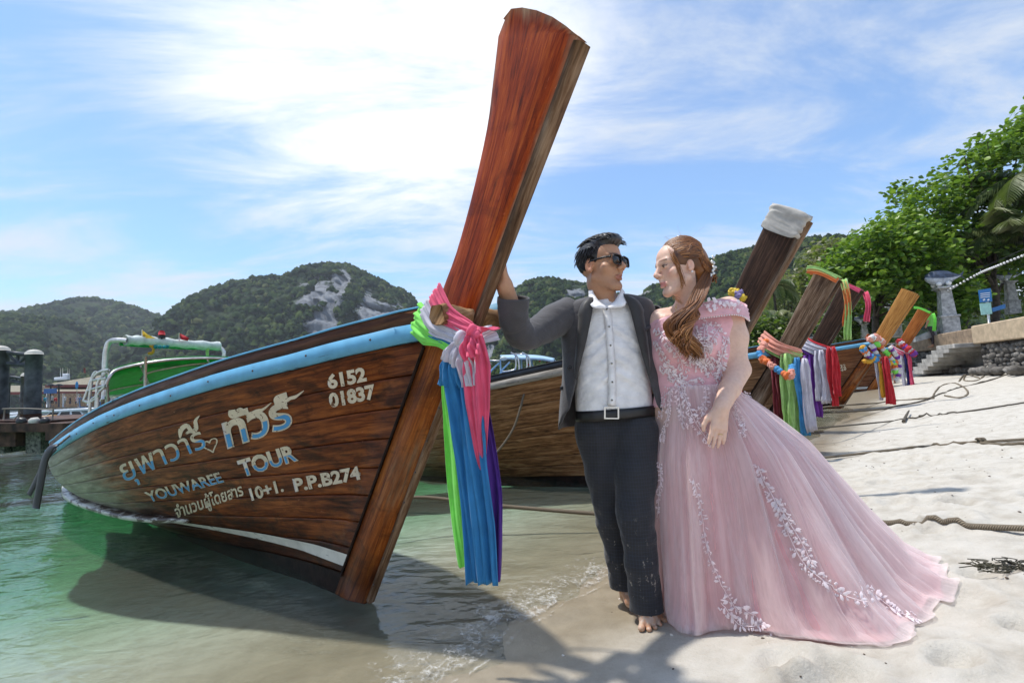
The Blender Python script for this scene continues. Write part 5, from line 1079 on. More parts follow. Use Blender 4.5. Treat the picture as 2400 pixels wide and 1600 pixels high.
def wallseg(label, u0, u1, inset, cap_mat, capz=(1.72, 2.34)):
    r_ = thing('retaining_wall', label, 'wall', WL((u0+u1)/2, inset, 0.5)); mb = MB(); add_box(mb, WL((u0+u1)/2, inset+0.35, 1.15), (u1-u0, 0.6, 1.5), MW); mb.build('core', MAT['mortar'], r_, smooth=False)
    mb = MB(); add_box(mb, WL((u0+u1)/2, inset+0.28, (capz[0]+capz[1])/2), (u1-u0+0.10, 0.85, capz[1]-capz[0]), MW, bevel=0.03); mb.build('coping', cap_mat, r_, smooth=False)
    prot = []
    for k in range(4):
        mb = MB(); add_ellipsoid(mb, (0, 0, 0), (0.16, 0.09, 0.10), 8, 6, noise=0.55); o = mb.build('stone', MAT['stone'], r_); o.location = WL(u0+0.2+k*0.3, inset+0.04, 0.85); o.rotation_euler = (0, 0, math.atan2(wd3[1], wd3[0])); prot.append(o)
    z = 0.80; row = 0
    while z < 1.68:
        u = u0+0.1+0.12*(row % 2)
        while u < u1-0.1:
            o = random.choice(prot).copy(); COL.objects.link(o); o.location = WL(u, inset+0.05+random.uniform(-0.03, 0.03), z+random.uniform(-0.03, 0.03)); s = random.uniform(0.75, 1.25); o.scale = (s, s*1.1, s*random.uniform(0.8, 1.1)); o.rotation_euler = (random.uniform(-0.4, 0.4), random.uniform(-0.5, 0.5), math.atan2(wd3[1], wd3[0])+random.choice((0, PI))); u += 0.27*s
        z += 0.155; row += 1
    return r_
wallseg('near rubble stone retaining wall with sandy coping at the right edge', -3.0, U1, -0.9, MAT['sandstone'])
wallseg('farther rubble stone wall with brown coping behind the steps', U1, 16.5, -0.35, MAT['sandstone2'])
mb = MB(); add_box(mb, WL(U1+2.6, -0.42, 1.25), (3.4, 0.16, 1.0), MW); w_ = mb.build('wall_panel', simple('stained_render', (0.20, 0.195, 0.18), 0.9, var=0.35, scale=2.5, bump=0.3)); tag(w_, 'smooth grey stained wall panel beside the beach steps', 'wall')
st = thing('beach_steps', 'pale concrete steps climbing from the sand to the promenade', 'steps', WL(U1+1.2, 0.5, 0.8))
for i in range(7):
    mb = MB(); add_box(mb, WL(U1+3.9-0.50*i, -1.0, 0.80+0.15*i), (1.5, 1.05, 0.15), MW, bevel=0.012); mb.build('step', MAT['concrete'], st, smooth=False)
rub = thing('rock_footing', 'low course of dark rocks at the foot of the right-hand wall', 'rocks', WL(3, -0.4, 0.8)); prot = None
for k in range(26):
    if prot is None: mb = MB(); add_ellipsoid(mb, (0, 0, 0), (0.26, 0.18, 0.14), 9, 6, noise=0.5); prot = o = mb.build('rock', MAT['stone'], rub)
    else: o = prot.copy(); COL.objects.link(o)
    o.location = WL(-2+0.5*k+random.uniform(-0.1, 0.1), -1.25+random.uniform(-0.12, 0.1) if k < 13 else -0.75, 0.80); o.rotation_euler = (0, random.uniform(-0.3, 0.3), random.uniform(0, 6))
# pillars with fish lamps
MAT['fishblue'] = simple('painted_fish_back', (0.045, 0.060, 0.095), 0.45, var=0.4, scale=8); MAT['fishbelly'] = simple('painted_fish_belly', (0.42, 0.46, 0.52), 0.5, var=0.2); MAT['globe'] = simple('white_glass_globe', (0.80, 0.79, 0.76), 0.15, var=0.03)
def pillar(label, p, hgt, yaw, lab2):
    p = np.asarray(p, float); r_ = thing('pillar', label, 'pillar', p, 'stone pillars along the promenade'); M = rotz(yaw)
    s = hgt/2.0
    mb = MB(); add_box(mb, p+np.array([0, 0, 0.36*s]), (0.58*s, 0.58*s, 0.72*s), M, bevel=0.01); mb.build('plinth', MAT['graystone'], r_, smooth=False)
    mb = MB(); add_box(mb, p+np.array([0, 0, 0.76*s]), (0.66*s, 0.66*s, 0.08*s), M, bevel=0.015); mb.build('plinth_moulding', MAT['graystone'], r_, smooth=False)
    mb = MB(); add_box(mb, p+np.array([0, 0, 1.32*s]), (0.48*s, 0.48*s, 1.04*s), M, taper=0.76, bevel=0.012); mb.build('shaft', MAT['graystone'], r_, smooth=False)
    mb = MB(); add_box(mb, p+np.array([0, 0, 1.87*s]), (0.46*s, 0.46*s, 0.06*s), M, bevel=0.01); add_box(mb, p+np.array([0, 0, 1.94*s]), (0.64*s, 0.64*s, 0.08*s), M, bevel=0.015); mb.build('capital', MAT['graystone'], r_, smooth=False)
    MF = rotz(R(-8)); f = thing('fish_lamp', lab2, 'lamp', p+np.array([0, 0, 1.99*s]), 'fish lamps on the pillars'); c = p+np.array([0, 0, 2.36*s])
    L = 0.66*s; prof = [(-1, 0.02), (-0.9, 0.16), (-0.6, 0.30), (-0.2, 0.36), (0.25, 0.30), (0.6, 0.17), (0.85, 0.08), (1.0, 0.05)]
    def body(zc, zs, lo, hi, mat, name):
        rows = []
        for q, r in prof:
            row = []
            for a in np.linspace(lo, hi, 9): row.append(np.array([q*L, r*s*0.85*math.cos(a), r*s*0.95*math.sin(a)+0.10*s*q*q*0.6]))
            rows.append(row)
        P = np.array(rows)@MF.T+c; mb = MB(); add_grid(mb, P); return mb.build(name, mat, f)
    body(0, 0, -0.15, PI+0.15, MAT['fishblue'], 'back'); body(0, 0, PI+0.15, 2*PI-0.15, MAT['fishbelly'], 'belly')
    mb = MB(); add_prism(mb, [(0.9, 0.05), (1.25, 0.34), (1.12, 0.05), (1.28, -0.16)], c, MF[:, 0]*L, np.array([0, 0, 1.0])*s*0.7, MF[:, 1], 0.02*s); add_prism(mb, [(-0.1, 0.33), (0.15, 0.55), (0.3, 0.30)], c, MF[:, 0]*L, np.array([0, 0, 1.0])*s*0.6, MF[:, 1], 0.02*s); mb.build('fins', MAT['fishblue'], f)
    for gx, gy in ((-0.26, -0.16), (0.05, -0.24), (-0.26, 0.16), (0.05, 0.24)):
        mb = MB(); add_ellipsoid(mb, c+MF@np.array([gx*s, gy*s, -0.27*s]), (0.10*s,)*3, 12, 8); mb.build('globe', MAT['globe'], f)
WY = math.atan2(wd3[1], wd3[0])
PIL = [WL(9.5, 0.15, 2.30)]
pillar('grey stone pillar standing nearest, above the beach steps', PIL[0], 2.1, WY, 'blue fish lamp with white globes on the nearest pillar')
pillar('grey stone pillar at the right edge behind the bending person', at(2375, 735, 27), 1.75, WY, 'dark fish lamp on the pillar at the right edge')
pillar('grey pillar half hidden behind the golden prow', at(2100, 790, 30), 1.9, WY, 'fish lamp peeking out left of the golden prow top')
pillar('small far pillar left of the golden prow', at(2030, 815, 34), 1.65, WY, 'fish lamp on the small far pillar left of the golden prow')
pillar('smaller far pillar right of the dark prow with pink ribbon', at(1968, 850, 38), 2.0, WY, 'fish lamp right of the pink ribboned dark prow')
pillar('farthest pillar glimpsed between two dark prows', at(1900, 860, 44), 2.2, WY, 'farthest fish lamp glimpsed between dark prows')
# string of lights
sl_ = thing('light_string', 'string of white bulbs sagging from the nearest pillar to the right', 'lights', at(2300, 640, 18)); P = catmull([PIL[0]+np.array([0, 0, 1.85]), at(2290, 643, 20), at(2340, 622, 19), at(2420, 590, 18)], 34)
pipe('cable', P, 0.012, MAT['rubber'], sl_, 40); pipe('cable', [PIL[0]+np.array([0, 0, 2.2]), at(2300, 628, 20), at(2350, 606, 19), at(2420, 575, 18)], 0.012, MAT['rubber'], sl_, 30)
mb = MB(); add_ellipsoid(mb, (0, 0, 0), (0.045, 0.045, 0.045), 8, 6); b0 = mb.build('bulb', MAT['globe'], sl_); b0.location = P[1]
for q in P[2:]: o = b0.copy(); COL.objects.link(o); o.location = q
# sign
sg = thing('sign_post', 'blue sign with white markings over a pale green panel on a post', 'sign', at(2322, 765, 19.5)); MAT['signblue'] = simple('sign_blue', (0.02, 0.16, 0.42), 0.4, var=0.05); MAT['signgreen'] = simple('sign_green', (0.35, 0.62, 0.55), 0.4, var=0.1); MAT['signwhite'] = simple('sign_white', (0.75, 0.78, 0.8), 0.4, var=0.02)
pipe('post', [at(2312, 690, 19.6), at(2319, 770, 19.6)], 0.04, MAT['steel'], sg)
def board(name, a, b, c, d, mat, off=0.0, t=0.03):
    q = [at(*a, 19.5-off), at(*b, 19.5-off), at(*c, 19.5-off), at(*d, 19.5-off)]; mb = MB(); mb.add(np.array(q+[p+np.array([0, t, 0]) for p in q]), [(0, 1, 2, 3), (7, 6, 5, 4), (0, 4, 5, 1), (1, 5, 6, 2), (2, 6, 7, 3), (3, 7, 4, 0)]); return mb.build(name, mat, sg, smooth=False)
board('blue_panel', (2294, 680), (2322, 675), (2326, 706), (2298, 709), MAT['signblue']); board('green_panel', (2297, 711), (2322, 709), (2326, 735), (2301, 738), MAT['signgreen'])
for y in (686, 690.5, 695): board('white_line', (2298, y+1.5), (2320, y-1), (2320.2, y+0.6), (2298.2, y+3.1), MAT['signwhite'], 0.012, 0.008)
for x in (2303, 2313): board('white_symbol', (x, 703), (x+4, 699.5), (x+7, 702), (x+3, 705), MAT['signwhite'], 0.012, 0.008)
pr_ = thing('parapet', 'pale concrete ramp parapet beside the green-shirted man', 'parapet', at(2170, 780, 22)); mb = MB(); P0 = [at(2150, 790, 22), at(2180, 776, 22), at(2196, 773, 22), at(2196, 788, 22), at(2150, 800, 22)]; mb.add(np.array(P0+[p+np.array([0.2, 0.5, 0]) for p in P0]), [(0, 1, 2, 3, 4), (9, 8, 7, 6, 5)]+[(i, i+5, (i+1) % 5+5, (i+1) % 5) for i in range(5)]); mb.build('kerb', MAT['concrete'], pr_, smooth=False)
bnr = thing('banner', 'dark blue banner beside the far pillar at the right', 'banner', at(2345, 730, 24)); mb = MB(); q = [at(2325, 722, 24), at(2356, 712, 24), at(2357, 722, 24), at(2327, 731, 24)]; mb.add(np.array(q+[p+np.array([0, 0.03, 0]) for p in q]), [(0, 1, 2, 3), (7, 6, 5, 4), (0, 4, 5, 1), (1, 5, 6, 2), (2, 6, 7, 3), (3, 7, 4, 0)]); mb.build('cloth', MAT['signblue'], bnr, smooth=False)

# ------------------------------------------------------------------ small people in the distance
def skinmat(name, base):
    n = NT(name); c = n.attr('tint', 'Color'); v = n.noise(n.coords('pos'), 60, 3); n.set(base=n.mix(n.maprange(v, 0.35, 0.7, 0, 0.14), c, (0.30, 0.10, 0.05)), rough=0.48, spec=0.35, sss=0.10); n.b.inputs['Subsurface Scale'].default_value = 0.012; n.bump(n.noise(n.coords('pos'), 400, 2), 0.05, 0.001); return n.m
MAT['skin'] = skinmat('skin', None)
def small_person(label, foot, hgt, face, top, bottom, hair=(0.015, 0.012, 0.01), skin=(0.42, 0.22, 0.13), pose='stand', grp=None, h=0.025, shorts=True, pack=None):
    """a distant figure: one continuous body with its clothing colours"""
    s = hgt/1.7; foot = np.asarray(foot, float); M = rotz(face); r_ = thing('person', label, 'person', foot, grp)
    def T(x, y, z): return foot+M@np.array([x, y, z])*s
    f = SDF(foot-np.array([0.6, 0.6, 0.02])*s, foot+np.array([0.6, 0.6, 1.8])*s, h); k = 0.03*s
    if pose == 'bend':
        hip = (0, -0.25, 0.75); sh = (0, 0.22, 1.0); head = (0, 0.42, 1.02)
    else: hip = (0, 0, 0.92); sh = (0, 0.0, 1.38); head = (0, 0.03, 1.60)
    for sg_ in (-1, 1):
        st_ = 0.10 if pose == 'stand' else 0.04
        f.chain([T(sg_*0.09, hip[1], hip[2]-0.04), T(sg_*0.10, hip[1]*0.6+st_*sg_*0.8, 0.5), T(sg_*0.10, hip[1]*0.3-0.02-st_*sg_*0.2, 0.07)], [0.085*s, 0.06*s, 0.042*s], k); f.cone(T(sg_*0.10, hip[1]*0.3-0.03-st_*sg_*0.2, 0.035), T(sg_*0.11, hip[1]*0.3+0.13-st_*sg_*0.2, 0.03), 0.035*s, 0.03*s, k)
        hand = (sg_*0.26, 0.12, 0.85) if pose == 'stand' else (sg_*0.18, 0.5, 0.55)
        f.chain([T(sg_*0.19, sh[1], sh[2]), T(sg_*0.25, (sh[1]+hand[1])/2-0.04, (sh[2]+hand[2])/2), T(*hand)], [0.055*s, 0.045*s, 0.032*s], k)
    f.chain([T(*hip), T(0, (hip[1]+sh[1])/2, (hip[2]+sh[2])/2), T(0, sh[1], sh[2]-0.03)], [0.125*s, 0.12*s, 0.145*s], k); f.cone(T(-0.14, sh[1], sh[2]), T(0.14, sh[1], sh[2]), 0.07*s, 0.07*s, k); f.cone(T(*sh), T(*head), 0.055*s, 0.05*s, k); f.ell(T(*head), np.array([0.078, 0.095, 0.115])*s, M, k)
    V, F = f.mesh(); V = relax(V, F, 1); L = (V-foot)@M/s; c = np.tile(np.array(skin), (len(V), 1)); rr = L[:, 2]
    tl = (np.abs(L[:, 0]) < 0.30) & (rr > hip[2]-0.02) & (rr < sh[2]+0.07) if pose == 'stand' else (L[:, 1] > -0.2) & (rr > 0.72) & (L[:, 1] < 0.32)
    hz_ = (rr > hip[2]-0.45 if shorts else rr > 0.12) & (rr < hip[2]+0.02) & (np.abs(L[:, 0]) < 0.22)
    c[hz_] = bottom; c[tl & ~((np.abs(L[:, 0]) > 0.2) & (rr < sh[2]-0.22))] = top
    hd = np.linalg.norm(L-np.array(head), axis=1) < 0.16; c[hd & ((L[:, 1] < head[1]+0.02) | (rr > head[2]+0.06))] = hair
    mesh_np('body', V, F, MAT['skin'], r_, col=c)
    if pack is not None:
        mb = MB(); add_ellipsoid(mb, T(0, -0.19, 1.2), np.array([0.14, 0.10, 0.22])*s, 10, 8, M, noise=0.15); mb.build('backpack', simple('pack_cloth', pack, 0.7), r_)
    return r_
small_person('man in lime green T-shirt seen from behind on the promenade', at(2187, 812, 22)*np.array([1, 1, 0])+np.array([0, 0, 1.82]), 1.72, R(40), (0.20, 0.62, 0.10), (0.02, 0.02, 0.025), shorts=False)
small_person('person in black top and blue jeans bending over behind the coping', np.array([*WL(2.6, 0.0, 0)[:2], 1.85]), 1.6, R(-60), (0.02, 0.02, 0.024), (0.08, 0.25, 0.52), pose='bend', shorts=False)
small_person('person in checked grey shirt sitting beside the bending one', np.array([*WL(3.6, 0.3, 0)[:2], 1.6]), 1.5, R(-60), (0.30, 0.30, 0.33), (0.05, 0.08, 0.14), shorts=False)
small_person('person in yellow shirt and dark shorts standing by the hanging sashes', onz(2092, 903, 0.35), 1.62, R(110), (0.62, 0.42, 0.16), (0.03, 0.03, 0.06))
# ------------------------------------------------------------------ trees
MAT['almond'] = leafmat('almond_leaf', [(0.018, 0.045, 0.008), (0.055, 0.135, 0.014), (0.135, 0.26, 0.025), (0.26, 0.38, 0.05)]); MAT['palmleaf'] = leafmat('palm_leaf', [(0.030, 0.050, 0.018), (0.075, 0.110, 0.030), (0.17, 0.20, 0.07), (0.30, 0.30, 0.14)], 0.45, 0.25); MAT['bushleaf'] = leafmat('bush_leaf', [(0.018, 0.036, 0.009), (0.045, 0.085, 0.016), (0.10, 0.15, 0.03), (0.16, 0.19, 0.05)])
MAT['dryleaf'] = leafmat('dry_bush_leaf', [(0.05, 0.055, 0.02), (0.11, 0.11, 0.04), (0.19, 0.18, 0.07), (0.24, 0.22, 0.10)]); MAT['bark'] = simple('bark', (0.085, 0.065, 0.05), 0.9, var=0.35, scale=6, bump=0.7, bscale=18)
def leaves(mb, C, size, rng, up=0.55, squash=1.0):
    """one pointed, slightly folded leaf at each point of C"""
    n = len(C); size = np.broadcast_to(size, (n,))*rng.uniform(0.7, 1.25, n)
    d = rng.normal(size=(n, 3)); d[:, 2] = d[:, 2]*0.5-0.15; d /= np.linalg.norm(d, axis=1)[:, None]
    nn = rng.normal(size=(n, 3)); nn[:, 2] = np.abs(nn[:, 2])+up*2; s = np.cross(d, nn); s /= np.linalg.norm(s, axis=1)[:, None]+1e-9; nn = np.cross(s, d)
    L = size[:, None]; w = L*0.30
    V = np.stack([C, C+d*L*0.35+s*w-nn*L*0.03, C+d*L*0.75+s*w*0.9-nn*L*0.05, C+d*L-nn*L*0.10, C+d*L*0.75-s*w*0.9-nn*L*0.05, C+d*L*0.35-s*w-nn*L*0.03, C+d*L*0.55+nn*L*0.06], 1).reshape(-1, 3)
    b = (np.arange(n)*7)[:, None]; F = np.concatenate([b+np.array([[0, 1, 2, 6]]), b+np.array([[6, 2, 3, 4]]), b+np.array([[0, 6, 4, 5]])], 0)
    mb.add(V, F, 0, att=np.repeat(rng.uniform(0, 1, n), 7)); return mb
def inpoly(x, y, poly):
    c = False; j = len(poly)-1
    for i in range(len(poly)):
        if (poly[i][1] > y) != (poly[j][1] > y) and x < (poly[j][0]-poly[i][0])*(y-poly[i][1])/(poly[j][1]-poly[i][1])+poly[i][0]: c = not c
        j = i
    return c
def crown_tree(name, label, poly, Y, thick, ncl, per, lsize, crad, mat, trunk, seed, grp='trees behind the promenade', limbs=9, open_=0.0):
    """crown = leaf clumps spread through a volume of its own depth; the outline follows poly at distance Y"""
    rng = np.random.default_rng(seed); base = np.asarray(trunk[0], float); r_ = thing(name, label, 'tree' if name.endswith('tree') or name.endswith('palm') else 'shrub', base, grp)
    xs = [p[0] for p in poly]; ys = [p[1] for p in poly]; cl = []
    while len(cl) < ncl:
        x = rng.uniform(min(xs), max(xs)); y = rng.uniform(min(ys), max(ys))
        if not inpoly(x, y, poly): continue
        u = rng.uniform(-1, 1); cl.append(at(x, y, Y+thick*u))
    cl = np.array(cl); V = []
    for c in cl:
        rr = crad*rng.uniform(0.6, 1.3); q = rng.normal(size=(per, 3)); q /= np.linalg.norm(q, axis=1)[:, None]; q *= (rng.uniform(0.25, 1, per)**0.5)[:, None]*rr; q[:, 2] *= 0.62; V.append(c+q)
    mb = MB(); leaves(mb, np.vstack(V), lsize, rng); mb.build('crown', mat, r_, attr='shade')
    mb = MB(); tp = catmull(trunk, 12); add_tube(mb, tp, np.linspace(0.20, 0.11, 12)*max(0.4, Y/26), 9)
    for c in cl[rng.permutation(len(cl))[:limbs]]:
        s0 = tp[rng.integers(6, 12)]; mid = (s0+c)/2+np.array([0, 0, 0.25])*rng.uniform(-0.5, 1.5); add_tube(mb, catmull([s0, mid, c], 9), np.linspace(0.075, 0.018, 9)*max(0.5, Y/26), 6)
    mb.build('trunk', MAT['bark'], r_); return r_
crown_tree('almond_tree', 'broad sea almond tree rising to the top right corner', [(2085, 455), (2110, 430), (2150, 440), (2200, 400), (2250, 370), (2290, 330), (2340, 310), (2380, 275), (2480, 200), (2520, 560), (2400, 640), (2280, 640), (2200, 600), (2140, 560), (2110, 500)], 27, 2.6, 360, 32, 0.31, 0.72, MAT['almond'], [at(2330, 775, 27), at(2335, 700, 27), at(2320, 620, 27)], 21, limbs=18)
crown_tree('almond_tree', 'leafy sea almond tree spreading low above the far prows', [(1925, 640), (1950, 600), (2000, 555), (2040, 530), (2080, 505), (2130, 500), (2200, 560), (2260, 620), (2290, 700), (2240, 760), (2160, 740), (2080, 700), (2000, 690), (1960, 700), (1930, 680)], 25, 2.6, 380, 32, 0.28, 0.68, MAT['almond'], [at(2055, 800, 26), at(2052, 750, 26), at(2060, 680, 26)], 22, limbs=18)
crown_tree('almond_tree', 'darker tree filling the shade behind the nearest pillar', [(2120, 600), (2420, 560), (2440, 720), (2380, 735), (2250, 745), (2160, 755), (2100, 720)], 31, 1.5, 190, 34, 0.28, 0.8, MAT['bushleaf'], [at(2260, 775, 31), at(2262, 740, 31), at(2270, 680, 31)], 23)
crown_tree('almond_tree', 'tree over the far promenade pillars', [(1930, 690), (2000, 680), (2080, 690), (2120, 740), (2100, 790), (2040, 800), (1960, 800), (1920, 770)], 36, 2, 170, 30, 0.30, 0.9, MAT['bushleaf'], [at(2060, 840, 37), at(2055, 800, 37), at(2040, 740, 37)], 24)
crown_tree('dry_tree', 'olive dry-leaved tree on the slope left of the almond crowns', [(1880, 640), (1905, 590), (1940, 570), (1985, 570), (1990, 620), (1960, 680), (1900, 700), (1870, 680)], 48, 3, 130, 30, 0.42, 1.2, MAT['dryleaf'], [at(1930, 820, 48), at(1925, 740, 48), at(1930, 660, 48)], 25)
for i, (poly, Y, lab, mt) in enumerate([([(1735, 770), (1770, 735), (1820, 745), (1860, 770), (1860, 830), (1800, 845), (1740, 830)], 40, 'bright green shrub mass right of the bride', 'bushleaf'), ([(1700, 745), (1740, 720), (1790, 735), (1790, 800), (1720, 820), (1690, 800)], 52, 'dark shrub behind the bride\'s shoulder', 'bushleaf'), ([(1850, 760), (1900, 740), (1950, 770), (1960, 830), (1900, 860), (1850, 840)], 46, 'shrub between the dark prows', 'bushleaf'), ([(1760, 690), (1830, 640), (1880, 650), (1890, 720), (1840, 760), (1770, 760)], 62, 'olive shrub on the slope above the palms', 'dryleaf')]):
    c = poly[len(poly)//2+1]; crown_tree('shrub', lab, poly, Y, 2.5, 120, 26, 0.36, 1.0, MAT[mt], [at(c[0], 872, Y), at(c[0], 840, Y), at(c[0], 800, Y)], 40+i, 'shrubs on the slope')
def palm(label, base, top, L, seed, nf=16, droop=1.0, mat=None, yaw0=0.0, only=None):
    rng = np.random.default_rng(seed); base = np.asarray(base, float); top = np.asarray(top, float); r_ = thing('palm_tree', label, 'palm', base, 'coconut palms')
    mb = MB(); mid = (base+top)/2+np.array([0.2, 0, 0])*L*0.3; P = catmull([base, mid, top], 16); add_tube(mb, P, np.linspace(0.055, 0.034, 16)*L*(1+0.05*np.sin(np.arange(16)*2.1)), 9); mb.build('trunk', MAT['bark'], r_)
    for i in range(nf):
        a = yaw0+2*PI*i/nf+rng.uniform(-0.2, 0.2); el = rng.uniform(0.05, 1.15); Lf = L*rng.uniform(0.85, 1.1); d = np.array([math.cos(a), math.sin(a), 0]); side = np.array([-math.sin(a), math.cos(a), 0])
        t = np.linspace(0, 1, 26); R_ = top+np.outer(np.sin(t*1.25)*0.82*Lf*math.cos(el*0.55), d)+np.outer(Lf*(t*math.sin(el)*0.75-droop*t*t*(0.42+0.35*math.cos(el))), [0, 0, 1.0])
        mb = MB(); add_tube(mb, R_, np.linspace(0.016, 0.004, 26)*L*0.5, 5, att=rng.uniform(0.5, 1)); T = np.gradient(R_, axis=0); T /= np.linalg.norm(T, axis=1)[:, None]
        Cs = []; sh = rng.uniform(0, 0.8)
        for j in range(2, 26):
            for k2 in (0, 0.5):
                p = R_[j]+T[j]*Lf/26*k2
                for sg_ in (-1, 1):
                    ll = 0.26*Lf*math.sin(PI*min(0.97, 0.12+0.88*t[j]))**0.6; dv = T[j]*0.55+side*sg_*0.8+np.array([0, 0, -0.35-0.25*rng.random()]); dv /= np.linalg.norm(dv); w = np.cross(dv, [0, 0, 1.0]); w /= np.linalg.norm(w)+1e-9; wd = 0.012*Lf
                    mb.add(np.array([p-w*wd*0.4, p+w*wd*0.4, p+dv*ll*0.6+w*wd-np.array([0, 0, 0.02*ll]), p+dv*ll-np.array([0, 0, 0.18*ll]), p+dv*ll*0.6-w*wd-np.array([0, 0, 0.02*ll])]), [(0, 1, 2, 3, 4)], 0, att=min(1, sh+0.2*rng.random()))
        mb.build('frond', mat or MAT['palmleaf'], r_, smooth=False, attr='shade')
    return r_
palm('coconut palm at the right edge with long fronds drooping over the lights', at(2420, 800, 24.3), at(2405, 545, 24.3), 4.4, 71, 20, 0.62, yaw0=0.1)
palm('taller coconut palm at the right edge behind the other', at(2440, 800, 24), at(2425, 410, 24), 3.8, 72, 17, 0.8)
palm('small dark palm on the ridge left of the almond trees', at(1900, 800, 60), at(1900, 590, 60), 2.6, 73, 13, 1.1)
palm('palm on the slope right of the white-wrapped prow', at(1822, 870, 46), at(1812, 668, 46), 3.0, 74, 14, 1.1)
palm('low palm on the slope just right of the bride', at(1790, 870, 42), at(1775, 735, 42), 2.7, 75, 14, 1.1)
palm('leaning palm between the dark prow and the grey one', at(1850, 870, 40), at(1855, 740, 40), 2.6, 76, 14, 1.1)
# ------------------------------------------------------------------ pier and boats on the left
MAT['pile'] = simple('painted_steel_pile', (0.050, 0.055, 0.062), 0.5, 0.2, var=0.45, scale=5, bump=0.3, bscale=20); MAT['rust'] = simple('rusty_steel', (0.070, 0.034, 0.022), 0.85, var=0.6, scale=4, bump=0.6, bscale=14); MAT['pilecap'] = simple('pile_cap', (0.55, 0.52, 0.46), 0.6); MAT['barnacle'] = simple('barnacled_concrete', (0.16, 0.15, 0.13), 0.95, var=0.7, scale=14, bump=0.9, bscale=26)
def pile(label, px, ptop, pbot, wpx, Y):
    a = at(px, ptop, Y); b = at(px-2, pbot, Y); r = wpx/2*Y/FPX; p = thing('mooring_pile', label, 'pile', (a[0], a[1], b[2]), 'steel piles of the landing stage'); mb = MB(); add_lathe(mb, (a[0], a[1], 0), [(r, b[2]), (r, b[2]+0.3), (r*1.01, a[2]-0.6), (r, a[2])], 20); mb.build('shaft', MAT['pile'], p); mb = MB(); add_lathe(mb, (a[0], a[1], a[2]), [(r*1.06, -0.02), (r*1.06, 0.03), (r*0.7, 0.09), (r*0.2, 0.12)], 20); mb.build('cap', MAT['pilecap'], p)
    mb = MB(); add_lathe(mb, (a[0], a[1], b[2]), [(r*1.03, 0), (r*1.03, 0.28), (r*1.01, 0.34)], 20); mb.build('rust_band', MAT['rust'], p); return a, b
pile('thick dark steel pile nearest the boat fender', 80, 829, 1000, 32, 13.5); pile('thick dark steel pile at the left edge', 2, 820, 1000, 32, 13.5); pile('thinner far pile just left of the near one', 58, 880, 990, 14, 21); pile('thin far pile beside the left edge', 16, 885, 990, 14, 21)
for (y0, y1, x0, x1, Y, lab) in ((826, 860, 18, 66, 13.5, 'near pipe truss bracing the two thick piles'), (882, 902, 18, 60, 21, 'far pipe truss between the thin piles')):
    r_ = thing('truss', lab, 'truss', at(40, y1, Y)); pipe('chord', [at(x0, y0, Y), at(x1+6, y0+6, Y)], 0.055, MAT['pile'], r_); pipe('chord', [at(x0, y1-8, Y), at(x1+6, y1-4, Y)], 0.055, MAT['pile'], r_)
    for a, b in (((x0, y0+2), ((x0+x1)/2, y1-8)), (((x0+x1)/2, y1-8), (x1, y0+6)), (((x0+x1)/2, y0+4), ((x0+x1)/2, y1-8))): pipe('brace', [at(*a, Y), at(*b, Y)], 0.035, MAT['pile'], r_)
dk = thing('landing_stage', 'rusty low landing stage on concrete posts at the left edge', 'jetty', at(60, 1050, 13.5))
def slab(name, x0, x1, y0, y1, Y0, Y1, mat):
    q = [at(x0, y1, Y0), at(x1, y1, Y0), at(x1, y0, Y0), at(x0, y0, Y0)]; d = np.array([0, Y1-Y0, 0]); mb = MB(); mb.add(np.array(q+[p+d for p in q]), [(0, 1, 2, 3), (7, 6, 5, 4), (0, 4, 5, 1), (1, 5, 6, 2), (2, 6, 7, 3), (3, 7, 4, 0)]); o = mb.build(name, mat, dk, smooth=False); return o
slab('deck_edge', -60, 146, 992, 1012, 12.6, 15.5, MAT['rust']); slab('deck', -60, 112, 985, 992, 12.8, 15.5, MAT['rust']); slab('fascia', -60, 36, 1012, 1046, 12.8, 15, MAT['rust']); slab('fascia', 106, 148, 1012, 1032, 12.6, 15, MAT['rust']); slab('post', 60, 95, 1012, 1062, 13.0, 14.0, MAT['barnacle']); slab('post', -20, 10, 1012, 1062, 13.0, 14.0, MAT['barnacle']); slab('post', 128, 140, 1030, 1060, 13.2, 13.8, MAT['rust'])
for x in (8, 42, 122): pipe('handrail_post', [at(x, 990, 13), at(x+3, 958, 13)], 0.018, MAT['greyrail'], dk)
pipe('handrail', [at(5, 958, 13), at(60, 957, 13), at(124, 960, 13)], 0.018, MAT['greyrail'], dk); pipe('handrail_brace', [at(28, 988, 13), at(48, 966, 13)], 0.014, MAT['greyrail'], dk)
for i, x in enumerate((50, 80, 105)): mb = MB(); add_ellipsoid(mb, at(x, 987, 12.7), (0.12, 0.1, 0.10), 10, 7, noise=0.2); mb.build('bollard', MAT['rubber'] if i != 1 else MAT['pilecap'], dk)
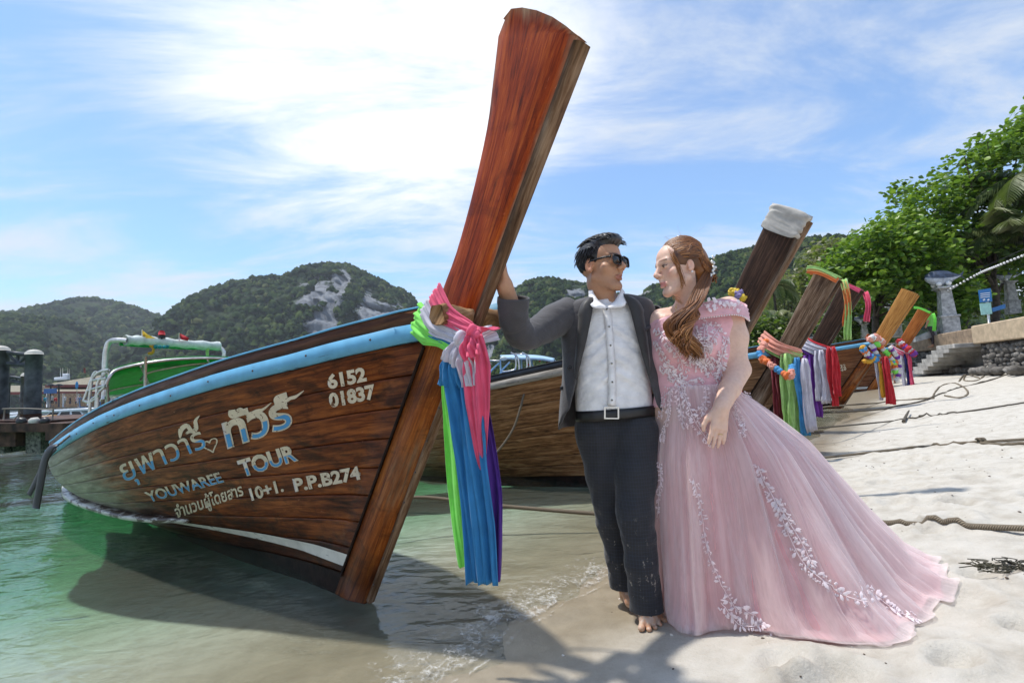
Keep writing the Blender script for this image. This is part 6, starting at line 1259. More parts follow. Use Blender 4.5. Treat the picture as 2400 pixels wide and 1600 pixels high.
# water craft
MAT['gel'] = simple('white_gelcoat', (0.72, 0.74, 0.76), 0.25, var=0.05); MAT['gelblue'] = simple('pale_blue_gelcoat', (0.42, 0.50, 0.60), 0.25, var=0.06); MAT['winglass'] = simple('tinted_window', (0.012, 0.014, 0.018), 0.08, var=0.1); MAT['yellowpvc'] = simple('yellow_pvc', (0.72, 0.34, 0.02), 0.4, var=0.12); MAT['orangepvc'] = simple('orange_hull', (0.62, 0.24, 0.10), 0.5)
def craft(label, x0, x1, ytop, ybot, Y, mat, cat='boat', bow=1, cabin=None, roof=None, name='speedboat'):
    a = at(x0, ybot, Y); b = at(x1, ybot, Y); c = at((x0+x1)/2, ytop, Y); L = abs(b[0]-a[0]); hh = c[2]-a[2]; cen = (a+b)/2; r_ = thing(name, label, cat, cen); rows = []
    for i, u in enumerate(np.linspace(-0.5, 0.5, 16)):
        tp = 1-float(smooth(0.15, 0.5, u*bow))*0.92; w = 0.16*L*tp; sh = hh*(0.82+0.25*float(smooth(0.0, 0.5, u*bow))); rows.append([cen+np.array([u*L, -w, sh]), cen+np.array([u*L+0.02*L*bow, -w*1.04, sh*0.75]), cen+np.array([u*L, -w*0.8, sh*0.25]), cen+np.array([u*L*0.93, 0, -0.05]), cen+np.array([u*L, w*0.8, sh*0.25]), cen+np.array([u*L, w, sh])])
    mb = MB(); P = np.array(rows); F = grid_faces(16, 6, False, True)+[tuple(range(6)), tuple(15*6+i for i in range(5, -1, -1))]; mb.add(P.reshape(-1, 3), F); mb.build('hull', mat, r_)
    if cabin:
        (p0, p1, q0, q1) = cabin; V = [at(p0, q1, Y-0.1*L*0.5), at(p1, q1, Y-0.1*L*0.5), at(p1-(p1-p0)*0.12, q0, Y-0.05*L*0.5), at(p0+(p1-p0)*0.22, q0, Y-0.05*L*0.5)]; mb = MB(); mb.add(np.array(V+[v+np.array([0, 0.16*L, 0]) for v in V]), [(0, 1, 2, 3), (7, 6, 5, 4), (0, 4, 5, 1), (1, 5, 6, 2), (2, 6, 7, 3), (3, 7, 4, 0)]); mb.build('cabin', MAT['gel'], r_, smooth=False)
        n = 3
        for k in range(n):
            s0, s1 = (k+0.12)/n, (k+0.9)/n; bq = lambda u, v: (V[0]*(1-u)+V[1]*u)*(1-v)+(V[3]*(1-u)+V[2]*u)*v-np.array([0, 0.02, 0]); mb = MB(); mb.add(np.array([bq(s0, 0.2), bq(s1, 0.2), bq(s1, 0.85), bq(s0, 0.85)]), [(0, 1, 2, 3)]); o = mb.build('window', MAT['winglass'], r_, smooth=False); solidify(o, 0.02)
    if roof:
        (p0, p1, q0, q1) = roof; mb = MB(); A = at(p0, q1, Y); Bq = at(p1, q1, Y); add_box(mb, (A+Bq)/2+np.array([0, 0.1*L, 0]), (Bq[0]-A[0], 0.3*L, (q1-q0)*Y/FPX), bevel=0.04); mb.build('roof', MAT['gel'], r_)
        for u in (0.1, 0.9): pipe('roof_post', [A*(1-u)+Bq*u, at(p0+(p1-p0)*u, q1+18, Y)], 0.03, MAT['steel'], r_)
    return r_
craft('white speedboat with dark slanted windows behind the near pile', 85, 232, 972, 996, 30, MAT['gelblue'], bow=-1, cabin=(100, 200, 962, 977), roof=(80, 240, 955, 961))
craft('white speedboat with long white roof behind the piles', -40, 90, 968, 990, 36, MAT['gel'], roof=(25, 175, 960, 965))
craft('yellow inflatable boat moored at the landing stage', -30, 131, 973, 994, 20, MAT['yellowpvc'], bow=1, name='inflatable_boat')
craft('low orange and blue skiff beyond the nearest boat\'s rail', 150, 222, 976, 996, 16, MAT['orangepvc'], bow=1, name='skiff')
craft('small brown rowing skiff among the moored boats', 142, 200, 992, 1010, 14, MAT['prowgold'], bow=-1, name='skiff')
mb = MB(); P = np.array([[at(a, b, 12.5+c) for a, b in ((185, 935), (215, 930), (235, 940), (235, 955), (188, 954))] for c in (0, 1.2)]); add_grid(mb, P, cv=True); o = mb.build('blue_crate', MAT['tarpblue'], smooth=False); tag(o, 'navy blue fabric bin behind the steel rail tubes', 'bin'); solidify(o, 0.02)
for i, (a, b, w_, h_) in enumerate(((520, 905, 40, 26), (560, 900, 36, 24), (470, 918, 26, 16), (430, 926, 22, 16))):
    mb = MB(); c = at(a, b, 12); add_box(mb, c, (w_*0.01, 0.4, h_*0.01), rotz(0.3*i), bevel=0.05); o = mb.build('seat_back', MAT['tarpblue']); tag(o, ('blue seat back glimpsed under the green canopy, rightmost', 'blue seat back glimpsed under the green canopy, hidden by the rail', 'blue seat back glimpsed under the green canopy, third from right', 'blue seat back glimpsed under the green canopy, leftmost')[i], 'seat')
# pier deck and pavilion
YP = 90.0
pk = MB(); q = at(-400, 955, YP); add_box(pk, (at(150, 955, YP)+np.array([-6, 8, 0]))*np.array([1, 1, 0])+np.array([0, 0, 0.7]), (110, 30, 1.4)); tag(pk.build('quay', MAT['concrete'], smooth=False), kind='structure')
MAT['rooftile'] = NT('roof_tile').m
def mk_roof():
    n = NT('roof_tile_rows'); c = n.coords('pos'); w = n.wave(n.coords('pos', (0, 0, 1)), 3.2, 0.3, direction='Z'); f = n.noise(c, 1.2, 4); n.set(base=n.mix(n.math('MULTIPLY', w, 0.6), n.ramp(f, [(0.3, (0.22, 0.195, 0.14)), (0.7, (0.34, 0.30, 0.21))]), (0.10, 0.085, 0.06)), rough=0.85); n.bump(w, 0.6, 0.08); return n.m
MAT['rooftile'] = mk_roof(); MAT['eave'] = simple('maroon_fascia', (0.16, 0.035, 0.028), 0.6)
def hiproof(root, x0, x1, ye, xr0, xr1, yr, Y, dep, drop):
    e = [at(x0, ye, Y), at(x1, ye, Y)]; e += [e[1]+np.array([0, dep, 0]), e[0]+np.array([0, dep, 0])]; rg = [at(xr0, yr, Y)+np.array([0, dep/2, 0]), at(xr1, yr, Y)+np.array([0, dep/2, 0])]; mb = MB(); mb.add(np.array(e+rg), [(0, 1, 5, 4), (1, 2, 5), (2, 3, 4, 5), (3, 0, 4), (3, 2, 1, 0)]); mb.build('roof', MAT['rooftile'], root, smooth=False)
    mb = MB(); E_ = e+[e[0]]
    for i in range(4):
        a, b = E_[i], E_[i+1]; d = (b-a)/np.linalg.norm(b-a); add_box(mb, (a+b)/2-np.array([0, 0, drop/2]), (np.linalg.norm(b-a), 0.15, drop), np.stack([d, np.cross([0, 0, 1.0], d), np.array([0, 0, 1.0])], 1))
    mb.build('fascia', MAT['eave'], root, smooth=False)
pv = thing('pavilion', 'pier pavilion with two-tier tan hipped roof and maroon eaves', 'building', at(190, 955, YP))
hiproof(pv, 95, 330, 917, 120, 310, 896, YP-2, 16, 0.35); hiproof(pv, 107, 310, 901, 196, 260, 874, YP, 11, 0.5)
for x in (112, 150, 186, 225, 262): pipe('column', [at(x, 918, YP), at(x, 954, YP)], 0.22, MAT['gel'], pv)
mb = MB(); add_box(mb, at(200, 938, YP+9), (14, 0.3, 3.2)); mb.build('back_wall', MAT['sandstone2'], pv, smooth=False); pipe('finial', [at(199, 874, YP+5.5), at(198, 862, YP+5.5)], 0.16, MAT['eave'], pv)
pv2 = thing('pavilion', 'second tan-roofed pavilion seen between the piles', 'building', at(30, 955, YP)); hiproof(pv2, -60, 57, 918, -40, 50, 903, YP+4, 9, 0.5)
for x in (-30, 20, 50): pipe('column', [at(x, 922, YP+4), at(x, 955, YP+4)], 0.2, MAT['gel'], pv2)
ms = thing('mast_ship', 'white ship superstructure with thin masts above the pavilion roof', 'ship', at(145, 890, 120)); mb = MB(); add_box(mb, at(145, 887, 120), (3.0, 1, 0.7), bevel=0.1); add_box(mb, at(155, 880, 120), (1.2, 0.8, 0.9), bevel=0.1); mb.build('superstructure', MAT['gel'], ms)
for x, y in ((142, 862), (147, 862), (159, 862), (163, 864)): pipe('mast', [at(x, 888, 120), at(x, y, 120)], 0.06, MAT['steel'], ms)
for x, lab in ((138, 'lamp post with dark dish in front of the pavilion'), (119, 'lamp post left of the dark-dished one')):
    r_ = thing('lamp_post', lab, 'lamp', at(x, 954, YP-8)); pipe('post', [at(x, 954, YP-8), at(x, 904, YP-8)], 0.10, MAT['pile'], r_); mb = MB(); add_lathe(mb, at(x, 902, YP-8), [(0.55, -0.1), (0.6, 0.0), (0.2, 0.18)], 12); mb.build('shade', MAT['pile'], r_)
sb_ = thing('notice_board', 'dark notice board on the pier before the pavilion', 'sign', at(118, 954, YP-10)); mb = MB(); add_box(mb, at(118, 916, YP-10), (2.0, 0.1, 0.75)); mb.build('panel', MAT['tarpblue'], sb_, smooth=False); pipe('post', [at(112, 920, YP-10), at(112, 954, YP-10)], 0.06, MAT['pile'], sb_); pipe('post', [at(124, 920, YP-10), at(124, 954, YP-10)], 0.06, MAT['pile'], sb_)
flg = thing('feather_flag', 'light blue feather flag in front of the pavilion', 'flag', at(180, 940, 70)); mb = MB(); add_ellipsoid(mb, at(180, 903, 70), (0.22, 0.03, 0.55), 10, 8); mb.build('cloth', MAT['f_skyblue'], flg); pipe('pole', [at(180, 905, 70), at(181, 945, 70)], 0.03, MAT['steel'], flg)
TOP = [(0.55, 0.25, 0.20), (0.05, 0.35, 0.48), (0.5, 0.48, 0.45), (0.62, 0.03, 0.05), (0.7, 0.68, 0.66), (0.03, 0.03, 0.04), (0.6, 0.32, 0.28), (0.32, 0.33, 0.42), (0.66, 0.6, 0.5), (0.08, 0.1, 0.3)]
labs = ['tourist in pinkish top beside the near pile', 'tourist in teal top stooping left of the crowd', 'tourist in grey top near the stone block', 'tourist in red top with a red pack', 'tourist in white shirt and pale hair', 'tourist in black standing under the eaves', 'tourist in coral top, taller, near the blue bin', 'tourist in grey-blue top at the right of the crowd', 'tourist in cream top under the green canopy end', 'tourist in dark blue behind the thick piles']
for i, (x, lab) in enumerate(zip((97, 107, 122, 131, 152, 164, 179, 186, 268, 50), labs)):
    small_person(lab, at(x, 953, YP-14+random.uniform(-3, 3)), 1.7+random.uniform(-0.1, 0.1), random.uniform(0, 6), TOP[i], random.choice([(0.02, 0.02, 0.03), (0.05, 0.06, 0.10), (0.3, 0.28, 0.22)]), hair=random.choice([(0.02, 0.015, 0.01), (0.35, 0.25, 0.12)]), grp='tourists on the pier', h=0.05, pack=(0.5, 0.03, 0.04) if i == 3 else ((0.03, 0.3, 0.4) if i == 1 else None))
# ------------------------------------------------------------------ the couple
def head_frame(f, tilt=0.0):
    f = np.asarray(f, float); f /= np.linalg.norm(f); up = np.array([0, 0, 1.0]); r = np.cross(f, up); r /= np.linalg.norm(r); u = np.cross(r, f); M = np.stack([r, f, u], 1)
    c, s = math.cos(tilt), math.sin(tilt); return M@np.array([[c, 0, s], [0, 1, 0], [-s, 0, c]])
def head_prims(S, O, M, s, fem=False):
    def P(x, y, z): return O+M@np.array([x, y, z])*s
    def E_(c, r, k=0.012, sub=False): S.ell(P(*c), np.array(r)*s, M, k*s, sub)
    def C_(a, b, ra, rb, k=0.010, sub=False): S.cone(P(*a), P(*b), ra*s, rb*s, k*s, sub)
    j = 0.92 if fem else 1.0
    E_((0, -0.016, 0.042), (0.077, 0.097, 0.090)); E_((0, 0.026, -0.028), (0.062*j, 0.064, 0.082), 0.02); E_((0, 0.030, 0.050), (0.064, 0.062, 0.062), 0.02)
    E_((0, 0.074, -0.098), (0.022*j, 0.018, 0.018), 0.022)
    for q in (-1, 1):
        C_((q*0.056*j, -0.002, -0.052), (q*0.020*j, 0.066, -0.097), 0.017, 0.015, 0.022); E_((q*0.046, 0.056, -0.020), (0.024, 0.022, 0.022), 0.02)
        E_((q*0.032, 0.100, 0.010), (0.019, 0.016, 0.0125), 0.010, True); E_((q*0.032, 0.0755, 0.0095), (0.016, 0.0145, 0.0115), 0.004)
        E_((q*0.0125, 0.101, -0.027), (0.0088, 0.0098, 0.0078), 0.006)
        e_ = 0.74 if fem else 1.0; E_((q*0.075, -0.012, -0.004 if fem else 0.0), (0.010, 0.021*e_, 0.034*e_), 0.006); E_((q*0.087, -0.006, 0.002), (0.008, 0.012*e_, 0.020*e_), 0.004, True); E_((q*0.079, -0.004, -0.024), (0.007, 0.009, 0.010), 0.004)
        C_((q*0.012, 0.089, 0.032 if not fem else 0.030), (q*0.046, 0.076, 0.034), 0.0105, 0.009, 0.014)
        C_((0, 0.0955, -0.0555), (q*0.023, 0.084, -0.0605), 0.0062, 0.0035, 0.004); C_((0, 0.0945, -0.0705), (q*0.020, 0.084, -0.0655), 0.0078 if fem else 0.0070, 0.0035, 0.004)
    C_((0, 0.088, 0.026), (0, 0.112, -0.016), 0.0085, 0.0105, 0.011); E_((0, 0.1145, -0.0205), (0.0115, 0.0105, 0.0098), 0.008); C_((0, 0.098, -0.036), (0, 0.092, -0.050), 0.008, 0.008, 0.01)
    for q in (-1, 1): E_((q*0.0068, 0.1065, -0.0335), (0.0036, 0.0062, 0.0036), 0.002, True)
    C_((-0.017, 0.098, -0.0628), (0.017, 0.098, -0.0628), 0.0028 if not fem else 0.0016, 0.0028 if not fem else 0.0016, 0.003, True)
def head_tint(V, O, M, s, base, lip, brow, stubble=0.0, blush=None):
    L = (V-O)@M/s; c = np.tile(np.asarray(base, float), (len(V), 1)); near = (np.linalg.norm(L, axis=1) < 0.19)
    def mixc(mask, col, a=1.0): m = (np.clip(mask, 0, 1)*near*a)[:, None]; c[:] = c*(1-m)+np.asarray(col)*m
    if stubble: mixc(np.exp(-(((L[:, 2]+0.085)/0.035)**2))*(L[:, 1] > 0.0)*smooth(-0.01, 0.05, L[:, 1]), np.asarray(base)*np.array([0.55, 0.6, 0.7]), stubble)
    if blush is not None: mixc(np.exp(-((np.abs(L[:, 0])-0.045)/0.018)**2-((L[:, 2]+0.022)/0.018)**2-((L[:, 1]-0.065)/0.03)**2), blush, 0.55); mixc(np.exp(-(np.linalg.norm(L-np.array([0, 0.117, -0.02]), axis=1)/0.014)**2), blush, 0.3)
    mixc(np.exp(-((np.abs(L[:, 0])-0.078)/0.02)**2-((L[:, 1]+0.008)/0.03)**2-((L[:, 2])/0.04)**2)*(np.abs(L[:, 0]) > 0.07), np.asarray(base)*np.array([1.08, 0.8, 0.72]), 0.6)
    lipm = np.exp(-np.maximum(0, np.abs(L[:, 2]+0.0635)-0.0085)**2/0.0022**2)*np.exp(-np.maximum(0, np.abs(L[:, 0])-0.019)**2/0.004**2)*(L[:, 1] > 0.0835); mixc(lipm, lip, 0.8)
    bz = 0.0375-0.10*np.maximum(np.abs(L[:, 0])-0.036, 0); mixc(np.exp(-((L[:, 2]-bz)/0.0042)**2)*(np.abs(L[:, 0]) > 0.011)*(np.abs(L[:, 0]) < 0.053)*(L[:, 1] > 0.05), brow, 0.9)
    mixc(np.exp(-((np.abs(L[:, 0])-0.032)/0.017)**2-((L[:, 2]-0.0175)/0.004)**2)*(L[:, 1] > 0.06), np.asarray(brow)*1.0, 0.55)
    return c
def hand_prims(S, wrist, d, nrm, s, curl=0.5, mir=1, spread=1.0, thumb=True):
    """palm from the wrist along d, back of the hand faces nrm; five unequal fingers"""
    d = np.asarray(d, float); d /= np.linalg.norm(d); nrm = np.asarray(nrm, float); nrm = nrm-d*(nrm@d); nrm /= np.linalg.norm(nrm); sd = np.cross(d, nrm)*mir; tips = []
    def P(a, b, c): return wrist+(d*a+sd*b+nrm*c)*s
    S.cone(P(-0.02, 0, 0), P(0.03, 0, 0), 0.026*s, 0.028*s, 0.012)
    for q in (-0.026, -0.009, 0.009, 0.026): S.cone(P(0.02, q*0.7, 0), P(0.085, q, 0.003), 0.0155*s, 0.0125*s, 0.012)
    for i, (q, L) in enumerate(((-0.028, 0.068), (-0.0095, 0.080), (0.0095, 0.076), (0.027, 0.058))):
        a0 = P(0.086, q, 0.003); ang = curl*0.55; v1 = d*math.cos(ang)-nrm*math.sin(ang)+sd*q*3*spread; v2 = d*math.cos(ang*2.2)-nrm*math.sin(ang*2.2)+sd*q*2*spread; v3 = d*math.cos(ang*3.2)-nrm*math.sin(ang*3.2)+sd*q*2*spread
        a1 = a0+v1*L*0.46*s; a2 = a1+v2*L*0.31*s; a3 = a2+v3*L*0.25*s; S.cone(a0, a1, 0.0098*s, 0.0088*s, 0.004); S.cone(a1, a2, 0.0090*s, 0.0080*s, 0.003); S.cone(a2, a3, 0.0082*s, 0.0066*s, 0.003); tips.append((a0, a1, a2, a3))
    if thumb:
        t0 = P(0.022, -0.026, -0.006); t1 = P(0.055, -0.048, -0.014); t2 = P(0.082, -0.055, -0.020); t3 = P(0.104, -0.052, -0.024); S.cone(t0, t1, 0.016*s, 0.0125*s, 0.010); S.cone(t1, t2, 0.0115*s, 0.0105*s, 0.004); S.cone(t2, t3, 0.0105*s, 0.0078*s, 0.003)
    return tips
def clothmat(name, base, rough=0.8, check=None, weave=700, transl=0.0, sheen=0.2, wr=0.0):
    n = NT(name); c = n.coords('pos'); v = n.noise(c, 18, 4); col = n.ramp(v, [(0.3, tuple(q*0.86 for q in base)), (0.7, tuple(min(1, q*1.12) for q in base))])
    if check is not None:
        w1 = n.wave(n.coords('pos', (1, 0.4, 0)), 26, 0.4, 1, direction='X'); w2 = n.wave(n.coords('pos', (0, 0, 1)), 20, 0.4, 1, direction='Z'); col = n.mix(n.math('MULTIPLY', n.math('ADD', n.maprange(w1, 0.86, 0.98), n.maprange(w2, 0.86, 0.98)), 0.13), col, check)
    if check is not None:
        fl = n.maprange(n.noise(n.coords('pos', (1, 1, 0.6)), 34, 6, 0.75), 0.60, 0.66); col = n.mix(n.math('MULTIPLY', fl, n.maprange(n.sep(n.coords('pos'), 2), 0.62, 0.10, 0, 0.85)), col, (0.48, 0.43, 0.36))
    n.set(base=col, rough=rough, sheen=sheen, spec=0.25); h = n.noise(c, weave, 2)
    if wr: h = n.math('ADD', n.math('MULTIPLY', h, 0.1), n.noise(n.coords('pos', (0.55, 1, 1.5)), 26, 3, 0.5, 0.8)); n.bump(h, wr, 0.012)
    else: n.bump(h, 0.2, 0.0012)
    if transl:
        tr = n.N.new('ShaderNodeBsdfTranslucent'); n.L.new(col, tr.inputs[0]); mx = n.N.new('ShaderNodeMixShader'); mx.inputs[0].default_value = transl; n.L.new(n.b.outputs[0], mx.inputs[1]); n.L.new(tr.outputs[0], mx.inputs[2]); n.L.new(mx.outputs[0], n.out.inputs[0])
    return n.m
def hairmat(name, cols, rough=0.38):
    n = NT(name); a = n.attr('lock'); f = n.noise(n.coords('uv', (6, 1, 1)), 2, 3); k = n.math('ADD', n.math('MULTIPLY', a, 0.7), n.math('MULTIPLY', f, 0.35)); m = len(cols); n.set(base=n.ramp(k, [(0.15+0.75*i/(m-1), q) for i, q in enumerate(cols)]), rough=rough, spec=0.5); n.bump(n.noise(n.coords('uv', (2, 60, 1)), 3, 2), 0.35, 0.003); return n.m
MAT['jacket'] = clothmat('charcoal_suit', (0.066, 0.063, 0.067), 0.75, wr=0.3); MAT['lapel'] = clothmat('satin_lapel', (0.045, 0.043, 0.043), 0.5); MAT['lining'] = clothmat('dark_lining', (0.010, 0.010, 0.011), 0.5); MAT['shirt'] = clothmat('white_shirt', (0.88, 0.865, 0.855), 0.75, wr=0.6, sheen=0.1); MAT['trouser'] = clothmat('checked_trousers', (0.030, 0.030, 0.033), 0.8, (0.070, 0.090, 0.15), wr=0.3); MAT['leather'] = simple('black_leather', (0.016, 0.015, 0.015), 0.4, var=0.2); MAT['buckle'] = simple('silver_buckle', (0.65, 0.64, 0.62), 0.25, 0.95, var=0.05); MAT['button'] = simple('pale_button', (0.62, 0.60, 0.55), 0.35); MAT['darkbutton'] = simple('dark_button', (0.02, 0.02, 0.022), 0.25)
MAT['hairblack'] = hairmat('black_hair', [(0.006, 0.006, 0.007), (0.014, 0.013, 0.014), (0.05, 0.05, 0.055)]); MAT['hairbrown'] = hairmat('brown_hair', [(0.022, 0.009, 0.005), (0.15, 0.054, 0.017), (0.36, 0.140, 0.038), (0.64, 0.34, 0.12)])
MAT['shade_lens'] = simple('sunglass_lens', (0.010, 0.009, 0.009), 0.06, var=0.1, spec=0.7); MAT['shade_frame'] = simple('sunglass_frame', (0.010, 0.010, 0.011), 0.25, var=0.1); MAT['teeth'] = simple('teeth', (0.75, 0.70, 0.60), 0.3, var=0.03)
def se(th, e):  # superellipse unit point
    c, s = np.cos(th), np.sin(th); return np.sign(c)*np.abs(c)**(2/e), np.sign(s)*np.abs(s)**(2/e)

# ================================================================== groom
YM = 2.48
groom = thing('person', 'man in charcoal jacket, white shirt and sunglasses leaning a hand on the prow', 'person', at(1490, 1420, 2.42)*np.array([1, 1, 0])+np.array([0, 0, 0.05]))
def build_groom():
    SK = (0.52, 0.285, 0.170); O = at(1409, 628, YM-0.02); psi = R(46); f = np.array([math.sin(psi), -math.cos(psi), 0.03]); M = head_frame(f, R(-2)); s = 1.09
    lo = np.minimum(at(1140, 1010, 1.95), at(1140, 1010, 2.7))-0.02; lo = np.array([at(1145, 800, 2.1)[0]-0.03, 1.92, 0.93]); hi = np.array([at(1560, 800, 2.7)[0], 2.74, 1.83])
    S = SDF(lo, hi, 0.0036); head_prims(S, O, M, s)
    nb = at(1424, 712, YM+0.02); S.cone(O+M@np.array([0, -0.022, -0.065])*s, nb, 0.056, 0.062, 0.025)
    S.cone(O+M@np.array([-0.045, -0.015, -0.06])*s, at(1436, 704, YM-0.05), 0.020, 0.016, 0.02)
    S.chain([at(1424, 735, YM), at(1428, 800, YM), at(1434, 900, YM), at(1440, 985, YM)], [0.07, 0.075, 0.075, 0.075], 0.03); S.cone(at(1350, 742, YM+0.03), at(1500, 738, YM+0.03), 0.035, 0.035, 0.03)
    W_ = at(1182, 668, 2.13); S.chain([at(1330, 735, YM), at(1222, 790, 2.25), W_], [0.052, 0.043, 0.036], 0.02); hd = at(1172, 618, 2.145)-W_; hand_prims(S, W_, hd, np.array([0.72, 0.35, 0.1]), 0.95, 0.35, 1)
    S.chain([at(1510, 742, YM+0.03), at(1535, 792, 2.57), at(1562, 850, 2.65), at(1600, 900, 2.71), at(1650, 917, 2.69)], [0.042, 0.038, 0.035, 0.032, 0.03], 0.02)
    V, F = S.mesh(); V = relax(V, F, 1, 0.35); c = head_tint(V, O, M, s, SK, (0.36, 0.125, 0.09), (0.02, 0.014, 0.011), 0.30)
    hr = (V-O)@M/s; c[(hr[:, 2] > 0.03) & (hr[:, 1] < -0.03) & (np.linalg.norm(hr, axis=1) < 0.19)] = (0.05, 0.03, 0.022)
    # legs and bare foot
    lo2 = np.array([at(1400, 1300, 2.5)[0]-0.1, 2.02, 0.0]); hi2 = np.array([at(1580, 1300, 2.5)[0]+0.05, 2.72, 1.0]); S2 = SDF(lo2, hi2, 0.0038)
    S2.chain([at(1488, 1010, 2.46), at(1492, 1200, 2.37), at(1513, 1402, 2.40)], [0.058, 0.046, 0.036], 0.02); S2.chain([at(1408, 1010, 2.50), at(1430, 1200, 2.52), at(1466, 1368, 2.58)], [0.058, 0.046, 0.036], 0.02); S2.cone(at(1415, 1000, 2.51), at(1480, 1000, 2.50), 0.06, 0.06, 0.03)
    gz = lambda p: float(ground_z(np.array([p[0]]), np.array([p[1]]))[0])
    hp = at(1513, 1412, 2.42); toes = [(1503, 1463, 0.0135), (1521, 1466, 0.0105), (1535, 1462, 0.0095), (1547, 1455, 0.009), (1558, 1446, 0.0085)]
    gh = gz(at(1513, 1440, 2.3)); heel = np.array([hp[0]-0.005, hp[1]+0.035, gh+0.034]); S2.cone(hp, heel, 0.036, 0.033, 0.02)
    for x, y, r in toes:
        d = ray(x, y+8); t = (gh+r*0.9-CAM_H)/d[2]; p = _C+d*t; m = p+(np.array([hp[0], hp[1]-0.02, 0])-np.array([p[0], p[1], 0]))*0.36+np.array([0, 0, 0.016]); S2.cone(heel*0.5+hp*0.5, m, 0.034, 0.019, 0.022); S2.cone(m, p, r*1.1, r, 0.007); S2.ell(p+np.array([0, -0.004, 0.002]), (r*1.12, r*1.12, r), None, 0.004)
    S2.cone(hp+np.array([0, -0.03, -0.005]), heel*0.35+hp*0.65+np.array([0, -0.09, -0.03]), 0.034, 0.026, 0.02)
    hb = at(1468, 1376, 2.58); S2.cone(hb, hb+np.array([-0.005, -0.09, -0.03]), 0.034, 0.026, 0.02); S2.cone(hb, np.array([hb[0], hb[1]+0.03, 0.05]), 0.034, 0.03, 0.02)
    V2, F2 = S2.mesh(); V2 = relax(V2, F2, 1, 0.3); c2 = np.tile(np.array(SK), (len(V2), 1)); sand = smooth(0.2, 0.6, fbm(V2*55, 3)+0.35)*(V2[:, 2] < gh+0.075); c2 = c2*(1-0.55*sand[:, None])+np.array([0.55, 0.47, 0.38])*0.55*sand[:, None]
    mesh_np('body', np.vstack([V, V2]), np.vstack([F, F2+len(V)]), MAT['skin'], groom, col=np.vstack([c, c2]))
    # hair
    H = SDF(O-0.16, O+0.18, 0.0034)
    def P(x, y, z): return O+M@np.array([x, y, z])*s
    H.ell(P(0, -0.020, 0.050), np.array([0.083, 0.101, 0.092])*s, M, 0.01); H.ell(P(0, 0.025, 0.112), np.array([0.062, 0.072, 0.032])*s, M, 0.03); H.ell(P(-0.006, 0.068, 0.112), np.array([0.048, 0.034, 0.024])*s, M, 0.02)
    H.ell(P(0, 0.135, -0.005), np.array([0.16, 0.092, 0.105])*s, M, 0.008, True); H.ell(P(0, 0.055, -0.115), np.array([0.13, 0.16, 0.095])*s, M, 0.01, True)
    for q in (-1, 1): H.ell(P(q*0.088, 0.002, -0.010), np.array([0.022, 0.036, 0.046])*s, M, 0.006, True)
    HV, HF = H.mesh(); HV = relax(HV, HF, 2); L = (HV-O)@M/s; st = fbm(np.stack([L[:, 0]*95, L[:, 1]*16, L[:, 2]*60], -1), 3); HV = HV+M@np.array([0, 0, 0.006])*st[:, None]
    o = mesh_np('hair', HV, HF, MAT['hairblack'], groom); a = o.data.attributes.new('lock', 'FLOAT', 'POINT'); a.data.foreach_set('value', np.clip(0.45+0.8*st+0.5*smooth(0.05, 0.15, L[:, 2]), 0, 1).astype(np.float32))
    mb = MB(); rng = np.random.default_rng(4)
    for i in range(420):
        x = rng.uniform(-0.068, 0.066); y0 = rng.uniform(-0.09, 0.045); zz = 0.052+0.093*math.sqrt(max(0.05, 1-(x/0.088)**2-((y0+0.02)/0.125)**2)); p0 = np.array([x, y0, zz]); p1 = p0+np.array([rng.uniform(-0.006, 0.006), 0.025, 0.005]); p2 = p0+np.array([rng.uniform(-0.012, 0.008), 0.046, -0.001+0.005*rng.random()]); p3 = p2+np.array([rng.uniform(-0.008, 0.008), 0.014, -0.010]); add_tube(mb, catmull([P(*p0), P(*p1), P(*p2), P(*p3)], 9), np.array([0.3, 1, 1.2, 1.2, 1.1, 1, 0.9, 0.6, 0.2])*0.0019, 4, att=rng.random())
    for i in range(110):
        q = -1 if i % 2 else 1; y0 = rng.uniform(-0.09, 0.03); z0 = rng.uniform(0.03, 0.085); rx = 0.084*math.sqrt(max(0.05, 1-((y0+0.02)/0.104)**2-((z0-0.05)/0.094)**2)); p0 = np.array([q*rx, y0, z0]); add_tube(mb, [P(*p0), P(*(p0+np.array([q*0.002, -0.010, -0.012]))), P(*(p0+np.array([-q*0.001, -0.018, -0.024])))], [0.0024, 0.0022, 0.0008], 4, att=rng.random()*0.5)
    hs = mb.build('hair_strands', MAT['hairblack'], o, attr='lock'); hs['kind'] = 'stuff'
    # sunglasses: a thing of their own
    sgl = thing('sunglasses', 'black rectangular sunglasses on the man\'s face', 'sunglasses', P(0, 0.1, 0.01))
    for q in (-1, 1):
        mbL = MB(); mbF = MB(); ring = []
        for a in np.linspace(0, 2*PI, 28, endpoint=False):
            ex, ey = se(np.array(a), 3.6); ring.append((float(ex), float(ey)))
        def LP(u, v, d): x = q*(0.0335+u*0.0285); z = 0.008+v*0.0215-0.0015*u*q*q; y = 0.1085-0.20*(x*x)*6.5+d; return P(x, y, z)
        V = [LP(0, 0, 0.001)]+[LP(a*0.9, b*0.88, 0) for a, b in ring]; mbL.add(np.array(V), [(0, 1+i, 1+(i+1) % 28) for i in range(28)]); o = mbL.build('lens', MAT['shade_lens'], sgl); solidify(o, 0.002)
        add_tube(mbF, [LP(a, b, 0.001) for a, b in ring]+[LP(*ring[0], 0.001)], 0.0031, 6, cap=False); mbF.build('rim', MAT['shade_frame'], sgl)
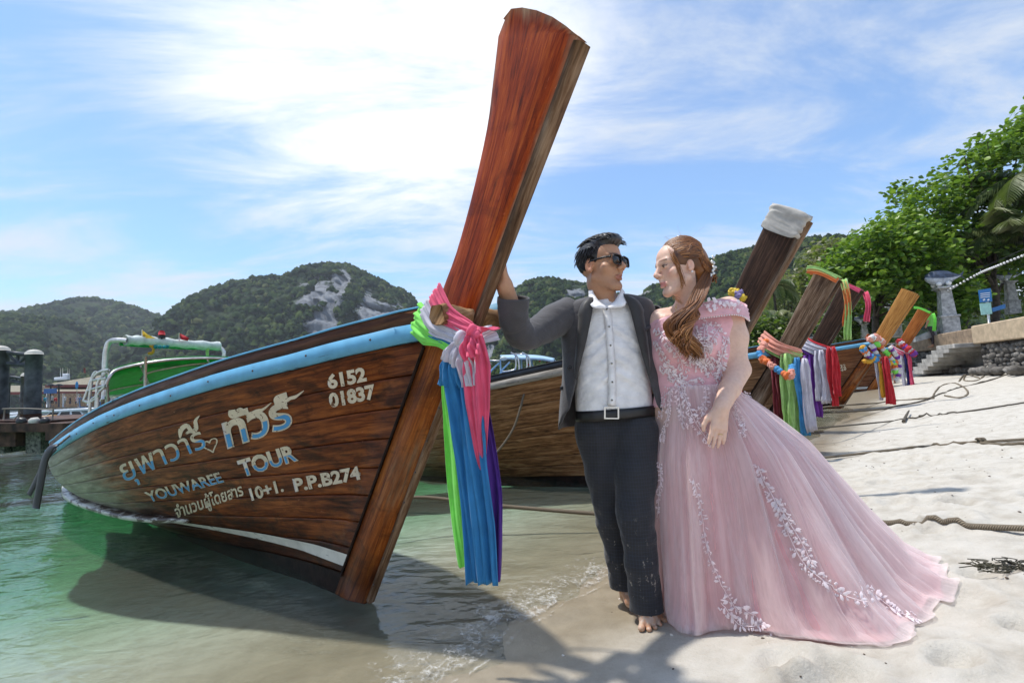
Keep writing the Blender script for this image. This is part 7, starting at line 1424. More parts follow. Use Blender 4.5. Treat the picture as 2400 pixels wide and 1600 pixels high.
        mbT = MB(); pts = [P(q*0.062, 0.094, 0.020), P(q*0.073, 0.062, 0.020), P(q*0.079, 0.01, 0.018), P(q*0.080, -0.012, 0.012)]; add_tube(mbT, catmull(pts, 12), np.linspace(0.0058, 0.0035, 12), 6, flat=0.45, A0=(0, 0, 1)); mbT.build('temple', MAT['shade_frame'], sgl)
    mbB = MB(); add_tube(mbB, catmull([P(-0.010, 0.1085, 0.020), P(0, 0.113, 0.022), P(0.010, 0.1085, 0.020)], 8), 0.0042, 6); mbB.build('bridge', MAT['shade_frame'], sgl)
    mbT = MB(); add_tube(mbT, catmull([P(-0.014, 0.0875, -0.0605), P(0, 0.0925, -0.0600), P(0.014, 0.0875, -0.0605)], 9), 0.0026, 6); mbT.build('teeth', MAT['teeth'], groom)
    # ---- shirt
    YT = [(706, 1424, 0.070, 0.075), (713, 1424, 0.098, 0.085), (722, 1424, 0.150, 0.100), (740, 1424, 0.180, 0.112), (780, 1426, 0.185, 0.124), (830, 1429, 0.182, 0.130), (880, 1433, 0.182, 0.132), (930, 1437, 0.184, 0.130), (972, 1440, 0.184, 0.126)]
    def ring_at(y, infl=0.0):
        cx = interp(y, [(q[0], q[1]) for q in YT]); a = interp(y, [(q[0], q[2]) for q in YT])+infl; b = interp(y, [(q[0], q[3]) for q in YT])+infl; return at(cx, y, YM+0.02), a, b
    th = np.linspace(0, 2*PI, 120, endpoint=False); rows = []
    for y in np.linspace(706, 972, 90):
        c0, a, b = ring_at(y); ex, ey = se(th, 2.3); rows.append(np.stack([c0[0]+a*ex, c0[1]-b*ey, np.full_like(ex, c0[2])], -1))
    P3 = np.array(rows); fr = np.maximum(np.sin(th), 0)[None, :]; q3 = P3*np.array([9, 4, 22]); pull = P3.copy(); cxm = at(1432, 850, YM)[0]
    fold = fbm(np.stack([np.abs(P3[..., 0]-cxm)*9, P3[..., 1]*2, P3[..., 2]*34+np.abs(P3[..., 0]-cxm)*26], -1), 3)*0.013+fbm(P3*14, 3)*0.006; wgt = (smooth(1.42, 1.30, P3[..., 2])*0.75+0.25)*(1-0.85*smooth(70, 82, np.arange(90)))[:, None]
    P3[..., 1] -= fold*fr*wgt; hem = (np.arange(90)[:, None] > 84); P3[..., 2] += hem*0.006*fbm(P3*12, 2)
    mb = MB(); add_grid(mb, P3, cv=True); sh = mb.build('shirt', MAT['shirt'], groom)
    def front(px, y, infl=0.0):
        c0, a, b = ring_at(y, infl); x = at(px, y, YM-0.1)[0]; u = np.clip((x-c0[0])/a, -0.999, 0.999); v = (1-abs(u)**2.3)**(1/2.3); return np.array([x, c0[1]-b*v, at(px, y, YM-0.1)[2]])
    pl = [(1422, 718), (1426, 760), (1429, 810), (1432, 860), (1433, 905), (1432, 950)]; PLc = catmull(pl, 24)
    mb = MB(); add_grid(mb, np.array([[front(x-9, y, 0.008), front(x, y, 0.0125), front(x+9, y, 0.008)] for x, y in PLc])); o = mb.build('placket', MAT['shirt'], sh); solidify(o, 0.003)
    for y in (724, 766, 810, 852, 895, 937):
        x = np.interp(y, [p[1] for p in pl], [p[0] for p in pl]); mb = MB(); add_lathe(mb, front(x, y, 0.0135), [(0.0052, -0.002), (0.0052, 0.0015), (0.003, 0.002)], 12, rot=rotx(PI/2)); mb.build('shirt_button', MAT['button'], sh)
    for top_, bot_ in (([(1389, 672, 2.475), (1392, 688, 2.425), (1404, 706, 2.385), (1421, 719, 2.365)], [(1380, 682, 2.475), (1381, 702, 2.41), (1389, 720, 2.352), (1420, 723, 2.360)]), ([(1454, 674, 2.45), (1451, 688, 2.41), (1440, 706, 2.38), (1424, 719, 2.365)], [(1463, 684, 2.46), (1467, 702, 2.39), (1462, 718, 2.348), (1427, 723, 2.360)])):
        A1 = catmull([at(*p) for p in top_], 12); B1 = catmull([at(*p) for p in bot_], 12); mb = MB(); add_grid(mb, np.array([A1*(1-v)+B1*v+np.array([0, -0.006*math.sin(v*PI), 0]) for v in np.linspace(0, 1, 5)])); o = mb.build('collar', MAT['shirt'], sh); solidify(o, 0.004)
    # ---- jacket: two front panels that wrap round to the back
    JT = [(700, 1424, 0.115, 0.095), (706, 1423, 0.175, 0.105), (714, 1422, 0.212, 0.118), (730, 1422, 0.226, 0.130), (770, 1424, 0.222, 0.142), (830, 1429, 0.222, 0.150), (880, 1433, 0.232, 0.155), (930, 1436, 0.248, 0.160), (1000, 1438, 0.262, 0.165)]
    def jring(y, infl=0.0): return at(interp(y, [(q[0], q[1]) for q in JT]), y, YM+0.02), interp(y, [(q[0], q[2]) for q in JT])+infl, interp(y, [(q[0], q[3]) for q in JT])+infl
    LO = [(700, 1391), (740, 1385), (800, 1372), (850, 1359), (880, 1352), (910, 1346), (950, 1336), (975, 1328), (1000, 1312)]; RO = [(700, 1464), (740, 1478), (800, 1492), (840, 1503), (880, 1515), (920, 1528), (960, 1541), (985, 1550), (1000, 1556)]
    def jpoint(y, th, infl=0.0):
        c0, a, b = jring(y, infl); ex, ey = se(np.array(th), 2.5); return np.array([c0[0]+a*float(ex), c0[1]-b*float(ey), c0[2]])
    def thopen(y, tab, infl=0.0):
        c0, a, b = jring(y, infl); xo = at(interp(y, tab), y, YM-0.10)[0]; u = float(np.clip((xo-c0[0])/a, -0.985, 0.985)); v = (1-abs(u)**2.5)**(1/2.5); return math.atan2(abs(v)**1.25, abs(u)**1.25*np.sign(u)) if u >= 0 else PI-math.atan2(abs(v)**1.25, abs(u)**1.25)
    for nm, tab, end in (('left', LO, 1.5*PI), ('right', RO, -0.5*PI)):
        rows = []
        for y in np.linspace(700, 1000, 70):
            t0 = thopen(y, tab); r = []
            for v in np.linspace(0, 1, 46):
                yy = y
                if y > 950: yy = 950+(y-950)*(0.35+0.65*float(smooth(0, 0.16, v)))
                p = jpoint(yy, t0+(end-t0)*v); fo = 0.007*float(fbm(np.array([p[0]*10, p[1]*10, p[2]*3.2+5]), 3))*float(smooth(700, 760, y)); fl = 0.018*float(smooth(900, 1000, y))*math.sin(v*9); p[1] -= (fo+fl); r.append(p)
            rows.append(r)
        mb = MB(); add_grid(mb, np.array(rows)); jk = o = mb.build('jacket', [MAT['jacket'], MAT['lining']], groom); sd = solidify(o, 0.007, 1.0 if nm == 'right' else -1.0)
        o.modifiers['thickness'].material_offset = 0
        mb = MB(); rows = []; wl = [(703, 0.0), (708, 0.030), (720, 0.046), (742, 0.056), (747, 0.050), (800, 0.046), (850, 0.030), (885, 0.004)]
        for y in np.linspace(703, 885, 40):
            t0 = thopen(y, tab, 0.010); w = interp(y, wl); c0, a, b = jring(y); dth = w/((a+b)/2); sg_ = 1 if end > t0 else -1; rows.append([jpoint(y, t0-sg_*0.02, 0.011), jpoint(y, t0+sg_*dth*0.5, 0.017), jpoint(y, t0+sg_*dth, 0.012)])
        add_grid(mb, np.array(rows)); o = mb.build('lapel', MAT['lapel'], jk); solidify(o, 0.004)
    for x, y in ((1342, 858), (1323, 903)):
        c0, a, b = jring(y); t0 = thopen(y, [(700, x), (1000, x)]); mb = MB(); add_lathe(mb, jpoint(y, t0, 0.013), [(0.010, -0.003), (0.010, 0.002), (0.007, 0.004), (0.003, 0.003)], 14, rot=rotx(PI/2)); mb.build('jacket_button', MAT['darkbutton'], jk)
    mb = MB(); add_grid(mb, np.array([[jpoint(y+dy, thopen(y, [(700, x), (1000, x)]), 0.014) for dy in (0, 7)] for x, y in ((1500, 782), (1510, 778), (1520, 773))])); o = mb.build('breast_pocket', MAT['jacket'], jk); solidify(o, 0.004)
    # sleeves
    def sleeve(pts, rad, name='sleeve', seed=0):
        n = 46; P_ = catmull(pts, n); rr = np.interp(np.linspace(0, 1, n), np.linspace(0, 1, len(rad)), rad); T, A, B = frames(P_); ths = np.linspace(0, 2*PI, 32, endpoint=False); V = np.zeros((n, 32, 3)); bend = np.linalg.norm(np.gradient(T, axis=0), axis=1); bend = bend/bend.max()
        for i in range(n):
            for j, a in enumerate(ths):
                d = A[i]*math.cos(a)+B[i]*math.sin(a); p = P_[i]+d*rr[i]; w = 0.007*float(fbm(np.array([i*0.55+seed, math.cos(a)*1.3, math.sin(a)*1.3]), 3))*(0.5+1.3*bend[i]); V[i, j] = p+d*w
        mb = MB(); add_grid(mb, V, cv=True); o = mb.build(name, MAT['jacket'], groom); solidify(o, 0.005); return o
    sleeve([at(1336, 737, YM+0.01), at(1300, 752, YM-0.05), at(1262, 775, 2.34), at(1226, 786, 2.24), at(1208, 760, 2.19), at(1203, 728, 2.15), at(1203, 697, 2.13)], [0.086, 0.080, 0.066, 0.062, 0.061, 0.062, 0.066], seed=1)
    sleeve([at(1512, 735, YM+0.02), at(1535, 790, 2.56), at(1560, 850, 2.64), at(1600, 900, 2.70), at(1640, 915, 2.68)], [0.078, 0.068, 0.060, 0.056, 0.054], seed=4)
    # ---- trousers
    S3 = SDF(np.array([at(1330, 1200, 2.5)[0]-0.05, 2.18, 0.04]), np.array([at(1570, 1200, 2.5)[0]+0.05, 2.78, 1.06]), 0.006)
    for dx in (-52, -18, 18, 52): S3.cone(at(1446+dx, 968, YM+0.02), at(1446+dx*0.95, 1010, YM+0.02), 0.098-0.0004*abs(dx)*0.7, 0.104-0.0003*abs(dx), 0.03)
    S3.chain([at(1492, 1015, 2.46), at(1490, 1110, 2.41), at(1488, 1200, 2.37), at(1502, 1310, 2.37), at(1518, 1440, 2.39)], [0.108, 0.094, 0.080, 0.070, 0.070], 0.03); S3.chain([at(1402, 1015, 2.50), at(1418, 1110, 2.51), at(1432, 1200, 2.53), at(1452, 1300, 2.56), at(1466, 1390, 2.58)], [0.105, 0.090, 0.075, 0.064, 0.062], 0.03)
    V3, F3 = S3.mesh(); V3 = relax(V3, F3, 2); pxy = np.array([proj(v) for v in V3]); top = at(1446, 966, YM)[2]
    kl = at(1518, 1428, 2.39)[2]; kr = at(1466, 1374, 2.58)[2]; left = V3[:, 1] < 2.475
    hemz = np.where(left, kl, kr); bad = (V3[:, 2] > top) | ((V3[:, 2] < hemz) & (V3[:, 2] < 0.3)); keep = ~bad[F3].any(1); F3 = F3[keep]
    nrm = np.zeros_like(V3); e1 = V3[F3[:, 1]]-V3[F3[:, 0]]; e2 = V3[F3[:, 2]]-V3[F3[:, 0]]; fn = np.cross(e1, e2)
    for k_ in range(4): np.add.at(nrm, F3[:, k_], fn)
    nrm /= np.linalg.norm(nrm, axis=1)[:, None]+1e-9; hi_ = smooth(0.75, 0.95, V3[:, 2]); kn = np.exp(-((V3[:, 2]-0.42)/0.14)**2); an = smooth(0.25, 0.08, V3[:, 2])
    V3 = V3+nrm*(0.010*fbm(V3*np.array([9, 9, 15]), 3)*(0.4+0.7*hi_+0.9*kn+0.8*an)+0.006*fbm(V3*np.array([30, 10, 6])+4, 2))[:, None]
    o = mesh_np('trousers', V3, F3, MAT['trouser'], groom); solidify(o, 0.004)
    # belt
    rows = []
    for y in (955, 962, 971, 979):
        c0 = at(1443, y, YM+0.02); ex, ey = se(th, 2.3); g_ = 0.004 if y in (955, 979) else 0.007; rows.append(np.stack([c0[0]+(0.188+g_)*ex, c0[1]-(0.128+g_)*ey, np.full_like(ex, c0[2])+0.006*ex], -1))
    mb = MB(); add_grid(mb, np.array(rows), cv=True); bl = mb.build('belt', MAT['leather'], groom); solidify(bl, 0.004)
    def bp(px, py, off=0.012): c0 = at(1443, 967, YM+0.02); x = at(px, py, YM-0.12)[0]; u = (x-c0[0])/0.195; return np.array([x, c0[1]-(0.135+off)*(1-abs(u)**2.3)**(1/2.3), at(px, py, YM-0.12)[2]])
    for (x0, y0, x1, y1) in ((1416, 954, 1419.5, 981), (1447, 953, 1450.5, 980), (1416, 978.5, 1450, 981.5), (1416, 953, 1450, 956)):
        mb = MB(); V = [bp(x0, y1), bp(x1, y1), bp(x1, y0), bp(x0, y0)]; mb.add(np.array(V+[v+np.array([0, 0.006, 0]) for v in V]), [(0, 1, 2, 3), (7, 6, 5, 4), (0, 4, 5, 1), (1, 5, 6, 2), (2, 6, 7, 3), (3, 7, 4, 0)]); b_ = mb.build('buckle', MAT['buckle'], bl, smooth=False)
build_groom()
# ================================================================== bride
bride = thing('person', 'woman in pink off-shoulder lace gown with long auburn hair facing the man', 'person', at(1650, 1430, 2.45)*np.array([1, 1, 0])+np.array([0, 0, 0.06]))
def onground(px, py):
    p = onz(px, py, 0.1)
    for _ in range(6): p = onz(px, py, float(ground_z(np.array([p[0]]), np.array([p[1]]))[0]))
    return p
def tulle(name, base, op, rough=0.8):
    n = NT(name); c = n.coords('pos'); v = n.noise(n.coords('pos', (1, 1, 0.25)), 16, 4); col = n.ramp(v, [(0.3, tuple(q*0.94 for q in base)), (0.7, tuple(min(1, q*1.06) for q in base))]); n.set(base=col, rough=rough, sheen=0.3, spec=0.2)
    tr = n.N.new('ShaderNodeBsdfTranslucent'); n.L.new(col, tr.inputs[0]); m1 = n.N.new('ShaderNodeMixShader'); m1.inputs[0].default_value = 0.5; n.L.new(n.b.outputs[0], m1.inputs[1]); n.L.new(tr.outputs[0], m1.inputs[2])
    tp = n.N.new('ShaderNodeBsdfTransparent'); m2 = n.N.new('ShaderNodeMixShader'); lw = n.N.new('ShaderNodeLayerWeight'); lw.inputs[0].default_value = 0.35; stk = n.noise(n.coords('uv', (95, 2.2, 1)), 1.0, 5, 0.65, 0.6); op_ = n.math('ADD', n.math('MULTIPLY', lw.outputs['Facing'], 0.4), n.maprange(stk, 0.30, 0.72, op-0.15, op+0.22), True); n.L.new(op_, m2.inputs[0]); n.L.new(tp.outputs[0], m2.inputs[1]); n.L.new(m1.outputs[0], m2.inputs[2]); n.L.new(m2.outputs[0], n.out.inputs[0]); return n.m
MAT['satin'] = clothmat('pink_satin', (0.97, 0.55, 0.56), 0.6, transl=0.38, sheen=0.3); MAT['tulle'] = tulle('pink_tulle', (0.98, 0.84, 0.83), 0.40); MAT['lace'] = clothmat('pale_pink_lace', (0.97, 0.80, 0.82), 0.5, transl=0.15); MAT['band'] = clothmat('pink_band', (0.82, 0.46, 0.50), 0.6, wr=0.3); MAT['pearl'] = simple('pearl', (0.88, 0.82, 0.80), 0.2, var=0.03); MAT['goldm'] = simple('gold', (0.80, 0.55, 0.22), 0.25, 0.9, var=0.05); MAT['silverm'] = simple('silver_comb', (0.75, 0.73, 0.70), 0.3, 0.7, var=0.1)
def build_bride():
    SK = (0.78, 0.52, 0.40); YB = 2.40; O = at(1592, 632, YB-0.02); f = np.array([-1.0, -0.20, -0.06]); M = head_frame(f, R(5)); s = 1.075
    lo = np.array([at(1480, 800, 2.5)[0]-0.02, 2.06, 0.79]); hi = np.array([at(1775, 800, 2.45)[0], 2.74, 1.80]); S = SDF(lo, hi, 0.0036); head_prims(S, O, M, s, True)
    nb = at(1606, 742, YB+0.02); S.cone(O+M@np.array([0, -0.028, -0.055])*s, nb, 0.047, 0.050, 0.028)
    for c_ in ((1548, 752), (1708, 720)): S.cone(nb, at(*c_, YB+0.02), 0.045, 0.052, 0.045)
    S.cone(at(1602, 752, YB-0.045), at(1560, 745, YB-0.05), 0.010, 0.008, 0.015); S.cone(at(1606, 748, YB-0.045), at(1660, 730, YB-0.03), 0.010, 0.008, 0.015)
    TQ = [at(1622, 768, YB+0.02), at(1618, 830, YB+0.01), at(1620, 905, YB+0.02), at(1628, 960, YB+0.03)]
    def torso(g, inf=0.0):
        for i, (r_, dx) in enumerate(((0.088, 62), (0.078, 50), (0.070, 44), (0.082, 52))):
            p = TQ[i]; w = dx*0.0019
            for q in (-1, 0, 1): g.cone(p+np.array([q*w, 0, 0]), TQ[min(i+1, 3)]+np.array([q*((62, 50, 44, 52)[min(i+1, 3)])*0.0019, 0, 0]), r_+inf, (0.088, 0.078, 0.070, 0.082)[min(i+1, 3)]+inf, 0.04)
        for c_ in ((1580, 805), (1652, 800)): g.ell(at(*c_, YB-0.075), np.array([0.062, 0.055, 0.062])+inf, None, 0.035)
    torso(S)
    WL_ = at(1690, 956, 2.195); S.chain([at(1712, 738, YB), at(1722, 790, 2.385), at(1728, 860, 2.36), WL_], [0.057, 0.055, 0.045, 0.030], 0.03); S.chain([at(1738, 868, 2.36), at(1712, 910, 2.265), WL_], [0.042, 0.041, 0.028], 0.02)
    hd = at(1683, 1012, 2.190)-WL_; tips = hand_prims(S, WL_, hd, np.array([0.10, -1.0, 0.10]), 1.0, 0.13, -1, 0.8)
    S.chain([at(1552, 762, YB+0.02), at(1552, 815, 2.45), at(1562, 868, 2.50), at(1520, 912, 2.60)], [0.052, 0.046, 0.042, 0.030], 0.025)
    V, F = S.mesh(); V = relax(V, F, 1, 0.35); c = head_tint(V, O, M, s, SK, (0.60, 0.20, 0.19), (0.10, 0.05, 0.03), 0.0, (0.80, 0.36, 0.27))
    lid = (V-O)@M/s; c[(np.linalg.norm(lid, axis=1) < 0.19) & (lid[:, 1] < -0.045)] = (0.10, 0.05, 0.03)
    mesh_np('body', V, F, MAT['skin'], bride, col=c)
    def P(x, y, z): return O+M@np.array([x, y, z])*s
    for q in (-1, 1):
        mb = MB(); add_tube(mb, catmull([P(q*0.019, 0.088, 0.0115), P(q*0.032, 0.0915, 0.0150), P(q*0.046, 0.0835, 0.0115), P(q*0.051, 0.080, 0.0130)], 9), [0.0008, 0.0016, 0.002, 0.0022, 0.0022, 0.002, 0.0018, 0.0012, 0.0006], 5); mb.build('eyelash', MAT['hairblack'], bride)
        mb = MB(); add_ellipsoid(mb, P(q*0.032, 0.0815, 0.0085), np.array([0.0125, 0.0085, 0.0050])*s, 12, 8, M); mb.build('eye', MAT['teeth'], bride); mb = MB(); add_ellipsoid(mb, P(q*0.032, 0.0868, 0.0085), np.array([0.0052, 0.0038, 0.0050])*s, 10, 7, M); mb.build('iris', MAT['hairblack'], bride)
    # finger ring, necklace, earring
    a0, a1, a2, a3 = tips[2]; mb = MB(); d = (a1-a0)/np.linalg.norm(a1-a0); cc = a0*0.35+a1*0.65; A = np.cross(d, [0, 0, 1.0]); A /= np.linalg.norm(A); Bv = np.cross(d, A); add_tube(mb, [cc+0.0102*(A*math.cos(t)+Bv*math.sin(t)) for t in np.linspace(0, 2*PI, 20)], 0.0018, 6, cap=False); r_ = mb.build('finger_ring', MAT['goldm']); tag(r_, 'gold ring on the woman\'s finger', 'ring')
    er = thing('earring', 'pearl earring in the woman\'s ear', 'earring', P(0.08, 0, -0.03))
    for q in (-1, 1): mb = MB(); add_ellipsoid(mb, P(q*0.086, -0.006, -0.037), (0.0052,)*3, 10, 7); mb.build('pearl', MAT['pearl'], er)
    # ---- bodice
    S2 = SDF(lo, np.array([hi[0], hi[1], 1.46]), 0.0042); torso(S2, 0.006); V2, F2 = S2.mesh(); V2 = relax(V2, F2, 2); x2, z2 = V2[:, 0], V2[:, 2]
    neck = interp(x2, [(at(1500, 800, YB)[0], at(1530, 745, YB)[2]), (at(1560, 800, YB)[0], at(1560, 752, YB)[2]), (at(1605, 800, YB)[0], at(1605, 762, YB)[2]), (at(1660, 800, YB)[0], at(1660, 735, YB)[2]), (at(1740, 800, YB)[0], at(1740, 705, YB)[2])])
    bad = (z2 > neck) | (z2 < at(1620, 950, YB)[2]); F2 = F2[~bad[F2].any(1)]; bd_ = o = mesh_np('bodice', V2, F2, MAT['band'], bride); solidify(o, 0.003); bvB = BVHTree.FromPolygons([Vector(v) for v in V2], [tuple(map(int, q)) for q in F2])
    # off-shoulder band with a pearl edge
    def band(pts, wd, pearls):
        Pn = catmull([at(*p) for p in pts], 40); mb = MB(); cen = at(1630, 800, 2.45); rows = []
        nr = Pn-cen; nr[:, 2] *= 0.3; nr /= np.linalg.norm(nr, axis=1)[:, None]; w = np.interp(np.linspace(0, 1, 40), np.linspace(0, 1, len(wd)), wd)
        for i in range(40):
            T = (Pn[min(i+1, 39)]-Pn[max(i-1, 0)]); T /= np.linalg.norm(T); up = np.cross(T, nr[i]); up = up*np.sign(up[2]+1e-6); up /= np.linalg.norm(up); rows.append([Pn[i]+up*w[i]*v+nr[i]*(0.004*math.sin((v+0.5)*PI)+0.003*math.sin(v*22+i*0.3)) for v in np.linspace(-0.5, 0.5, 9)])
        add_grid(mb, np.array(rows)); o = mb.build('shoulder_band', MAT['band'], bride); solidify(o, 0.005); R3 = np.array(rows)
        if pearls:
            mb = MB(); add_ellipsoid(mb, (0, 0, 0), (0.0036,)*3, 7, 5); p0 = None
            E3 = R3[:, 0] if R3[:, 0, 2].mean() < R3[:, -1, 2].mean() else R3[:, -1]; dens = catmull(E3, 46)
            for q in dens:
                if p0 is None: p0 = mb.build('pearl', MAT['pearl'], o); oo = p0
                else: oo = p0.copy(); COL.objects.link(oo)
                oo.location = q+np.array([0, -0.004, 0])
        return R3
    b1 = band([(1606, 742, 2.300), (1640, 730, 2.295), (1680, 722, 2.290), (1718, 720, 2.290), (1742, 728, 2.33), (1752, 735, 2.40), (1745, 728, 2.47), (1715, 712, 2.51)], (0.050, 0.070, 0.078, 0.076, 0.074, 0.07, 0.07, 0.07), True)
    b2 = band([(1612, 748, 2.300), (1580, 752, 2.305), (1556, 760, 2.32), (1538, 770, 2.36), (1530, 772, 2.42), (1540, 762, 2.49)], (0.050, 0.058, 0.062, 0.062, 0.06, 0.06), True)
    # ---- skirt: satin under two layers of tulle
    wc = at(1624, 905, YB+0.02); zw = wc[2]
    front = [(1530, 1330), (1545, 1395), (1562, 1440), (1595, 1478), (1622, 1500), (1690, 1472), (1760, 1478), (1850, 1500), (1950, 1512), (2050, 1514), (2108, 1524), (2150, 1465), (2175, 1448), (2240, 1400), (2225, 1362), (2190, 1308), (2120, 1297)]
    hem = [onground(*p)[:2] for p in front]+[np.array(q) for q in ((1.85, 3.10), (1.45, 3.12), (1.05, 3.0), (0.74, 2.82))]; hem.append(hem[0]); hem = np.array(hem); arc = np.concatenate([[0], np.cumsum(np.linalg.norm(np.diff(hem, axis=0), axis=1))]); NT_ = 300; tt = np.linspace(0, arc[-1], NT_, endpoint=False); HX = np.interp(tt, arc, hem[:, 0]); HY = np.interp(tt, arc, hem[:, 1])
    k_ = 5; pad = np.r_[HX[-k_:], HX, HX[:k_]]; HX = np.convolve(pad, np.ones(2*k_+1)/(2*k_+1), 'valid'); pad = np.r_[HY[-k_:], HY, HY[:k_]]; HY = np.convolve(pad, np.ones(2*k_+1)/(2*k_+1), 'valid')
    hc = np.array([HX.mean(), HY.mean()]); ang = np.arctan2(HY-wc[1], HX-wc[0])
    # waist angle follows the hem's own order round the body
    wa = np.unwrap(ang); wa = wa[0]+(wa-wa[0])*(2*PI*np.sign(wa[-1]-wa[0])/(abs(wa[-1]-wa[0])+2*PI/NT_)); nv = 76; tab = [(0, 1.0), (0.12, 0.885), (0.34, 0.66), (0.60, 0.31), (0.78, 0.11), (0.90, 0.03), (1, 0.0)]
    def skirt(inf, foldA, ph, vmax=1.0, lift=0.0, seed=0.0, freq=(19, 31)):
        rows = []
        for iv in range(nv):
            g = (iv/(nv-1))*vmax; zf = interp(g, tab); a = 0.112+inf; b = 0.088+inf; wx = wc[0]+a*np.cos(wa); wy = wc[1]+b*np.sin(wa); X = wx+(HX-wx)*g; Y = wy+(HY-wy)*g
            gz = ground_z(HX, HY); nx, ny = np.cos(ang), np.sin(ang); puff = 0.022*math.sin(PI*min(1, g*1.2))+inf; th = tt/arc[-1]*2*PI
            warp = 1.2*fbm(np.stack([np.cos(th)*2+seed, np.sin(th)*2, np.full_like(th, g*1.1)], -1), 3)
            fo = foldA*(0.10+0.95*g**0.8)*(np.cos(freq[0]*th+warp*3+ph)*0.6+np.cos(freq[1]*th-warp*4+ph*2)*0.4+0.7*fbm(np.stack([np.cos(th)*9+seed, np.sin(th)*9, np.full_like(th, g*2.5)], -1), 2))
            fo = fo*(1-0.6*float(smooth(0.82, 1.0, g))); X = X+nx*(puff+fo); Y = Y+ny*(puff+fo); Z = gz*g+(zw-0.0)*zf*(1-0)+lift*math.sin(g*PI)+0.006+0.25*np.abs(fo)*smooth(0.75, 1.0, g); Z = np.maximum(Z, ground_z(X, Y)+0.006+inf*0.3+0.3*np.maximum(fo, 0)*smooth(0.7, 1, g)); rows.append(np.stack([X, Y, Z], -1))
        return np.array(rows)
    def bskirt(name, Pq, mat):
        mb = MB(); n0, n1 = Pq.shape[:2]; add_grid(mb, Pq, cv=True, uv=np.stack(np.meshgrid(np.linspace(0, 1, n0), np.linspace(0, 1, n1), indexing='ij')[::-1], -1)); return mb.build(name, mat, bride)
    s0 = bskirt('skirt', skirt(0.0, 0.026, 0.3, 0.965), MAT['satin']); PT = skirt(0.012, 0.040, 1.7, 1.0, 0.012, 3.0, (23, 41)); s1 = bskirt('tulle_layer', PT, MAT['tulle']); PT = skirt(0.024, 0.044, 4.1, 0.985, 0.018, 7.0, (19, 33)); s2 = bskirt('tulle_layer', PT, MAT['tulle'])
    nv_, nt_ = PT.shape[:2]; bvS = BVHTree.FromPolygons([Vector(p) for p in PT.reshape(-1, 3)], grid_faces(nv_, nt_, False, True))
    # ---- lace sprays of leaves and beads sewn on
    rngl = np.random.default_rng(9)
    def leaf(mb, p, d, n, L, w):
        d = d-n*(d@n); d /= np.linalg.norm(d)+1e-9; sd = np.cross(n, d); V = [p, p+d*L*0.3+sd*w*0.8+n*0.002, p+d*L*0.65+sd*w+n*0.003, p+d*L+n*0.001, p+d*L*0.65-sd*w+n*0.003, p+d*L*0.3-sd*w*0.8+n*0.002, p+d*L*0.5+n*0.006]; mb.add(np.array(V), [(0, 1, 2, 6), (6, 2, 3, 4), (0, 6, 4, 5)])
    def lace(path, size, bv, n, spread=1.0, beads=0.5, width=0.0):
        mb = MB(); Q = catmull(path, n); T = np.gradient(Q, axis=0); stem = []
        for i in range(n):
            reps = 1 if width == 0 else 3
            for k2 in range(reps):
                q = Q[i]+(rngl.uniform(-width, width, 2) if width else 0); h = bv.ray_cast(Vector(_C), Vector(ray(*q)).normalized())
                if h[0] is None: continue
                p = np.array(h[0]); nn = np.array(h[1]); nn = nn*(-np.sign(nn@(p-_C))); p = p+nn*0.008
                t3 = at(q[0]+T[i, 0]*3, q[1]+T[i, 1]*3, p[1])-at(q[0], q[1], p[1]); t3 /= np.linalg.norm(t3)+1e-9; sd = np.cross(nn, t3); stem.append(p)
                for sg_ in (-1, 1):
                    if rngl.random() < beads:
                        c0 = p+(sd*sg_*size*rngl.uniform(0.4, 0.9)+t3*size*0.3)*spread
                        for _ in range(4): add_ellipsoid(mb, c0+(sd*rngl.uniform(-1, 1)+t3*rngl.uniform(-1, 1))*size*0.28+nn*0.002, (size*0.15,)*3, 6, 4)
                    else: (rngl.random() < 0.8) and leaf(mb, p+sd*sg_*size*0.12+t3*rngl.normal()*size*0.4, t3*rngl.uniform(-0.2, 1.2)+sd*sg_*rngl.uniform(0.4, 1.2)*spread, nn, size*rngl.uniform(0.55, 1.25), size*rngl.uniform(0.14, 0.26))
        if len(stem) > 3 and width == 0: add_tube(mb, np.array(stem), size*0.07, 5)
        o = mb.build('lace_spray', MAT['lace'], s1 if bv is bvS else bd_); o['kind'] = 'stuff'
    # bodice
    for pth in ([(1545, 775), (1565, 800), (1590, 830), (1600, 870)], [(1560, 765), (1590, 785), (1615, 820), (1630, 860)], [(1540, 800), (1555, 830), (1570, 865), (1590, 900)], [(1690, 760), (1670, 790), (1655, 820), (1640, 860)], [(1700, 790), (1690, 825), (1690, 860), (1685, 890)], [(1655, 755), (1650, 790), (1660, 830), (1675, 860)], [(1600, 800), (1625, 840), (1650, 850), (1670, 880)], [(1550, 855), (1575, 880), (1610, 895), (1640, 900)], [(1625, 770), (1640, 800), (1625, 840)]): lace(pth, 0.025, bvB, 26, 1.0, 0.45)
    for pth in ([(1640, 712), (1670, 706), (1700, 704), (1735, 712)], [(1655, 722), (1690, 716), (1730, 722)]):
        mb = MB()
        for x, y in catmull(pth, 10):
            p = at(x, y, 2.272); leaf(mb, p, np.array([rngl.normal(), 0, rngl.normal()]), np.array([0.1, -1, 0.2]), 0.026, 0.008); add_ellipsoid(mb, p+np.array([0.008, 0, -0.008]), (0.004,)*3, 6, 4)
        o = mb.build('lace_spray', MAT['lace'], bride); o['kind'] = 'stuff'
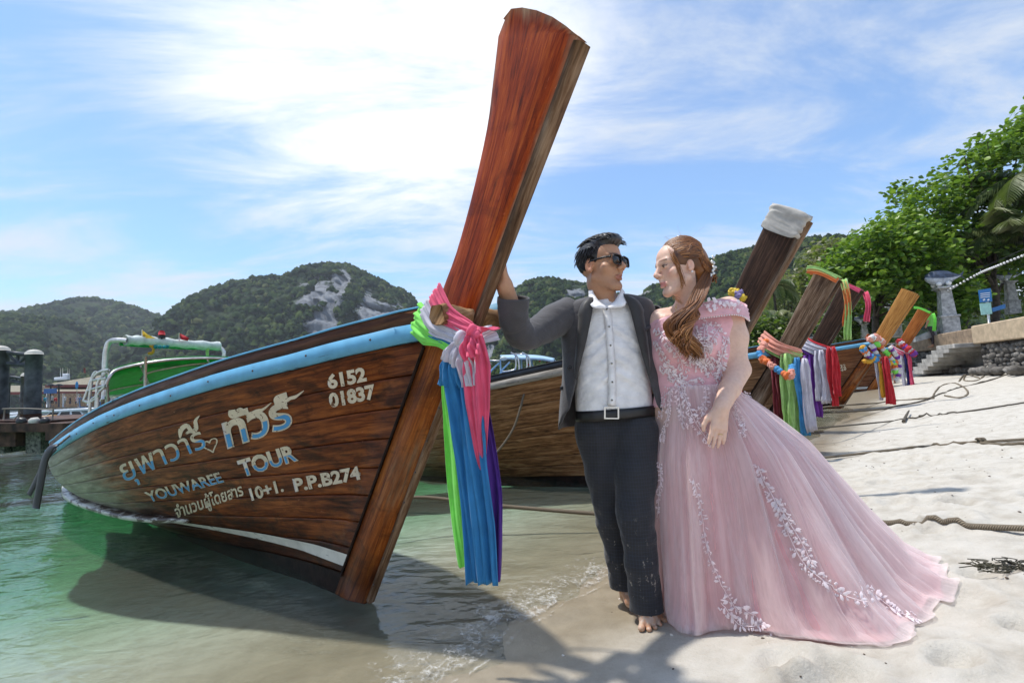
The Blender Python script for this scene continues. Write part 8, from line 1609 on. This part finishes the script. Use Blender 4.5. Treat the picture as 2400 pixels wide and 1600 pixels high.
    # skirt sprays
    for pth, sz, n_, bd in (([(1600, 905), (1612, 950), (1628, 985), (1650, 1020), (1672, 1046)], 0.026, 24, 0.45), ([(1575, 900), (1572, 950), (1562, 1000), (1556, 1030)], 0.024, 18, 0.45), ([(1560, 880), (1560, 930), (1552, 975)], 0.024, 14, 0.45), ([(1650, 900), (1652, 945), (1640, 970)], 0.024, 14, 0.45), ([(1715, 905), (1718, 950), (1735, 985), (1740, 1020)], 0.024, 18, 0.5), ([(1740, 925), (1760, 930), (1775, 925)], 0.022, 8, 0.5), ([(1590, 915), (1595, 960), (1610, 1000)], 0.026, 14, 0.4), ([(1622, 1120), (1634, 1170), (1650, 1230), (1662, 1290), (1680, 1340), (1700, 1390), (1730, 1430)], 0.026, 26, 0.15), ([(1778, 1090), (1792, 1125), (1812, 1160), (1830, 1200), (1850, 1250), (1880, 1310), (1920, 1350), (1975, 1390), (2030, 1410)], 0.032, 40, 0.15), ([(1820, 1170), (1850, 1220), (1880, 1270), (1905, 1320)], 0.030, 18, 0.2), ([(2020, 1375), (2050, 1395), (2080, 1420), (2110, 1440), (2140, 1450)], 0.032, 18, 0.1), ([(1690, 1410), (1710, 1440), (1730, 1460), (1760, 1465), (1790, 1462)], 0.032, 16, 0.05), ([(1740, 1420), (1770, 1445), (1800, 1470)], 0.032, 12, 0.05), ([(1548, 1085), (1552, 1120), (1548, 1160), (1545, 1210)], 0.022, 14, 0.4)): lace(pth, sz*0.82, bvS, int(n_*1.35), 1.0, bd+0.08)
    # ---- hair
    H = SDF(O-0.17, O+0.17, 0.0036); H.ell(P(0, -0.024, 0.050), np.array([0.084, 0.100, 0.092])*s, M, 0.01); H.ell(P(0.0, -0.09, 0.0), np.array([0.062, 0.050, 0.080])*s, M, 0.03); H.ell(P(0, 0.152, -0.030), np.array([0.14, 0.090, 0.122])*s, M, 0.008, True); H.ell(P(0, 0.050, -0.115), np.array([0.12, 0.125, 0.105])*s, M, 0.01, True)
    for q in (-1, 1): H.ell(P(q*0.050, 0.022, 0.042), np.array([0.0235, 0.036, 0.040])*s, M, 0.016)
    for q in (-1, 1): H.ell(P(q*0.088, 0.002, -0.012), np.array([0.020, 0.016, 0.025])*s, M, 0.006, True)
    HV, HF = H.mesh(); HV = relax(HV, HF, 2); L = (HV-O)@M/s; st = fbm(np.stack([L[:, 0]*70, L[:, 1]*18, L[:, 2]*18], -1), 3); hr_ = o = mesh_np('hair', HV+M@np.array([0, 0, 0.003])*st[:, None], HF, MAT['hairbrown'], bride); a = o.data.attributes.new('lock', 'FLOAT', 'POINT'); a.data.foreach_set('value', np.clip(0.32+0.5*st+0.25*smooth(0.0, -0.1, L[:, 1]), 0, 1).astype(np.float32))
    rng = np.random.default_rng(12); mb = MB(); clip = P(0.062, -0.110, -0.030)
    sd_ = 1.0   # the side turned to the camera
    def surf(x, y, z, k=1.03):
        d = np.array([x/0.084, (y+0.024)/0.100, (z-0.050)/0.092]); d = d/np.linalg.norm(d)*k; return np.array([d[0]*0.084, d[1]*0.100-0.024, d[2]*0.092+0.050])
    camx = 1.0 if (M[:, 0]@np.array([0, -1, 0])) > 0 else -1.0
    clip = P(camx*0.058, -0.108, -0.030)
    for i in range(330):     # swept back from the hairline to the comb
        u = rng.random(); a_ = rng.uniform(-0.25, 1.0); st0 = surf(camx*(0.086*a_), 0.052-0.02*rng.random()-0.075*max(0, a_-0.55), 0.125-0.085*max(0, a_)**1.6-0.02*rng.random()); md = surf(camx*(0.04+0.05*a_), -0.035-0.03*rng.random(), 0.095-0.06*a_*rng.random()*1.3, 1.06); e = (0.0012+0.0022*rng.random())
        pts = [P(*st0), P(*surf(*(st0*0.6+md*0.4), 1.05)), P(*md), P(*surf(camx*0.075, -0.075, 0.02+0.05*(rng.random()-0.5), 1.08)), clip+rng.normal(size=3)*0.010]; add_tube(mb, catmull(pts, 16), np.array([0.4]+[1]*13+[0.9, 0.7])*e, 5, att=np.clip(0.15+0.75*rng.random()*(0.4+0.6*u), 0, 1))
    tail = [clip, at(1632, 705, 2.25), at(1612, 738, 2.225), at(1590, 768, 2.215), at(1600, 798, 2.205), at(1618, 822, 2.20), at(1624, 845, 2.205)]
    for i in range(380):    # the long side tail in waves
        ph = rng.uniform(0, 2*PI); rr = 0.036*math.sqrt(rng.random()); end = rng.uniform(0.72, 1.0); C0 = catmull(tail, 44)[:int(44*end)]; m = len(C0); t = np.linspace(0, 1, m); wv = np.interp(t*end, [0, 0.15, 0.4, 0.7, 1], [0.4, 0.9, 1.35, 1.35, 0.7]); am = 0.017*np.interp(t, [0, 0.3, 1], [0.2, 0.9, 1.6])
        off = np.stack([rr*wv*np.cos(ph)+am*np.sin(t*14+round(ph*1.3)*0.9), rr*wv*0.8*np.sin(ph)+am*0.6*np.cos(t*13+round(ph*1.3)*0.9), 0.25*rr*np.cos(ph*2)+am*0.5*np.sin(t*9+ph*1.3)], -1); add_tube(mb, C0+off, np.interp(t, [0, 0.1, 0.75, 1], [0.6, 1, 0.9, 0.15])*(0.0014+0.0018*rng.random()), 5, att=np.clip(0.2+0.8*rng.random()*(0.55+0.45*t), 0, 1)[0] if False else np.repeat(np.clip(0.15+0.35*rng.random()+0.55*t*rng.random(), 0, 1), 5))
    for i in range(60):     # back of the head down behind the neck
        a_ = rng.uniform(-1, 1); st0 = surf(0.07*a_, -0.085, 0.09+0.02*rng.random(), 1.05); pts = [P(*st0), P(*surf(0.075*a_, -0.11, 0.0, 1.12)), P(camx*0.03+0.03*a_, -0.12, -0.06), clip+np.array([0, 0, -0.03])+rng.normal(size=3)*0.012]; add_tube(mb, catmull(pts, 12), 0.0045, 5, att=rng.random()*0.8)
    for pts, r0 in (([P(camx*0.040, 0.062, 0.085), P(camx*0.066, 0.058, 0.035), P(camx*0.072, 0.045, -0.030), P(camx*0.070, 0.040, -0.075), P(camx*0.066, 0.045, -0.105)], 0.0045), ([P(camx*0.050, 0.055, 0.080), P(camx*0.074, 0.046, 0.02), P(camx*0.076, 0.036, -0.05), P(camx*0.070, 0.030, -0.09)], 0.0035), ([P(camx*0.030, 0.070, -0.125), P(camx*0.045, 0.060, -0.145), P(camx*0.05, 0.045, -0.165)], 0.002)):
        for k2 in range(12): add_tube(mb, catmull([p+rng.normal(size=3)*0.0042 for p in pts], 14), np.array([0.5]+[1]*10+[0.8, 0.5, 0.2])*r0*0.27, 4, att=0.4+0.5*rng.random())
    for i in range(9):     # flyaway hairs
        st0 = surf(rng.uniform(-0.06, 0.06), rng.uniform(-0.1, 0.04), 0.14, 1.03); add_tube(mb, catmull([P(*st0), P(*(st0+rng.normal(size=3)*0.018+np.array([0, -0.01, 0.012]))), P(*(st0+rng.normal(size=3)*0.03+np.array([0, -0.03, 0.016])))], 8), 0.00035, 3, att=0.5)
    o = mb.build('hair_locks', MAT['hairbrown'], hr_, attr='lock'); o['kind'] = 'stuff'
    cb = thing('hair_comb', 'silver leaf comb holding the woman\'s hair', 'hair comb', clip)
    mb = MB()
    for i in range(11):
        p = clip+np.array([0.012-0.004*i*0.5, -0.030, 0.045-0.009*i]); leaf(mb, p, np.array([rng.uniform(-1, 1), -0.2, rng.uniform(-0.4, 1)]), np.array([0.2, -1, 0.1]), 0.020, 0.006)
    o = mb.build('leaf_row', MAT['silverm'], cb); solidify(o, 0.001); mb = MB()
    for i in range(5): leaf(mb, P(camx*(0.030+0.008*i), -0.01-0.008*i, 0.136-0.006*i), np.array([rng.normal(), 0, rng.normal()]), np.array([0.2, -0.8, 0.6]), 0.016, 0.005)
    o = mb.build('leaf_row', MAT['silverm'], cb); solidify(o, 0.001)
    mb = MB(); Pn = catmull([at(1586, 712, 2.34), at(1584, 726, 2.32), at(1587, 742, 2.305), at(1600, 752, 2.30), at(1630, 745, 2.305)], 26); nk = thing('necklace', 'thin gold bead necklace on the woman', 'necklace', Pn[12])
    add_tube(mb, Pn, 0.0016, 5); mb.build('chain', MAT['goldm'], nk)
    for q in Pn[4::5]: mb = MB(); add_ellipsoid(mb, q, (0.0035,)*3, 8, 5); mb.build('bead', MAT['goldm'], nk)
build_bride()
# ------------------------------------------------------------------ ropes and small things on the sand
def rope(label, pts, r, mat='rope', knots=()):
    root = thing('mooring_rope', label, 'rope', pts[len(pts)//2], 'mooring ropes on the beach'); mb = MB(); P = catmull(pts, 90); P[:, 2] = np.maximum(P[:, 2], ground_z(P[:, 0], P[:, 1])+r*0.6); add_tube(mb, P, r, 8); mb.build('line', MAT[mat], root)
    for c in knots:
        mb = MB(); th = np.linspace(0, 6*PI, 60); add_tube(mb, [np.asarray(c)+np.array([r*0.28*t-2.5*r, 1.5*r*math.cos(t), r*1.4+1.3*r*math.sin(t)]) for t in th], r*0.8, 7); mb.build('knot', MAT[mat], root)
def G(px, py, up=0.012): p = onground(px, py); return p+np.array([0, 0, up])
rope('thick twisted rope stretched from the nearest boat behind the couple', [BA.W(1.9, -0.62, 0.05), at(960, 1166, 4.75), at(1150, 1183, 4.35), at(1400, 1203, 3.95), at(1700, 1217, 3.55), G(2010, 1230, 0.02), G(2200, 1238, 0.02), G(2420, 1248, 0.02)], 0.016)
rope('rope with a knot crossing the sand right of the gown', [at(1860, 1075, 6.4), at(1940, 1071, 6.2), G(2060, 1060), G(2180, 1048), G(2300, 1038), G(2420, 1031)], 0.014, knots=[G(2300, 1038)])
rope('second strand lying beside the knotted rope', [G(2300, 1040), G(2350, 1044), G(2420, 1040)], 0.014)
rope('thin dark rope passing a driftwood stick', [at(1860, 1008, 7.8), at(1960, 999, 7.8), G(2090, 988), G(2170, 978), G(2290, 962), G(2420, 942)], 0.013, 'ropedark', knots=[G(2160, 979)])
rope('dark rope with a tangled bight on the upper beach', [at(1960, 966, 10.5), G(2080, 958), G(2160, 942), G(2200, 930), G(2250, 920), G(2330, 906), G(2420, 892)], 0.022, 'ropedark', knots=[G(2195, 932), G(2215, 928)])
rope('loop of dark rope lying above the tangle', [G(2185, 933), G(2205, 922), G(2240, 915), G(2268, 922), G(2255, 932), G(2215, 933)], 0.020)
rope('pale rope low in front of the golden-prowed boat', [at(1880, 960, 12.0), at(1960, 951, 12.2), G(2060, 945), G(2190, 937)], 0.02)
rope('small coil of rope near the steps', [G(2250, 912), G(2262, 904), G(2285, 903), G(2310, 902), G(2290, 908), G(2262, 909), G(2270, 903), G(2298, 905)], 0.022)
rope('rope hanging in a bight over the weathered hull', [at(1238, 912, 5.62), at(1228, 925, 5.55), at(1220, 955, 5.5), at(1205, 1000, 5.5), at(1180, 1040, 5.5), at(1150, 1070, 5.5), at(1100, 1086, 5.6), at(1080, 1075, 5.7), at(1058, 1030, 5.8), at(1040, 985, 5.9)], 0.012)
dw = thing('driftwood', 'short bent driftwood stick lying by the thin dark rope', 'stick', G(2120, 985)); mb = MB(); add_tube(mb, catmull([G(2118, 990, 0.02), G(2124, 981, 0.05), G(2132, 972, 0.09)], 10), [0.03, 0.028, 0.026, 0.025, 0.024, 0.022, 0.02, 0.018, 0.015, 0.01], 7); mb.build('stick', MAT['ropedark'], dw)
# seaweed clump and scattered bits
sw = thing('seaweed', 'dark seaweed clump on the sand at the right edge', 'seaweed', G(2365, 1335)); rng = np.random.default_rng(5); mb = MB(); c0 = G(2365, 1335, 0.006)
for i in range(90):
    a = rng.uniform(0, 2*PI); r_ = 0.10*math.sqrt(rng.random()); p = c0+np.array([r_*math.cos(a)*1.3, r_*math.sin(a)*0.7, rng.uniform(0, 0.012)]); add_tube(mb, catmull([p, p+np.array([rng.normal()*0.02, rng.normal()*0.015, rng.uniform(0, 0.014)]), p+np.array([rng.normal()*0.04, rng.normal()*0.025, rng.uniform(0, 0.01)])], 6), 0.0022, 4)
mb.build('strands', simple('dry_seaweed', (0.045, 0.04, 0.022), 0.8, var=0.4), sw); sw.children[-1]['kind'] = 'stuff'
mb = MB()
for i in range(520):
    t = rng.uniform(-0.8, 9); d = rng.uniform(0.12, 3.4); p = SH0+SHT*t+SHM*d
    if not (0.1 < p[0] < 7 and 1.7 < p[1] < 9): continue
    z = float(ground_z(np.array([p[0]]), np.array([p[1]]))[0]); s_ = rng.uniform(0.0025, 0.008); add_ellipsoid(mb, (p[0], p[1], z+s_*0.2), (s_*rng.uniform(0.8, 1.8), s_, s_*0.55), 6, 4, rotz(rng.uniform(0, 3)), mat=int(rng.random() < 0.55))
o = mb.build('shell_grit', [simple('dark_grit', (0.09, 0.065, 0.045), 0.8, var=0.3), simple('shell_bits', (0.68, 0.62, 0.54), 0.5, var=0.2)]); tag(o, 'small shell fragments and grit strewn over the sand', 'shells', kind='stuff')
# ------------------------------------------------------------------ thin sea haze: one even body of air round everything
def build_haze():
    mb = MB(); add_box(mb, (0, 1500, 120), (9600, 5200, 260.4)); n = NT('sea_air'); n.N.remove(n.b); v = n.N.new('ShaderNodeVolumePrincipled'); v.inputs['Color'].default_value = (0.86, 0.92, 1.0, 1); v.inputs['Density'].default_value = 0.00014; v.inputs['Anisotropy'].default_value = 0.2; n.L.new(v.outputs[0], n.out.inputs['Volume'])
    o = mb.build('haze', n.m, smooth=False); tag(o, 'thin pale sea haze over the bay', 'haze', kind='stuff')
build_haze()
